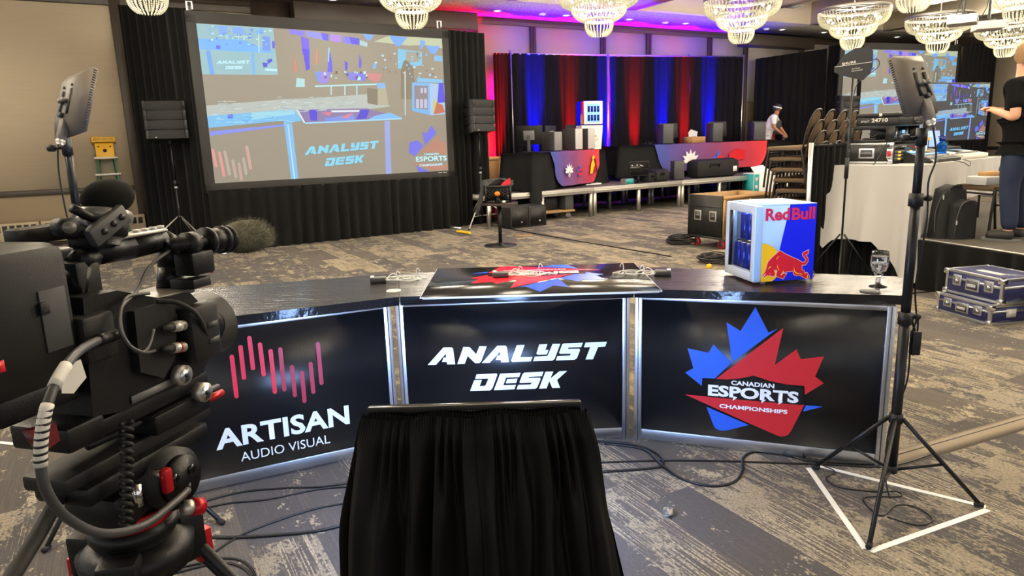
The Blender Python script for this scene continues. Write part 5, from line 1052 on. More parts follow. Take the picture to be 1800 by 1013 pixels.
# base plate with rods, rosettes, sled
TL = RX(rad(-4))
MB().bb(-.045, .05, -.215, .045, 1.085, 1.112, None, .004).out('base_plate', 'camera_black', t)
for k, (x, y) in enumerate(((326, 660), (362, 690))):
    p = CM(x, y, .075); MB().cyl(p-V(.016, 0, 0), p, .017, n=28).out('rosette', 'alu_dull', t); MB().cyl(p, p+V(.0015, 0, 0), .0125, n=20).out('rosette_face', 'alu', t); MB().cyl(p+V(.001, 0, 0), p+V(.0025, 0, 0), .004, n=10).out('rosette_hole', 'black_plastic', t)
MB().cyl((-.03, -.2, 1.075), (-.03, .09, 1.062), .0075, n=10).cyl((.03, -.2, 1.075), (.03, .09, 1.062), .0075, n=10).out('rod', 'black_metal', t)
MB().bb(-.04, .062, -.10, .03, 1.048, 1.082, None, .004).out('rod_block', 'camera_black', t)
hx_ = [CM(222+7*math.sin(k*.9), 740+k*1.9, .085)+V(.008*math.cos(k*.9), 0, 0) for k in range(100)]
MB().tube(hx_, .0032, 6).out('coiled_lead', 'rubber', t)
p = CM(390, 690, .05); MB().cyl(p-V(0, .04, 0), p+V(0, 0, 0), .007, n=8).out('front_lever', 'red_anod', t)
pr = CM(65, 768, .06); MB().prism([(-.02, .018), (.02, .012), (.022, -.014), (-.006, -.02)], .012, TR(.06, pr.y, pr.z) @ RZ(PI/2) @ RX(PI/2)).out('rear_lever', 'dark_red', t)
MB().bb(-.045, .06, -.255, -.19, 1.088, 1.125, None, .005).out('rear_clamp', 'camera_black', t)
# ------------------------------------------------------------------ the tripod
tp = CP+CD*-.115+CR_*.0
t = thing('camera_tripod', 'black video tripod with red knobs under the camcorder', 'tripod', V(tp.x, tp.y, 0), CA)
def CT(x, y, off=.05): q = CM(x, y, off); return q+V(0, .115, 0)
MB().bb(-.04, .04, -.14, .17, 1.022, 1.046, None, .005).out('sliding_plate', 'camera_grey', t)
MB().bb(-.05, .055, -.12, .14, .992, 1.024, None, .008).out('plate_seat', 'camera_black', t)
MB().cyl((-.07, .03, .968), (.075, .03, .968), .052, n=28).out('tilt_drum', 'camera_grey', t)
MB().cyl((.075, .03, .968), (.088, .03, .968), .040, n=26).out('drag_dial', 'camera_black', t)
for k in range(3): a = k*2*PI/3+.5; MB().cyl((.088, .03+.022*math.cos(a), .968+.022*math.sin(a)), (.090, .03+.022*math.cos(a), .968+.022*math.sin(a)), .008, n=10).out('dial_recess', 'black_gloss', t)
MB().bb(-.055, .055, -.08, .06, .915, .985, None, .02).out('head_body', 'camera_black', t)
p = CT(293, 845, .09); MB().box(p, (.014, .018, .042), None, .005).out('brake_lever', 'red_anod', t); MB().cyl(p+V(-.03, 0, .01), p+V(0, 0, .01), .006, n=8).out('brake_axle', 'alu_dull', t)
p = CT(330, 850, .08); MB().cyl(p-V(.01, .03, 0), p, .010, n=10).out('brake_knob', 'camera_edge', t)
p = CT(241, 868, .07); MB().cyl(p-V(0, 0, .02), p+V(0, 0, .015), .008, n=10).out('bubble_level', 'chrome', t)
MB().lathe([(.062, .905), (.066, .908), (.066, .926), (.060, .930), (.060, .905)], 30).out('lock_band', 'red_anod', t)
MB().lathe([(0, .86), (.055, .86), (.068, .885), (.068, .905), (0, .905)], 30).out('bowl', 'camera_black', t)
MB().cyl((0, 0, .74), (0, 0, .865), .022, .032, n=16).out('bowl_grip', 'rubber', t)
MB().lathe([(.05, .815), (.085, .82), (.09, .855), (.07, .872), (.05, .872)], 30).out('collar', 'camera_black', t)
for k, a in enumerate((rad(-62), rad(70), rad(188))):
    d = V(math.cos(a), math.sin(a), 0); s_ = V(-d.y, d.x, 0)
    lg = MB().box((0, 0, 0), (.045, .06, .09), Matrix.Translation(d*.085+V(0, 0, .835)) @ RZ(a), .008).out('leg_shoulder', 'camera_black', t)
    L = MB()
    for q in (-1, 1): L.cyl(d*.095+s_*(.022*q)+V(0, 0, .81), d*.34+s_*(.022*q)+V(0, 0, .36), .0105, n=10)
    L.cyl(d*.30+V(0, 0, .44), d*.53+V(0, 0, .02), .012, n=10)
    lg = L.out('leg', 'black_metal', t)
    MB().box((0, 0, 0), (.05, .07, .05), Matrix.Translation(d*.335+V(0, 0, .37)) @ RZ(a), .008).out('leg_clamp', 'camera_grey', lg)
    MB().sph(d*.53+V(0, 0, .022), .022, 10).out('rubber_foot', 'rubber', lg)
    MB().box((0, 0, 0), (.03, .03, .06), Matrix.Translation(d*.11+V(0, 0, .80)) @ RZ(a), .004).out('leg_latch', 'red_anod', lg)
p = CT(352, 890, .10); p0 = CT(322, 893, .09)
MB().cyl(p0, p0+(p-p0)*.55, .0125, n=16).out('knob_shank', 'alu_dull', t); MB().cyl(p0+(p-p0)*.5, p+(p-p0)*.12, .0145, n=18).out('knob', 'red_anod', t)
MB().tube(smooth_path([CT(118, 862, .0), CT(105, 872, .0), CT(70, 935, .02), CT(30, 1000, .05), CT(-10, 1060, .09)], 5), .011, 10, rs=None).out('pan_handle', 'rubber', t)
MB().cyl(CT(150, 858, .0), CT(95, 862, .0), .016, n=14).out('pan_handle_joint', 'camera_grey', t)

# ================================================================== light stands with LED panels
def led_light(name, label, base, top, panel, rot, w, h, legs, tall_label, cableside, hubz=.20):
    t = thing('light_stand', label, 'light stand', base, 0, 'light stands')
    MB().cyl((0, 0, .12), (0, 0, .78), .0205, n=12).out('lower_tube', 'black_metal', t)
    MB().cyl((0, 0, .74), (0, 0, 1.25), .0185, n=12).out('middle_tube', 'black_metal', t)
    MB().cyl((0, 0, 1.2), (0, 0, top), .0160, n=12).out('upper_tube', 'black_metal', t)
    for z in (.77, 1.24):
        MB().cyl((0, 0, z-.03), (0, 0, z+.02), .026, n=14).out('collar', 'black_plastic', t)
        MB().cyl((.02, 0, z), (.05, .0, z), .006, n=8).cyl((.045, -.012, z), (.045, .012, z), .012, n=10).out('clamp_knob', 'black_plastic', t)
    MB().cyl((0, 0, hubz-.02+.14), (0, 0, hubz+.02+.14), .026, n=14).out('hub', 'black_plastic', t)
    MB().cyl((0, 0, .10), (0, 0, .13), .024, n=14).out('lower_hub', 'black_plastic', t)
    for l in legs:
        d = Vector(l)-Vector(base); d.z = 0; L = d.length; d.normalize()
        g = MB().cyl(d*.025+V(0, 0, hubz+.14), d*L+V(0, 0, .012), .009, n=8).out('leg', 'black_metal', t)
        mid = d*(.025+(L-.025)*.52)+V(0, 0, (hubz+.14)*.48)
        MB().cyl(d*.022+V(0, 0, .115), mid, .0065, n=6).out('brace', 'black_metal', g); MB().cyl(d*(L-.02)+V(0, 0, .015), d*(L+.012)+V(0, 0, .012), .011, n=8).out('rubber_tip', 'rubber', g)
    z = top
    MB().cyl((0, 0, z-.06), (0, 0, z+.005), .020, n=14).out('head_socket', 'black_plastic', t)
    MB().cyl((-.055, 0, z-.03), (-.018, 0, z-.03), .006, n=8).cyl((-.075, 0, z-.03), (-.05, 0, z-.03), .014, n=8).out('head_knob', 'black_plastic', t)
    MB().cyl((0, 0, z-.085), (0, 0, z-.06), .0125, n=12).out('ring', 'light_grey', t)
    p = thing('led_panel', tall_label, 'led light', panel, 0, 'led panel lights'); p.rotation_euler = rot   # local +y = lit face, -y = back
    sh = .035
    m = MB(); M0 = STAND
    A = [(-w/2, -h/2), (w/2, -h/2), (w/2, h/2), (-w/2, h/2)]; iw, ih = w*.30, h*.32
    vb = [m.bm.verts.new((x, -.0, z_)) for x, z_ in A]; vf = [m.bm.verts.new((x, .022, z_)) for x, z_ in A]
    vi = [m.bm.verts.new((x, -.030, z_)) for x, z_ in ((-iw, -ih), (iw, -ih), (iw, ih), (-iw, ih))]
    for i in range(4):
        j = (i+1) % 4; m.face((vb[i], vb[j], vi[j], vi[i])); m.face((vf[i], vf[j], vb[j], vb[i]))
    m.face(vi); m.out('shell', 'panel_grey', p)
    MB().bb(-w/2+.006, w/2-.006, .0215, .0235, -h/2+.006, h/2-.006).out('diffuser', 'led_glow', p)
    m = MB()
    for k in range(24):
        for s_ in (-1, 1): m.box((s_*(w/2+.0004), .011, -h/2+.012+k*(h-.024)/23), (.0016, .012, h/60))
    m.out('vent_slot', 'black_plastic', p)['kind'] = 'stuff'
    for s_ in (-1, 1):
        MB().bb(s_*iw*.5-.008, s_*iw*.5+.008, -.034, -.026, -ih*.78, ih*.45).out('battery_rail', 'black_plastic', p)
        MB().bb(s_*iw*.5-.004, s_*iw*.5+.004, -.0345, -.0285, ih*.62, ih*.70).out('rail_stop', 'black_plastic', p)
    MB().cyl((-.014, -.05, -.01), (-.014, -.03, -.01), .009, n=14).cyl((.014, -.05, -.01), (.014, -.03, -.01), .009, n=14).out('dial', 'camera_edge', p)
    MB().bb(-.007, .007, -.045, -.028, -ih*.92, -ih*.7, None, .002).out('switch', 'black_plastic', p)
    MB().bb(-.018, .018, -.034, -.006, -h/2-.035, -h/2+.05, None, .004).out('yoke_plate', 'panel_grey', p)
    MB().sph((0, -.02, -h/2-.04), .018, 10).out('ball_joint', 'alu_dull', p)
    return t, p
mat('panel_grey', hx(94, 86, 78), .5)
lb_ = G(215, 868); b_ = V(lb_.x, lb_.y, 0)
tL, pL = led_light('left', 'black light stand behind the camcorder, holding the left LED panel', b_, 1.56, V(-1.728, 2.867, 1.705), (rad(-23), rad(-9), rad(-30)), .20, .27, [G(81, 971), G(390, 923), b_+V(-.35, .45, 0)], 'grey LED panel light seen from behind, on the stand at the far left', 1)
rb_ = G(1563, 868); b2 = V(rb_.x, rb_.y, 0)
tR, pR = led_light('right', 'black light stand inside the white tape triangle, holding the right LED panel', b2, 1.50, V(1.545, 2.705, 1.665), (rad(-22), rad(-2), rad(20)), .15, .235, [G(1527, 965), G(1722, 892), G(1432, 825)], 'grey LED panel light seen from behind, on the stand at the right', 1)
# power lead and adapter on each stand
MB().tube(smooth_path([(-.03, .02, 1.60), (-.055, .02, 1.5), (-.05, 0, 1.38), (-.03, -.02, 1.2), (-.03, 0, .9), (-.025, 0, .5), (-.03, 0, .1), (-.1, -.1, .01)], 6), .0035, 6).out('power_lead', 'cable', tL)
MB().tube(smooth_path([(.04, .02, 1.55), (.05, -.02, 1.4), (.03, -.02, 1.3), (.05, 0, 1.15), (.03, 0, .9), (.045, 0, .76), (.03, 0, .68), (.025, -.01, .5), (-.03, -.01, .3), (-.035, -.02, .1), (-.03, -.06, .01)], 6), .0035, 6).out('power_lead', 'cable', tR)
MB().box((.05, 0, .66), (.035, .03, .10), None, .006).out('power_adapter', 'black_plastic', tR)
MB().tube(smooth_path([(.045, 0, .71), (.03, 0, .755), (.05, 0, .765), (.055, 0, .71)], 5), .004, 6).out('adapter_strap', 'cable', tR)

# ================================================================== tape, cables and litter on the carpet
def tape(label, a, b_, w, mt='gaffer_white', z=.0015, cat='tape', grp='white floor tape'):
    a = Vector(a); b_ = Vector(b_); d = (b_-a).normalized(); n = V(-d.y, d.x, 0)*w/2
    pts = [a-n, b_-n, b_+n, a+n]
    return tag(MB().prism([(p.x, p.y) for p in pts], z, TR(0, 0, .0005)).out('floor_tape', mt), label, cat, grp)
tape('white tape strip, left side of the triangle around the light stand', G(1421, 823), G(1521, 966), .024)
tape('white tape strip, front side of the triangle around the light stand', G(1530, 970), G(1736, 897), .024)
tape('white tape strip, back side of the triangle around the light stand', G(1440, 820), G(1733, 892), .024)
tape('white tape strip on the carpet behind the camcorder battery', G(-40, 727), G(28, 738), .024)
tape('white tape strip on the carpet left of the camcorder plate', G(-40, 774), G(70, 786), .024)
cv = thing('cable_cover', 'grey cable cover strip running from the desk end to the right', 'cable cover', (0, 0, 0))
a, b_ = G(1600, 800), G(1830, 733); d = (b_-a).normalized(); a = a-d*.15; n = V(-d.y, d.x, 0); L = (b_-a).length
MB().prism([(-.065, 0), (.065, 0), (.02, .012), (-.02, .012)], L, Matrix.Translation(a) @ Matrix((n, V(0, 0, 1), d)).transposed().to_4x4()).out('strip', 'gaffer_grey', cv)
MB().cyl(a+V(0, 0, .012)+n*.01, b_+V(0, 0, .012)+n*.01, .003, n=5).out('crease', 'dark_grey', cv)
floor_cable('floor_cable', [(1050, 778), (1110, 783), (1155, 800), (1165, 820), (1140, 826), (1060, 832)], 'black cable curling out from the desk foot behind the skirted monitor', .006)
floor_cable('floor_cable', [(1062, 782), (1130, 792), (1165, 822), (1200, 845), (1250, 857), (1290, 850), (1305, 830), (1306, 808), (1325, 797), (1370, 798), (1420, 812), (1500, 817), (1548, 818)], 'black cable looping on the carpet in front of the maple leaf sign', .0065)
floor_cable('floor_cable', [(1055, 815), (1150, 812), (1250, 812), (1370, 816), (1450, 818), (1560, 822), (1640, 800)], 'black cable running along the foot of the right desk panel', .005)
floor_cable('floor_cable', [(1380, 800), (1420, 812), (1452, 822), (1468, 832), (1452, 842), (1475, 858), (1540, 866), (1575, 865), (1582, 874), (1520, 876), (1530, 896), (1552, 908), (1575, 890), (1610, 893), (1640, 915), (1612, 925), (1560, 910)], 'thin black lead tangled under the right light stand', .0032)
floor_cable('floor_cable', [(330, 892), (420, 868), (500, 860), (560, 858), (620, 850)], 'upper black cable left of the skirted monitor', .005)
floor_cable('floor_cable', [(330, 903), (400, 887), (470, 880), (560, 862), (625, 857)], 'second black cable from the top left of the skirted monitor', .0045)
floor_cable('floor_cable', [(350, 1000), (375, 975), (420, 945), (480, 920), (560, 895), (630, 884)], 'black cable slanting across two others left of the skirted monitor', .0045)
floor_cable('floor_cable', [(330, 945), (400, 948), (480, 944), (560, 936), (630, 918)], 'thick black cable left of the skirted monitor', .0065)
floor_cable('floor_cable', [(290, 1005), (340, 995), (390, 984), (425, 988), (445, 1005), (450, 1025)], 'black cable loop at the bottom edge by the tripod', .0045)
floor_cable('floor_cable', [(300, 1012), (385, 992), (430, 1002), (450, 1030)], 'second black cable loop at the bottom edge by the tripod', .0045)
floor_cable('floor_cable', [(880, 400), (960, 415), (1060, 432), (1180, 452)], 'thin dark cable crossing the far carpet from the small table to the road case', .008)
floor_cable('floor_cable', [(1575, 520), (1620, 515), (1648, 512)], 'cable on the carpet left of the two blue flight cases', .006)
for k in range(1):
    pl = G(1395, 804); t = thing('cable_connector', 'dark plug joining two cables in front of the maple leaf sign', 'plug', V(pl.x, pl.y, 0), rad(-25))
    MB().cyl((-.04, 0, .018), (.04, 0, .018), .016, n=10).out('shell', 'dark_grey', t); MB().cyl((-.055, 0, .016), (-.035, 0, .017), .010, n=8).cyl((.035, 0, .017), (.055, 0, .016), .010, n=8).out('strain_relief', 'rubber', t)
lp = G(1174, 908); m = MB(); rnd = random.Random(2); ring = []
m.sph((0, 0, 0), .024, 10)
for v in m.bm.verts: v.co = V(v.co.x*rnd.uniform(.4, 1.5), v.co.y*rnd.uniform(.3, 1.3), (v.co.z+.02)*rnd.uniform(.4, 1.1)+.004)
for v in m.bm.verts: v.co.z = max(.001, v.co.z); v.co += V(lp.x, lp.y, 0)
tag(m.out('crumpled_wrapper', 'foil', sharp=.1), 'crumpled silver and black wrapper on the carpet', 'litter')
# ================================================================== cocktail table by the speaker, with crate and jacket
cp0 = G(880, 432); t = thing('cocktail_table', 'small round pedestal table in front of the speaker stand', 'table', V(cp0.x, cp0.y, 0))
MB().lathe([(0, 0), (.24, 0), (.24, .012), (.06, .022), (.045, .05), (0, .05)], 32).out('base', 'black_metal', t)
MB().cyl((0, 0, .04), (0, 0, .62), .028, n=14).out('column', 'black_metal', t)
mat('table_brown', hx(46, 34, 30), .35)
MB().lathe([(0, .61), (.27, .61), (.275, .62), (.275, .637), (.27, .64), (0, .64)], 36).out('top', 'table_brown', t)
c0_ = V(cp0.x-.02, cp0.y+.06, .64); t = thing('milk_crate', 'black plastic milk crate on the small round table', 'crate', c0_, rad(4))
w, dpt, h = .36, .30, .25
m = MB().bb(-w/2, w/2, -dpt/2, dpt/2, 0, .015)
for s_ in (-1, 1):
    m.bb(-w/2, w/2, s_*dpt/2-.008, s_*dpt/2+.008, h-.035, h).bb(s_*w/2-.008, s_*w/2+.008, -dpt/2, dpt/2, h-.035, h).bb(-w/2, w/2, s_*dpt/2-.006, s_*dpt/2+.006, 0, .03).bb(s_*w/2-.006, s_*w/2+.006, -dpt/2, dpt/2, 0, .03)
    for q in (-1, 1): m.bb(s_*w/2-.012, s_*w/2+.012, q*dpt/2-.012, q*dpt/2+.012, 0, h)
m.out('frame', 'black_plastic', t)
m = MB()
for k in range(-4, 7):
    x = -w/2+k*.045
    for s_ in (1, -1):
        a = max(-w/2, min(w/2, x if s_ > 0 else -x)); b__ = max(-w/2, min(w/2, (x+.19) if s_ > 0 else -(x+.19)))
        if abs(a-b__) > .05: m.cyl((a, -dpt/2, .03+(abs(a-(x if s_ > 0 else -x)))), (b__, -dpt/2, .03+.19-abs(b__-((x+.19) if s_ > 0 else -(x+.19)))), .006, n=5)
m.out('lattice', 'black_plastic', t)
MB().bb(-w/2+.02, w/2-.02, dpt/2-.012, dpt/2-.006, .03, h-.03).bb(-w/2+.006, -w/2+.012, -dpt/2+.02, dpt/2-.02, .03, h-.03).bb(w/2-.012, w/2-.006, -dpt/2+.02, dpt/2-.02, .03, h-.03).out('wall', 'black_plastic', t)
tag(MB().prism([(-.06, 0), (.10, .02), (.09, .11), (.0, .06)], .05, TR(*(c0_+V(.10, -.08, .24))) @ STAND).out('red_pouch', 'red'), 'red pouch sticking out of the milk crate', 'pouch')
def jk(a, b_):
    x = -.23+.16*a; s_ = b_
    if s_ < .5: return c0_+V(-.02-.16*(1-s_*2)*0-.18*s_*2+.20*(1-s_*2)+(.06*math.sin(a*9)), -.13+.28*a, .262+.05*math.sin(a*7+s_*9)+.03*math.sin(s_*2*PI))
    k = (s_-.5)*2
    return c0_+V(-.20-.10*k+.035*math.sin(a*8+k*3), -.15+.24*a*(1-.45*k)+.02, .26+.03*math.sin(a*7)-.42*k)
tag(MB().grid(jk, 16, 20).out('jacket', 'jacket_grey' if 'jacket_grey' in MATS else mat('jacket_grey', (.03, .03, .032), .9), sharp=3.2), 'dark grey jacket slung over the milk crate', 'jacket')
kp = V(cp0.x-.02, cp0.y-.17, .64); t = thing('orange_tumbler', 'clear tumbler with orange fruit topping on the small round table', 'glass', kp)
MB().lathe([(0, 0), (.035, 0), (.042, .11), (.040, .11), (.033, .006), (0, .006)], 20).out('tumbler', 'glass', t); MB().sph((0, 0, .135), .042, 12, None, (1, 1, .85)).out('topping', 'orange', t)
tag(MB().sph((0, 0, .02), .022, 8, TR(kp.x+.09, kp.y+.02, .64), (1.4, 1, .8)).out('earbud_case', 'white_gloss'), 'tiny white earbud case beside the orange tumbler', 'case')
# black boxes (subs) beside the stage, cardboard behind, yellow cable
p = G(898, 403); d = G(961, 396)-p; rz = math.atan2(d.y, d.x); L = d.length
for k, w in enumerate(('left', 'right')):
    t = thing('subwoofer_box', '%s of two joined black carpeted boxes in front of the stage' % w, 'box', p+d*(k*.5), rz, 'black boxes by the stage')
    MB().bb(.004, L/2-.004, 0, .45, .0, .37, None, .008).out('body', 'case_black', t); MB().bb(.03, L/2-.03, -.004, .002, .03, .34).out('front_board', 'black_plastic', t)
    MB().cyl((L*.3, -.012, .10), (L*.3, 0, .10), .014, n=10).out('knob', 'alu_dull', t)
t = thing('wooden_crate_frame', 'pale wooden board frame standing at the left end of the stage', 'board', V(-.33, 14.1, 0), rad(35))
MB().bb(-.22, -.15, -.03, .03, 0, 1.22).bb(.15, .22, -.03, .03, 0, 1.22).bb(-.22, .22, -.03, .03, 1.15, 1.22).out('frame', 'wood', t); MB().bb(-.16, .16, -.01, .01, .35, 1.15).out('board', 'cardboard', t); MB().bb(-.14, .14, -.014, -.009, .5, .75).out('paper_patch', 'label_white', t)
tag(MB().tube(smooth_path([G(803, 409)+V(0, 0, .02), G(812, 410)+V(0, 0, .02), G(826, 412)+V(0, 0, .02)], 4), .022, 6).out('hazard_tube', 'fridge_yellow'), 'yellow taped cable end on the carpet at the foot of the screen skirt', 'cable')
tag(MB().box((0, 0, .006), (.28, .16, .012), Matrix.Translation(G(921, 415)) @ RZ(.2)).out('floor_plate', 'seat_tan'), 'flat tan floor box lid on the carpet by the black boxes', 'lid')
m = MB()
for k in range(4): m.tube(smooth_path([G(855+k*8, 390+k)+V(.12*math.cos(a), .12*math.sin(a)+.1, .02+.02*k) for a in [i*PI/4 for i in range(8)]], 3, True), .011, 5)
tag(m.out('cable_coil', 'cable'), 'coiled black cable at the foot of the right speaker stand', 'cable', 'cable coils')
# ================================================================== open road case, cable coils
ZN = V(2.80, 9.12, 0); t = thing('road_case', 'open black road case on red casters with bare plywood inside', 'case', ZN, A29)
LX, LY, z0, z1 = .95, .62, .14, .715
MB().bb(0, .015, 0, LY, z0, z1).out('end_panel', 'case_black', t); MB().bb(LX-.015, LX, 0, LY, z0, z1).out('end_panel', 'ply', t)
MB().bb(.015, LX-.015, 0, .015, z0, z1).out('side_panel', 'ply', t); MB().bb(.015, LX-.015, LY-.015, LY, z0, z1).out('side_panel', 'ply', t)
MB().bb(.015, LX-.015, .015, LY-.015, z0, z0+.02).out('bottom_panel', 'ply', t)
MB().bb(-.006, .016, -.006, LY+.006, z0-.006, z0+.02).bb(-.004, .016, -.004, .012, z0, z1+.004).bb(-.004, .016, LY-.012, LY+.004, z0, z1+.004).bb(-.004, .006, 0, LY, z1-.16, z1-.145).out('edging', 'case_black', t)
MB().bb(.02, LX-.03, -.012, 0, z1-.05, z1-.01).bb(.02, .06, -.012, 0, z0+.05, z1-.05).bb(LX*.52, LX*.55, -.012, 0, z0+.05, z1-.05).out('batten', 'wood', t)
for y in (.15, .43):
    c = MB().bb(-.012, -.002, y-.065, y+.065, .37, .51, None, .008).out('latch_dish', 'alu_dull', t)
    MB().bb(-.014, -.011, y-.045, y+.045, .39, .49).out('latch_recess', 'dark_grey', c); MB().bb(-.018, -.012, y-.03, y+.03, .43, .45).out('latch_handle', 'mid_grey', c)
for x in (.1, LX-.1):
    for y in (.08, LY-.08): w = MB().cyl((x-.018, y, .055), (x+.018, y, .055), .055, n=18).out('caster_wheel', 'dark_grey', t); MB().lathe([(.04, -.02), (.056, -.019), (.056, .019), (.04, .02)], 18, TR(x, y, .055) @ RY(PI/2)).out('caster_tread', 'red', w); MB().bb(x-.03, x+.03, y-.03, y+.03, .105, .14).out('caster_plate', 'steel_pole', w)
def coil(label, c, r, n, seed, rr=.010, h=.02, ov=1.0):
    rnd = random.Random(seed); m = MB()
    for k in range(n):
        q = r*rnd.uniform(.6, 1.05); ox, oy = rnd.uniform(-.04, .04), rnd.uniform(-.04, .04)
        m.tube(smooth_path([(c.x+ox+q*math.cos(a), c.y+oy+q*ov*math.sin(a), rr+h*k*.55+rnd.uniform(0, .012)) for a in [i*PI/5 for i in range(10)]], 3, True), rr, 5)
    return tag(m.out('cable_coil', 'cable'), label, 'cable', 'cable coils')
coil('flat coil of black cable on the carpet left of the road case', G(1196, 428), .21, 10, 4)
coil('loose tangle of black cable behind the drinks fridge, below the road case', G(1254, 462), .20, 9, 5, .008)
tag(MB().lathe([(.0, 0), (.03, 0), (.036, .03), (.02, .05), (0, .05)], 12, TR(*G(1246, 471)) @ RX(.6)).out('yellow_plug', 'yellow'), 'yellow plug end in the tangle of cable behind the fridge', 'plug')
t = thing('parts_carton', 'white carton with teal stripe standing at the right end of the stage', 'box', G(1334, 352)+V(0, 0, 0), rad(20))
MB().bb(-.16, .42, 0, .4, 0, .62, None, .004).out('carton', 'paper', t); MB().bb(-.158, -.02, -.003, 0, .02, .6).out('stripe', 'teal', t); MB().bb(-.165, -.160, .02, .38, .02, .6).out('side_stripe', 'teal', t)
for k in range(3): MB().box((-.09, -.005, .14+k*.17), (.07, .003, .08)).out('panel_print', 'label_white', t)
MB().prism([(0, 0), (.5, 0), (.3, .2), (-.05, .16)], .01, TR(-.12, .05, .62) @ RX(rad(60))).out('flap', 'paper', t)

# ================================================================== stacked banquet chairs
def chair_proto():
    t = thing('banquet_chair', 'x', 'chair', (0, 0, 0), 0, 'stacked banquet chairs')     # faces local -y
    w = .21
    for s_ in (-1, 1):
        MB().tube(smooth_path([(s_*(w+.015), -.25, 0), (s_*w, -.215, .40), (s_*w, -.17, .435), (s_*w, .12, .435), (s_*w, .17, .40), (s_*(w+.015), .24, 0)], 4), .0125, 6).out('side_frame', 'chair_frame', t)
    MB().tube(smooth_path([(-.19, .17, .43), (-.20, .20, .62), (-.19, .245, .78), (-.13, .275, .87), (0, .285, .895), (.13, .275, .87), (.19, .245, .78), (.20, .20, .62), (.19, .17, .43)], 5), .012, 6).out('back_frame', 'chair_frame', t)
    MB().bb(-.215, .215, -.235, .17, .425, .48, None, .018).out('seat', 'chair_fabric', t)
    def bk(front):
        def f(a, b_):
            u = (a-.5)*2; hw = .185*math.sqrt(max(0.0001, 1-max(0, (b_-.45)/.55)**2.2)); z = .50+.385*b_; y = .185+.09*b_**1.4-(.022 if front else -.012)*(1-u*u*.6)
            return V(u*hw, y, z)
        return f
    MB().grid(bk(True), 12, 12).grid(bk(False), 12, 12).out('backrest', 'chair_fabric', t, sharp=3)
    MB().tube([(-.2, -.225, .40), (.2, -.225, .40)], .010, 6).out('crossbar', 'chair_frame', t); MB().tube([(-.205, .2, .25), (.205, .2, .25)], .009, 6).out('crossbar', 'chair_frame', t)
    return t
ORD = ['bottom', 'second', 'third', 'fourth', 'fifth', 'sixth', 'seventh', 'top']
STK = ['nearest stack, left of the steel pole', 'second stack', 'third stack, behind the antenna stand', 'farthest stack, beside the equipment case']
cr = rad(231.5); fwd = V(math.cos(cr-PI/2), math.sin(cr-PI/2), 0); first = None
for k in range(4):
    base = V(3.42, 8.45, 0)+V(.34, .40, 0)*k
    for j in range(8):
        p = base+fwd*(.03*(j-7))+V(0, 0, j*.124); lab = 'brown banquet chair, %s of eight in the %s' % (ORD[j], STK[k])
        if first is None: first = chair_proto(); first.location = p; first.rotation_euler = (0, 0, cr); first['label'] = lab; first.children[3]
        else: dup(first, p, cr, lab)
# ------------------------------------------------------------------ low drape fence with its pole
q0, q1 = PD(1421, 300, 7.0), PD(1486, 300, 7.15)
t = thing('drape_fence', 'waist-high pipe fence with black drape beside the white table', 'pipe stand', V(q0.x, q0.y, 0), math.atan2((q1-q0).y, (q1-q0).x))
L = (q1-q0).length
MB().cyl((0, -.03, 0), (-.01, -.03, 1.40), .023, n=12).out('pole', 'steel_pole', t); MB().cyl((L, 0, 0), (L, 0, 1.40), .02, n=10).out('pole', 'black_metal', t); MB().cyl((-.02, 0, 1.37), (L, 0, 1.37), .016, n=8).out('crossbar', 'black_metal', t)
MB().bb(-.2, .2, -.2, .2, 0, .012).out('base_plate', 'black_metal', t); MB().bb(L-.2, L+.2, -.2, .2, 0, .012).out('base_plate', 'black_metal', t)
curtain('drape', V(.03, .0, 0), V(L, 0, 0), .01, 1.39, 'drape', folds=6, amp=.03, seed=41, parent=t)
tag(curtain('black_drape', V(q1.x+.06, q1.y-.1, 0), V(q1.x+.3, q1.y-.3, 0), .0, .62, 'drape', folds=4, amp=.03, seed=42), 'short black drape filling the gap under the white tablecloth', 'curtain', 'plain black drapes')
# ------------------------------------------------------------------ paddle antenna on a stand
ap = PD(1488, 300, 6.75); t = thing('paddle_antenna', 'black paddle antenna with white lettering on a thin stand', 'antenna', V(ap.x, ap.y, 0), rad(-26))
zc = CAMH+(231-118)*6.55/FPX
MB().cyl((0, 0, .35), (0, 0, zc-.10), .010, n=10).out('pole', 'black_metal', t)
for a in (30, 150, 270): d = V(math.cos(rad(a)), math.sin(rad(a)), 0); MB().cyl(d*.02+V(0, 0, .5), d*.4+V(0, 0, .012), .009, n=8).out('leg', 'black_metal', t)
MB().cyl((0, 0, 1.05), (0, 0, 1.25), .02, n=10).out('clamp', 'black_plastic', t)
pp = [(-.17, -.02), (-.09, .10), (.0, .155), (.12, .16), (.155, .12), (.16, -.02), (.145, -.075), (.09, -.14), (.02, -.12), (-.10, -.085), (-.165, -.05)]
MB().prism(pp, .012, TR(0, 0, zc) @ STAND).out('blade', 'black_plastic', t)
text_polys('SHURE', 'label_white', t, 'lettering', -.10, .02, .12, .022, TR(0, -.0125, zc) @ STAND @ RZ(rad(6)), .02)
MB().prism([(-.165, -.004), (.15, .02), (.15, .024), (-.165, 0)], .0006, TR(0, -.0121, zc) @ STAND).out('rule_line', 'label_white', t)
text_polys('Active', 'label_white', t, 'lettering', -.02, -.035, .07, .012, TR(0, -.0125, zc) @ STAND @ RZ(rad(6))); text_polys('Directional', 'label_white', t, 'lettering', -.02, -.055, .09, .012, TR(0, -.0125, zc) @ STAND @ RZ(rad(6)))
MB().tube(smooth_path([(.15, -.01, zc+.04), (.20, -.01, zc+.04), (.21, 0, zc-.02), (.12, 0, zc-.10), (.03, 0, zc-.2), (.015, 0, zc-.5), (.02, 0, zc-.9)], 5), .004, 6).out('antenna_lead', 'cable', t)

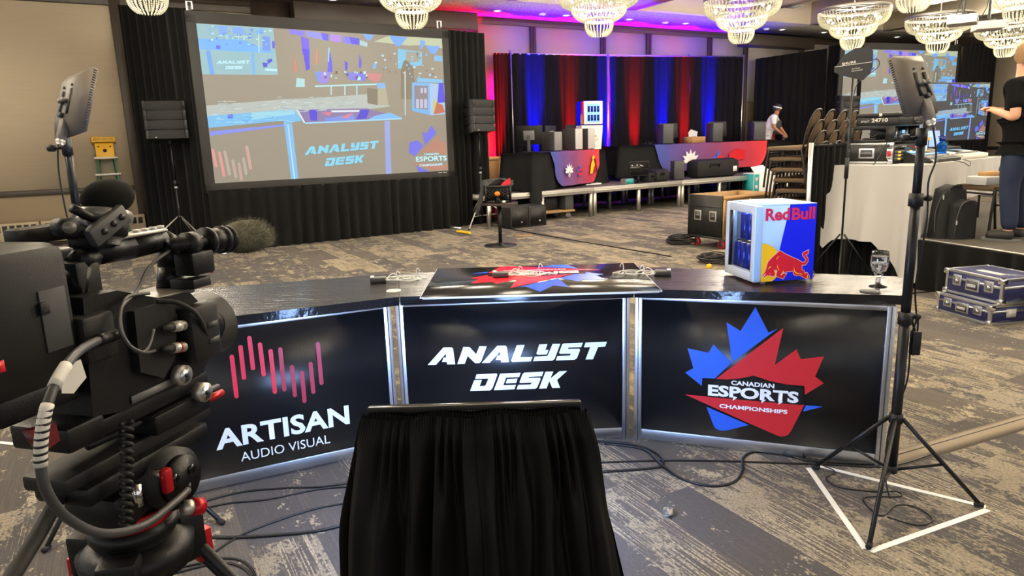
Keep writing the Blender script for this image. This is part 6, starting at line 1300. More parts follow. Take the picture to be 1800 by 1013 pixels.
# ================================================================== mixing position: riser, white table
ZF = .48; ZW = 1.165
eP = V(3.93, 6.45, 0); eD = V(.265, -.964, 0).normalized(); eN = V(.964, .265, 0).normalized()
pl = [eP-eD*2.3, eP+eD*3.4, eP+eD*3.4+eN*4.5, eP-eD*2.3+eN*4.5]
t = thing('platform', 'low carpeted platform under the mixing table on the right', 'stage', V(0, 0, 0))
MB().prism([(p.x, p.y) for p in pl], .06, TR(0, 0, ZF-.06)).out('deck', 'riser_carpet', t)
for a in (-2.1, -.5, 1.2, 3.2):
    for b_ in (.15, 2.2, 4.3): p = eP+eD*a+eN*b_; MB().cyl((p.x, p.y, 0), (p.x, p.y, ZF-.06), .025, n=8).out('leg', 'alu_dull', t)
e = MB()
a, b_ = pl[0]+eN*.004, pl[1]+eN*.004
MB().cyl(V(a.x, a.y, ZF-.004), V(b_.x, b_.y, ZF-.004), .008, n=6).out('edge_trim', 'alu_dull', t)
curtain('skirt', pl[0]-eN*.03, pl[1]-eN*.03, .0, ZF-.01, 'drape', folds=24, amp=.03, seed=51, parent=t)
wA, wB, wC = G(1609.6, 291.5, ZW), G(1489, 288, ZW), G(1757, 275.5, ZW)
ux = (wC-wA).normalized(); uy = V(-ux.y, ux.x, 0); WL, WD = 2.44, .80
WA = math.atan2(ux.y, ux.x)
t = thing('mixing_table', 'long folding table under a white cloth on the platform', 'table', V(wA.x, wA.y, ZF), WA)
WM = TR(wA.x, wA.y, 0) @ RZ(WA)
MB().bb(.01, WL, .01, WD-.01, ZW-ZF-.03, ZW-ZF-.006).out('tabletop', 'ply', t)
for x in (.3, WL-.3): MB().tube([(x, .1, 0), (x, .1, ZW-ZF-.03), (x, WD-.1, ZW-ZF-.03), (x, WD-.1, 0)], .014, 6).out('leg', 'dark_grey', t)
per = [(0, WD), (0, 0), (WL, 0)]; pts = []
for i in range(2):
    a, b_ = Vector((*per[i], 0)), Vector((*per[i+1], 0)); n = int((b_-a).length*26)
    for k in range(n+(i == 1)): pts.append((a+(b_-a)*(k/n), i, k/n, (b_-a).length))
def pw(x, ks):
    for (a, fa), (b, fb) in zip(ks, ks[1:]):
        if x <= b: return fa+(fb-fa)*(x-a)/(b-a)
    return ks[-1][1]
m = MB(); rings = []; rows = 9
for r in range(rows+1):
    f_ = r/rows; ring = []
    for p, i, s_, Lg in pts:
        if i == 0:
            dd = s_*Lg; hem = pw(s_, ((0, .45), (.10, .32), (.22, .43), (.60, .42), (.80, .25), (.92, .07), (1, .06)))
            nr = V(-1, 0, 0); amp = .055
        else:
            dd = s_*Lg; hem = pw(dd, ((0, .06), (.03, .09), (.07, .50), (.55, .50), (1.05, .77), (9, .77)))
            nr = V(0, -1, 0); amp = .03
        zz = ZW-f_*(ZW-hem)
        w_ = math.sin(dd*17+i)*.6+math.sin(dd*31+2)*.4+.5*math.sin(dd*7)
        c_ = math.exp(-((dd-(Lg if i == 0 else 0))/.10)**2)
        off = nr*(.014+f_*amp*(1+w_))+V(-.06, .06, 0)*f_*(math.exp(-(dd/.25)**2) if i == 0 else 0)+V(-.07, -.06, 0)*c_*f_*(.9 if i == 0 else .9)
        # keep the fall on the platform side off its floor
        ring.append(m.bm.verts.new(p+off+V(0, 0, zz-ZF)))
    rings.append(ring)
for A, B in zip(rings, rings[1:]):
    for i in range(len(A)-1): m.face((A[i], A[i+1], B[i+1], B[i]))
cs = [m.bm.verts.new(V(x, y, ZW-ZF)) for x, y in ((-.014, WD), (-.014, -.014), (WL, -.014), (WL, WD))]
m.face(cs[::-1]); m.out('tablecloth', 'tablecloth_white', t, sharp=3.2)
def onW(px, py, z=ZW+.002): return G(px, py, z)
# rack case, two cases on top
rc0 = onW(1568, 288.5); rcl = onW(1489, 285.5); rcr = onW(1622, 283.5)
RZa = math.atan2((rcr-rc0).y, (rcr-rc0).x)
rx = (rcr-rc0).length; ry = .50; RH = .205
t = thing('rack_case', 'black rack case with metal edges and yellow wireless receivers on the white table', 'case', V(rc0.x, rc0.y, ZW+.003), RZa)
rx = min(rx, .55)
MB().bb(0, rx, .02, ry, .0, RH).out('body', 'case_black', t)
for x in (0, rx-.018):
    for z in (0, RH-.018): MB().bb(x, x+.018, 0, ry, z, z+.018).out('edge_profile', 'alu', t)
for z in (0, RH-.018): MB().bb(-.002, .01, 0, ry, z, z+.022).bb(-.002, .01, ry-.02, ry+.002, 0, RH).bb(-.002, .01, 0, .02, 0, RH).out('end_profile', 'alu', t)
for y in (.0, ry-.05):
    for z in (0, RH-.045): MB().box((-.003, y+.025, z+.0225), (.006, .05, .045), None, .004).out('corner_cap', 'chrome', t)
hd = MB().bb(-.008, 0, ry*.36, ry*.68, .055, .155, None, .006).out('handle_dish', 'alu', t); MB().bb(-.010, -.006, ry*.40, ry*.64, .07, .14).out('handle_recess', 'dark_grey', hd); MB().bb(-.013, -.008, ry*.42, ry*.62, .095, .115).out('grip', 'mid_grey', hd)
for y in (.03, ry-.03):
    l = MB().bb(-.009, 0, y-.03, y+.03, .055, .15, None, .005).out('latch_dish', 'alu', t); MB().bb(-.012, -.008, y-.018, y+.018, .075, .13).out('latch', 'red', l)
MB().bb(.02, rx-.02, -.002, .02, .018, RH-.018).out('rack_front', 'black_plastic', t)
for k in range(3):
    z = .03+k*.034; u_ = MB().bb(.03, rx*.5, -.006, 0, z, z+.03).out('receiver', 'dark_grey', t); MB().bb(.10, .16, -.0075, -.006, z+.007, z+.024).out('display', 'yellow_display', u_)
for k in range(3):
    z = .03+k*.034; u_ = MB().bb(rx*.53, rx-.03, -.006, 0, z, z+.03).out('receiver', 'dark_grey', t)
    if k: MB().bb(rx*.53+.06, rx*.53+.12, -.0075, -.006, z+.007, z+.024).out('display', 'yellow_display', u_)
MB().bb(.03, rx-.03, -.006, 0, .14, .17).out('antenna_distro', 'black_gloss', t); MB().bb(rx-.08, rx-.06, -.008, -.006, .148, .163).out('warning_lamp', 'red_display', t)
b1 = V(rc0.x, rc0.y, ZW+.003+RH+.006)
t = thing('rack_shell', 'black open-sided rack shell with cutout, middle of the case pile', 'case', b1, RZa); h2 = .165
MB().bb(0, .01, 0, ry*.17, 0, h2).bb(0, .01, ry*.83, ry, 0, h2).bb(0, .01, ry*.17, ry*.83, h2-.035, h2).bb(0, .01, ry*.17, ry*.83, 0, .03).out('side_plate', 'black_plastic', t)
MB().bb(0, .012, ry*.36, ry*.6, .03, .048, None, .006).out('side_plate_lobe', 'black_plastic', t)
MB().bb(0, rx, 0, ry, h2-.008, h2).bb(0, rx, 0, ry, 0, .008).bb(rx-.01, rx, 0, ry, 0, h2).out('shell', 'black_plastic', t)
MB().bb(.02, rx-.02, .08, .10, .01, h2-.01).out('equipment_front', 'black_gloss', t)
for x, z in ((.10, .02), (.34, .03), (.34, .085)): MB().bb(x, x+.05, .07, .079, z, z+.035).out('display', 'blue_display', t)
for x in (.16, .40): MB().bb(x, x+.012, .05, .08, .02, h2-.02).out('rack_handle', 'alu', t)
MB().tube(smooth_path([(.05, .02, .12), (.10, .0, .10), (.13, .02, .05), (.11, .05, .03)], 5), .004, 6).tube(smooth_path([(-.01, ry*.5, .10), (.02, ry*.45, .06), (.03, ry*.35, .09)], 5), .004, 6).out('patch_lead', 'cable_grey', t)
t = thing('hard_case', 'black ribbed hard case stencilled 24710 on top of the case pile', 'case', b1+V(0, 0, h2+.004)+V(-math.cos(RZa)*-.02, 0, 0), RZa); h3 = .125
MB().bb(0, rx, -.02, ry*.82, 0, h3*.66, None, .012).out('lower_shell', 'black_plastic', t); MB().bb(.0, rx, -.02, ry*.82, h3*.68, h3, None, .012).out('lid', 'black_plastic', t)
MB().bb(.3, .42, -.032, -.018, .04, .075, None, .006).out('latch', 'dark_grey', t); MB().bb(.33, .43, -.036, -.03, .02, .035).out('grip', 'dark_grey', t)
text_polys('24710', 'label_white', t, 'lettering', -ry*.50, .035, .16, .038, RZ(-PI/2) @ TR(0, -.0008, 0) @ STAND, .02)
text_polys('SPAIT', 'label_white', t, 'lettering', -ry*.72, .036, .085, .018, RZ(-PI/2) @ TR(0, -.0008, 0) @ STAND)
MB().bb(.10, .14, .1, .13, h3, h3+.002).bb(-.001, .0, ry*.3, ry*.36, h3*.72, h3*.95).out('sticker', 'label_white', t)
# mixing console
mc_ = onW(1690, 287); t = thing('mixing_console', 'digital mixing console with glowing faders on the white table', 'mixer', WM @ V(.52, .06, ZW+.002), WA)
MB().prism([(0, 0), (.50, 0), (.50, .16), (.36, .14), (0, .03)], .80, RZ(PI/2) @ RX(PI/2) @ TR(0, 0, 0)).out('body', 'black_plastic', t)
Mm = TR(0, 0, .032) @ RX(math.atan2(.11, .36))
for k in range(16): MB().bb(.03+k*.046, .062+k*.046, .02, .13, .0, .003, Mm).out('fader_strip', 'mid_grey', t); 
for k in range(16): MB().bb(.038+k*.046, .054+k*.046, .04+.05*wave(k, 2), .06+.05*wave(k, 2), .003, .014, Mm).out('fader_cap', 'light_grey', t)
for k in range(16): MB().bb(.03+k*.046, .06+k*.046, .15, .18, .001, .004, Mm).out('key_lamp', 'blue_display', t)
MB().bb(.05, .35, .21, .35, .001, .006, Mm).out('touch_display', 'blue_display', t)
# thermal light-box, bottle, keyboard, laptop, small monitor
bp = WM @ V(1.16, .20, ZW+.002); t = thing('water_bottle', 'translucent blue water bottle on the white table', 'bottle', bp)
MB().lathe([(0, 0), (.045, 0), (.048, .01), (.048, .05), (.042, .055), (.048, .06), (.048, .12), (.042, .125), (.048, .13), (.048, .17), (.025, .195), (.025, .205), (0, .205)], 20).out('body', 'bottle_blue', t); MB().cyl((0, 0, .205), (0, 0, .24), .03, n=16).out('cap', 'can_blue', t); MB().tube([(-.03, 0, .23), (-.045, 0, .25), (0, 0, .265), (.03, 0, .24)], .006, 6).out('loop', 'can_blue', t)
t = thing('meter_monitor', 'small yellow-cornered field monitor beside the water bottle', 'monitor', WM @ V(.98, .34, ZW+.002), WA-rad(20)); MB().bb(-.09, .09, -.02, .02, .09, .24, None, .006).out('body', 'black_plastic', t); MB().bb(-.07, .07, -.0215, -.02, .105, .225).out('screen', 'paper_display' if 'paper_display' in MATS else mat('paper_display', (.1, .1, .1), .4, emit=(.7, .75, .85), es=.9), t)
for x in (-.08, .08):
    for z in (.10, .23): MB().box((x, 0, z), (.035, .05, .035), None, .004).out('corner_bumper', 'yellow', t)
MB().cyl((0, 0, 0), (0, 0, .1), .012, n=8).lathe([(0, 0), (.06, 0), (.06, .01), (0, .015)], 16).out('foot', 'black_metal', t)
t = thing('switcher_panel', 'pale control panel with a tablet at the right end of the white table', 'control panel', WM @ V(1.36, .05, ZW+.002), WA)
MB().prism([(0, 0), (.45, 0), (.45, .12), (0, .05)], .75, RZ(PI/2) @ RX(PI/2)).out('body', 'label_white', t); MB().bb(.2, .45, .12, .30, .09, .098, RX(rad(0)) , .003).out('tablet', 'dark_grey', t); MB().bb(.215, .435, .135, .285, .098, .0995).out('tablet_screen', 'blue_display', t)
for k in range(8): MB().box((.05+k*.08, .08, .068), (.03, .03, .02), None, .004).out('button', 'mid_grey', t)
t = thing('laptop', 'dark laptop open at the right end of the white table, by the person in black', 'laptop', WM @ V(1.78, .40, ZW+.12), WA-rad(5)); MB().bb(-.16, .16, -.11, .11, 0, .016, None, .004).out('keyboard_deck', 'dark_grey', t); MB().bb(-.16, .16, .10, .108, .016, .22, RX(rad(-8)), .003).out('lid', 'dark_grey', t); MB().bb(-.15, .15, .0985, .0995, .03, .21, RX(rad(-8))).out('screen', 'lcd_small', t)
t = thing('laptop_riser', 'black box under the laptop at the end of the white table', 'box', WM @ V(1.78, .40, ZW+.002), WA-rad(5)); MB().bb(-.17, .17, -.12, .12, 0, .116, None, .005).out('body', 'black_plastic', t); MB().bb(-.15, .15, -.122, -.12, .02, .1).out('front', 'dark_grey', t)
t = thing('handheld_microphone', 'black handheld microphone lying at the edge of the white table', 'microphone', WM @ V(.42, .05, ZW+.02), WA); MB().cyl((0, 0, 0), (.2, .01, 0), .012, .016, n=12).out('body', 'black_metal', t); MB().sph((.22, .011, 0), .022, 10).out('grille', 'mid_grey', t); MB().cyl((.10, .004, 0), (.115, .005, 0), .0185, n=12).out('band', 'white', t)
MBc = MB().tube(smooth_path([WM @ V(1.0, .03, ZW+.008), WM @ V(1.02, -.06, ZW-.01), WM @ V(1.12, -.09, ZW-.05), WM @ V(1.22, -.06, ZW-.01), WM @ V(1.28, .03, ZW+.008)], 5), .004, 6)
tag(MBc.out('hanging_lead', 'cable'), 'thin dark cable hanging in a bow over the long edge of the white table', 'cable')
tag(MB().tube(smooth_path([V(rc0.x, rc0.y, 0)+V(-.05, .03, ZW+RH+.01), V(rc0.x, rc0.y, 0)+V(-.14, .02, ZW+.05), V(rc0.x, rc0.y, 0)+V(-.22, .05, ZW-.1), V(rc0.x, rc0.y, 0)+V(-.27, .05, ZW-.45), V(rc0.x, rc0.y, 0)+V(-.31, .05, ZW-.8), V(rc0.x, rc0.y, 0)+V(-.35, .05, .02)], 6), .005, 6).out('hanging_lead', 'cable'), 'thin black cable hanging down the front of the white tablecloth', 'cable')
# large monitor behind the table
tv0 = P(1627.5, 249, 8.6); tv1 = P(1729.5, 243, 8.95); tvw = V((tv1-tv0).x, (tv1-tv0).y, 0); TW = tvw.length; TVA = math.atan2(tvw.y, tvw.x); TVH = .685
zb = (tv0.z+tv1.z)/2
t = thing('large_monitor', 'large flat monitor showing the desk picture behind the mixing table', 'monitor', V(tv0.x, tv0.y, ZF), TVA)
MB().bb(-.015, TW+.015, 0, .05, zb-ZF-.015, zb-ZF+TVH+.015, None, .004).out('housing', 'black_plastic', t)
MB().bb(TW/2-.05, TW/2+.05, .05, .1, 0, zb-ZF+.2).bb(TW/2-.35, TW/2+.35, -.15, .3, 0, .03).out('stand', 'black_metal', t)
def tvmap(c):
    if c == (150, 141, 124): return (44, 46, 56)
    r, g, b__ = c
    l = (r+g+b__)/3
    if abs(r-g) < 22 and abs(g-b__) < 30 and l < 180: return (int(r*.55), int(g*.6), int(b__*.66))
    return (int(r*.85), int(g*.92), min(255, int(b__*1.02)))
picture('picture', 'tv_picture', TW, TVH, t, (150, 141, 124), remap=tvmap, M=TR(0, -.002, zb-ZF))
t = thing('dark_speaker', 'dark studio speaker under the right corner of the large monitor', 'loudspeaker', WM @ V(1.50, .62, ZW+.002), WA); MB().bb(-.1, .1, -.1, .1, 0, .24, None, .01).out('cabinet', 'black_plastic', t); MB().cyl((0, -.102, .09), (0, -.098, .09), .06, n=20).out('cone', 'dark_grey', t)
# backpack on the platform
bk = G(1643, 421, ZF); bk.z = ZF; t = thing('backpack', 'black backpack leaning on the white tablecloth on the platform', 'backpack', bk+V(.18, .12, 0), rad(8))
def bpk(a, b_):
    an = a*2*PI; z = b_*.50; k = (1-.25*b_**3) if b_ < .98 else .05; r_ = (abs(math.cos(an))**3+abs(math.sin(an))**3)**(-1/3)
    return V(.165*r_*math.cos(an)*k, .105*r_*math.sin(an)*(1-.25*b_), z)
MB().grid(bpk, 40, 14).prism([(.16*math.cos(i*PI/10), .10*math.sin(i*PI/10)) for i in range(20)], .005).out('body', 'pack_black', t, sharp=1.2)
def pk2(a, b_):
    an = a*2*PI; r_ = (abs(math.cos(an))**4+abs(math.sin(an))**4)**(-1/4); k = (1-.12*b_**2) if b_ < .97 else .05
    return V(.05+.125*r_*math.cos(an)*k, -.12+.06*r_*math.sin(an), b_*.37)
MB().grid(pk2, 36, 10).out('front_pocket', 'pack_black', t, sharp=1.2)
MB().tube(smooth_path([(-.16, -.04, .06), (-.168, -.04, .25), (-.12, -.06, .42), (0, -.07, .485), (.10, -.06, .42)], 6), .006, 6).tube(smooth_path([(-.06, -.17, .05), (-.065, -.185, .2), (-.02, -.185, .33), (.08, -.18, .36), (.17, -.15, .33)], 6), .005, 6).out('zip', 'dark_grey', t)
MB().tube(smooth_path([(-.06, -.06, .44), (-.05, -.09, .49), (.03, -.09, .50), (.05, -.06, .45)], 5), .009, 6).out('top_handle', 'rubber', t)
for p in ((-.065, -.19, .16), (-.13, -.075, .39)): MB().box(p, (.012, .006, .04), None, .002).out('zip_pull', 'light_grey', t)
# banquet chair with papers on the platform
chp = G(1728, 400, ZF); cc = dup(first, V(4.74, 6.74, ZF), rad(278), 'brown banquet chair on the platform, papers on its seat'); del cc['group']
t = thing('paper_box', 'grey paper box on the seat of the platform chair', 'box', V(4.66, 6.72, ZF+.482), rad(10)); MB().bb(-.17, .17, -.12, .12, 0, .07, None, .003).out('carton', 'light_grey', t); MB().bb(-.16, .17, -.10, .12, .07, .078).out('lid', 'white', t)
tag(MB().bb(-.1, .12, -.08, .1, 0, .035, Matrix.Translation(V(4.70, 6.76, ZF+.562)) @ RZ(.7)).out('envelope_stack', 'cardboard'), 'tan envelopes on top of the grey paper box', 'envelope')
# ------------------------------------------------------------------ two blue flight cases on the floor
c1, c2, c3 = G(1645, 546), G(1738, 574), G(1795, 560)
dx = (c2-c1); CWd = dx.length; ca = math.atan2(dx.y, dx.x)
def flight_case(label, base, ang, w, d_, h, patch):
    t = thing('flight_case', label, 'case', base, ang, 'blue flight cases')
    MB().bb(.006, w-.006, .006, d_-.006, .004, h-.004).out('body', 'case_blue', t)
    m = MB(); e = .022
    for x in (0, w-e):
        for z in (0, h-e): m.bb(x, x+e, 0, d_, z, z+e, None, .002)
        for y in (0, d_-e): m.bb(x, x+e, y, y+e, 0, h, None, .002)
    for y in (0, d_-e):
        for z in (0, h-e): m.bb(0, w, y, y+e, z, z+e, None, .002)
    m.out('edging', 'alu', t)
    MB().bb(.02, w-.02, -.001, .004, h*.60, h*.70).bb(-.001, .004, .02, d_-.02, h*.60, h*.70).bb(w-.004, w+.001, .02, d_-.02, h*.60, h*.70).out('lid_seam', 'alu', t)
    for x in (0, w):
        for y in (0, d_):
            for z in (.02, h-.02): MB().box((x+(.01 if x == 0 else -.01), y+(.01 if y == 0 else -.01), z), (.05, .05, .045), None, .01).out('corner_cap', 'chrome', t)
    for x in (w*.22, w*.78):
        l = MB().bb(x-.042, x+.042, -.007, .004, h*.38, h*.82, None, .006).out('latch_dish', 'alu', t); MB().bb(x-.03, x+.03, -.009, -.006, h*.45, h*.76).out('latch_recess', 'mid_grey', l); MB().cyl((x, -.016, h*.58), (x, -.008, h*.58), .014, n=12).bb(x-.02, x+.02, -.014, -.009, h*.57, h*.60).out('butterfly', 'chrome', l)
    hd = MB().bb(w*.5-.065, w*.5+.065, -.007, .004, h*.28, h*.76, None, .006).out('handle_dish', 'alu', t); MB().bb(w*.5-.05, w*.5+.05, -.009, -.006, h*.35, h*.68).out('handle_recess', 'dark_grey', hd); MB().bb(w*.5-.04, w*.5+.04, -.018, -.008, h*.44, h*.56, None, .004).out('grip', 'light_grey', hd)
    if patch: MB().bb(w*.30, w*.72, d_*.30, d_*.45, h-.004, h+.001).out('tape_label', 'label_white', t)
    else: MB().bb(w-.002, w+.002, d_*.35, d_*.55, h*.35, h*.75).out('tape_label', 'label_white', t)
    return t
hc = .165; dd_ = .42
flight_case('blue flight case with metal edges, lower of two on the floor by the platform', V(c1.x, c1.y, 0), ca, CWd, dd_, hc, False)
cn = V(-math.sin(ca), math.cos(ca), 0); cx2 = V(math.cos(ca), math.sin(ca), 0)
flight_case('blue flight case with a tape label on its lid, upper of two by the platform', V(c1.x, c1.y, 0)+cn*.045+cx2*.02+V(0, 0, hc+.002), ca+rad(2), CWd, dd_, .20, True)

# ================================================================== ceiling projectors
for k, (x, y, dep, w) in enumerate(((1692, 36, 9.8, 'left of two'), (1737, 46, 10.4, 'right of two'))):
    p = P(x, y, dep); t = thing('ceiling_projector', 'white projector hanging from a black pole, %s under the ceiling' % w, 'projector', p, rad(55+15*k), 'ceiling projectors')
    MB().box((0, 0, 0), (.40, .36, .115), None, .012).out('housing', 'projector_white', t)
    for q in range(4): MB().box((-.14+q*.09, -.182, 0), (.06, .006, .06)).out('vent', 'mid_grey', t)
    MB().cyl((.202, .05, 0), (.215, .05, 0), .04, n=18).out('lens', 'black_gloss', t)
    MB().cyl((0, 0, .06), (0, 0, 4.75-p.z), .018, n=10).box((0, 0, .07), (.16, .16, .03), None, .006).out('pole', 'black_metal', t)
    MB().tube(smooth_path([(.1, .1, .06), (.08, .06, .2), (.03, .03, .3), (.02, .02, .5)], 4), .006, 6).out('mount_lead', 'cable', t)

# ================================================================== people
def skin_mesh(name, J, E, mt, parent, sub=2, root=None):
    names = list(J); me = bpy.data.meshes.new('sk'); me.from_pydata([J[n][0] for n in names], [(names.index(a), names.index(b)) for a, b in E], [])
    o = bpy.data.objects.new('sk', me); COL.objects.link(o); md_ = o.modifiers.new('s', 'SKIN'); md_.use_smooth_shade = True
    for i, n in enumerate(names):
        r = J[n][1]; r = r if isinstance(r, tuple) else (r, r); me.skin_vertices[0].data[i].radius = r
        me.skin_vertices[0].data[i].use_root = (n == (root or names[0]))
    s_ = o.modifiers.new('b', 'SUBSURF'); s_.levels = sub; s_.render_levels = sub
    bpy.context.view_layer.update()
    m2 = bpy.data.meshes.new_from_object(o.evaluated_get(bpy.context.evaluated_depsgraph_get())); bpy.data.objects.remove(o); bpy.data.meshes.remove(me)
    m2.materials.clear(); m2.materials.append(MATS[mt]); m2.name = name
    for p_ in m2.polygons: p_.use_smooth = True
    return put(name, m2, parent)
def person(label, loc, rz, sc, arms, lean, legs, shirt, trouser, skin, hair, headturn=0.0, band=False, shoes='shoe', fat=1.0, fingers=True):
    """faces local -y; arms = {'L':(elbow, wrist), 'R':...}; lean rotates the trunk forward about the hips"""
    t = thing('person', label, 'person', loc, rz); t.scale = (sc,)*3
    R_ = TR(0, 0, .95) @ RX(lean) @ TR(0, 0, -.95)
    def q(x, y, z): return tuple(R_ @ V(x, y, z))
    hc_ = R_ @ V(0, -.015, 1.53); HM = TR(*hc_) @ RX(lean*.3) @ RZ(headturn) @ TR(*-V(0, -.015, 1.53))
    def h(x, y, z): return tuple(HM @ V(x, y, z))
    J = {'pelvis': ((0, 0, .95), (.15*fat, .11*fat)), 'waist': (q(0, 0, 1.08), (.14*fat, .105*fat)), 'chest': (q(0, .0, 1.28), (.16*fat, .115*fat)), 'upper': (q(0, .01, 1.41), (.11, .085)), 'neck': (q(0, .0, 1.48), .055), 'skullbase': (h(0, .0, 1.56), .062), 'head': (h(0, .012, 1.645), (.080, .094)), 'crown': (h(0, .012, 1.70), (.066, .078)),
         'jaw': (h(0, -.058, 1.575), .036), 'nose': (h(0, -.100, 1.632), .012), 'earL': (h(.080, .01, 1.635), .017), 'earR': (h(-.080, .01, 1.635), .017)}
    E = [('pelvis', 'waist'), ('waist', 'chest'), ('chest', 'upper'), ('upper', 'neck'), ('neck', 'skullbase'), ('skullbase', 'head'), ('head', 'crown'), ('skullbase', 'jaw'), ('head', 'nose'), ('head', 'earL'), ('head', 'earR')]
    for s_, x in (('L', 1), ('R', -1)):
        el, wr = [V(*a) for a in arms[s_]]
        J['sh'+s_] = (q(.175*x, .0, 1.395), .056); J['el'+s_] = (tuple(el), .043); J['mf'+s_] = (tuple(el+(wr-el)*.35), .042); J['wr'+s_] = (tuple(wr), .026)
        d = (wr-el).normalized(); side = d.cross(V(0, 0, 1)); side = side.normalized() if side.length > .1 else V(1, 0, 0); upv = side.cross(d)
        J['pm'+s_] = (tuple(wr+d*.06), (.030, .018))
        E += [('upper', 'sh'+s_), ('sh'+s_, 'el'+s_), ('el'+s_, 'mf'+s_), ('mf'+s_, 'wr'+s_), ('wr'+s_, 'pm'+s_)]
        if fingers:
            for k in range(4):
                o_ = (k-1.5)*.019; L_ = (.030, .036, .033, .026)[k]
                a = wr+d*.095+side*o_; b_ = a+d*L_-upv*.012; c_ = b_+d*L_*.5-upv*.026
                for nm, pt, r_ in (('a', a, .0095), ('b', b_, .0085), ('c', c_, .0075)): J['f%d%s%s' % (k, nm, s_)] = (tuple(pt), r_)
                E += [('pm'+s_, 'f%da%s' % (k, s_)), ('f%da%s' % (k, s_), 'f%db%s' % (k, s_)), ('f%db%s' % (k, s_), 'f%dc%s' % (k, s_))]
            th = -x; a = wr+d*.045+side*(.034*th); b_ = a+d*.03+side*(.014*th)-upv*.01
            J['ta'+s_] = (tuple(a), .011); J['tb'+s_] = (tuple(b_), .009); E += [('wr'+s_, 'ta'+s_), ('ta'+s_, 'tb'+s_)]
        kn, an, to = [V(*a) for a in legs[s_]]
        J['hp'+s_] = ((.085*x, 0, .88), .095*fat); J['kn'+s_] = (tuple(kn), .058); J['an'+s_] = (tuple(an), .038); J['to'+s_] = (tuple(to), (.028, .016))
        E += [('pelvis', 'hp'+s_), ('hp'+s_, 'kn'+s_), ('kn'+s_, 'an'+s_), ('an'+s_, 'to'+s_)]
    skin_mesh('body', J, E, skin, t, 2, 'pelvis')
    # shirt
    K = {'pelvis': (tuple(V(*J['pelvis'][0])+V(0, 0, -.0)), (.175*fat, .135*fat)), 'hem': ((0, 0, .90), (.172*fat, .135*fat)), 'waist': (J['waist'][0], (.172*fat, .135*fat)), 'chest': (J['chest'][0], (.188*fat, .142*fat)), 'upper': (q(0, .01, 1.41), (.135, .105)), 'collar': (q(0, .0, 1.465), .072)}
    F = [('pelvis', 'hem'), ('pelvis', 'waist'), ('waist', 'chest'), ('chest', 'upper'), ('upper', 'collar')]
    for s_ in 'LR':
        sh = V(*J['sh'+s_][0]); el = V(*J['el'+s_][0]); K['sh'+s_] = (tuple(sh), .082); K['sl'+s_] = (tuple(sh+(el-sh)*.45), .072); K['se'+s_] = (tuple(sh+(el-sh)*.78), .070)
        F += [('upper', 'sh'+s_), ('sh'+s_, 'sl'+s_), ('sl'+s_, 'se'+s_)]
    skin_mesh('t_shirt', K, F, shirt, t, 2, 'pelvis')
    K = {'pelvis': ((0, 0, .93), (.165*fat, .125*fat)), 'seat': ((0, 0, .86), (.15*fat, .12*fat))}; F = [('pelvis', 'seat')]
    for s_ in 'LR':
        for a, r_ in (('hp', .112*fat), ('kn', .083), ('an', .068)): K[a+s_] = (J[a+s_][0], r_)
        th = V(*K['hp'+s_][0]).lerp(V(*K['kn'+s_][0]), .5); K['th'+s_] = (tuple(th), .105*fat); ca_ = V(*K['kn'+s_][0]).lerp(V(*K['an'+s_][0]), .4); K['ca'+s_] = (tuple(ca_), .080)
        F += [('seat', 'hp'+s_), ('hp'+s_, 'th'+s_), ('th'+s_, 'kn'+s_), ('kn'+s_, 'ca'+s_), ('ca'+s_, 'an'+s_)]
    skin_mesh('trousers', K, F, trouser, t, 2, 'pelvis')
    for s_ in 'LR':
        a = V(*J['an'+s_][0]); b_ = V(*J['to'+s_][0]); d = (b_-a); d.z = 0; d.normalize(); 
        so = skin_mesh('shoe', {'h': (tuple(a-d*.045+V(0, 0, -.035)), (.060, .062)), 'm': (tuple(a+d*.05+V(0, 0, -.035)), (.062, .056)), 't': (tuple(b_+d*.02+V(0, 0, .006)), (.058, .042))}, [('h', 'm'), ('m', 't')], shoes, t)
        n = V(-d.y, d.x, 0); pl_ = [a-d*.095+n*.03, a-d*.095-n*.03, a+d*.05-n*.048, b_+d*.03-n*.04, b_+d*.055, b_+d*.03+n*.04, a+d*.05+n*.048]
        MB().prism([(p_.x, p_.y) for p_ in pl_], .02).out('sole', 'sole', so)
    # hair: cap over skull and nape
    def hr(a, b_):
        an = a*2*PI; el_ = b_*PI*.5; r_ = 1.04+.03*math.sin(an*9+b_*7)
        front = max(0, -math.sin(an)); low = -.055+.10*front-.02
        z = low+(.115-low)*math.sin(el_); k = math.cos(el_)**.75
        return HM @ V(.093*k*r_*math.cos(an), .018+.108*k*r_*math.sin(an), 1.655+z)
    MB().grid(hr, 40, 10).out('hair', hair, t, sharp=3.2)
    if band: MB().lathe([(.094, -.016), (.099, -.012), (.099, .014), (.094, .018)], 28, HM @ TR(0, .01, 1.668) @ RX(rad(6)) @ Matrix.Diagonal((.98, 1.13, 1, 1))).out('headband', 'white', t)
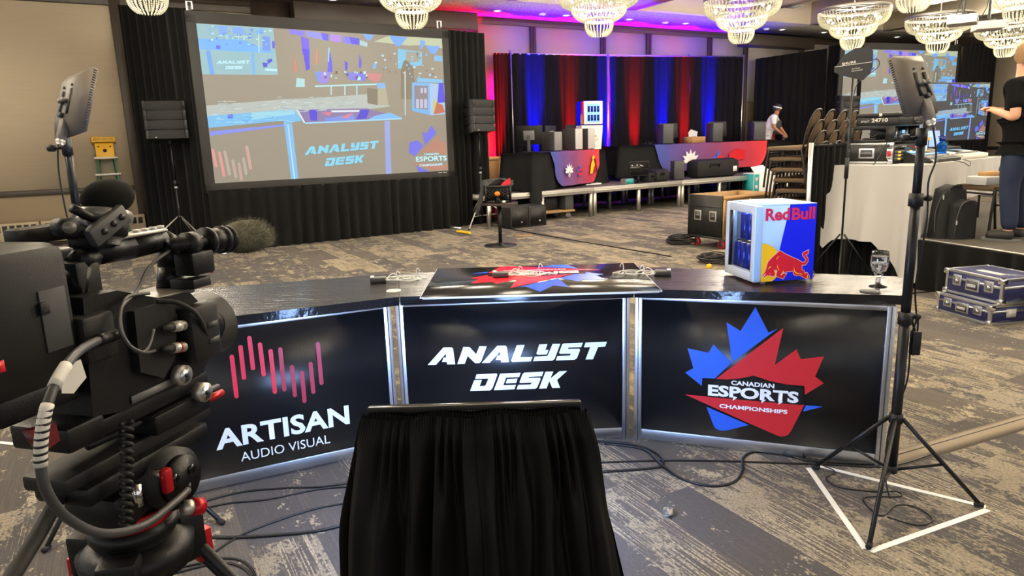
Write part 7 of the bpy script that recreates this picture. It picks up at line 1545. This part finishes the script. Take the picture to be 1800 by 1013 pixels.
    for s_ in (-1, 1):
        MB().sph((s_*.030, -.086, 1.645), .011, 8, HM).out('eye', 'white', t); MB().sph((s_*.030, -.094, 1.645), .005, 6, HM).out('iris', 'hair_dark', t)
    MB().sph((0, -.090, 1.590), .02, 8, HM, (1.1, .35, .28)).out('mouth', 'lip', t)
    return t
mat('lip', hx(170, 95, 85), .5)
# man in black tee, cut off by the right edge
pf = G(1800, 424, ZF)
person('person in black t-shirt and jeans standing on the platform at the right edge', V(pf.x-.05, pf.y+.10, ZF), rad(-150), .985,
       {'L': ((.215, .02, 1.11), (.055, -.22, 1.18)), 'R': ((-.225, .0, 1.11), (-.035, -.24, 1.19))}, rad(4),
       {'L': ((.10, -.02, .49), (.11, .03, .09), (.13, -.14, .035)), 'R': ((-.10, -.02, .49), (-.11, .03, .09), (-.13, -.14, .035))}, 'tee_black', 'denim', 'skin', 'hair', rad(-24), fat=1.05)
# person in white behind the stage table
pb = V(0, 0, CAMH)+ray(1345, 262)*18.35
person('person in white t-shirt and white headband leaning over the long stage table', V(pb.x, pb.y, ZR), rad(62), 1.0,
       {'L': ((.22, -.30, 1.13), (.10, -.45, .95)), 'R': ((-.24, -.22, 1.10), (-.16, -.42, .93))}, rad(26),
       {'L': ((.10, -.04, .49), (.11, .03, .09), (.12, -.13, .035)), 'R': ((-.10, -.02, .49), (-.11, .05, .09), (-.12, -.11, .035))}, 'tee_white', 'tee_black', 'skin_b', 'hair_dark', rad(10), band=True, fingers=True)
tag(MB().bb(-.25, .25, -.03, .03, .62, .95, Matrix.Translation(on2(5.75, .75, 0)) @ RZ(an2), .02).bb(-.2, -.17, 0, .03, 0, .62, Matrix.Translation(on2(5.75, .75, 0)) @ RZ(an2)).bb(.17, .2, 0, .03, 0, .62, Matrix.Translation(on2(5.75, .75, 0)) @ RZ(an2)).bb(-.25, .25, 0, .4, .42, .47, Matrix.Translation(on2(5.75, .75, 0)) @ RZ(an2)).out('red_chair', 'red'), 'red chair behind the right end of the long stage table', 'chair')
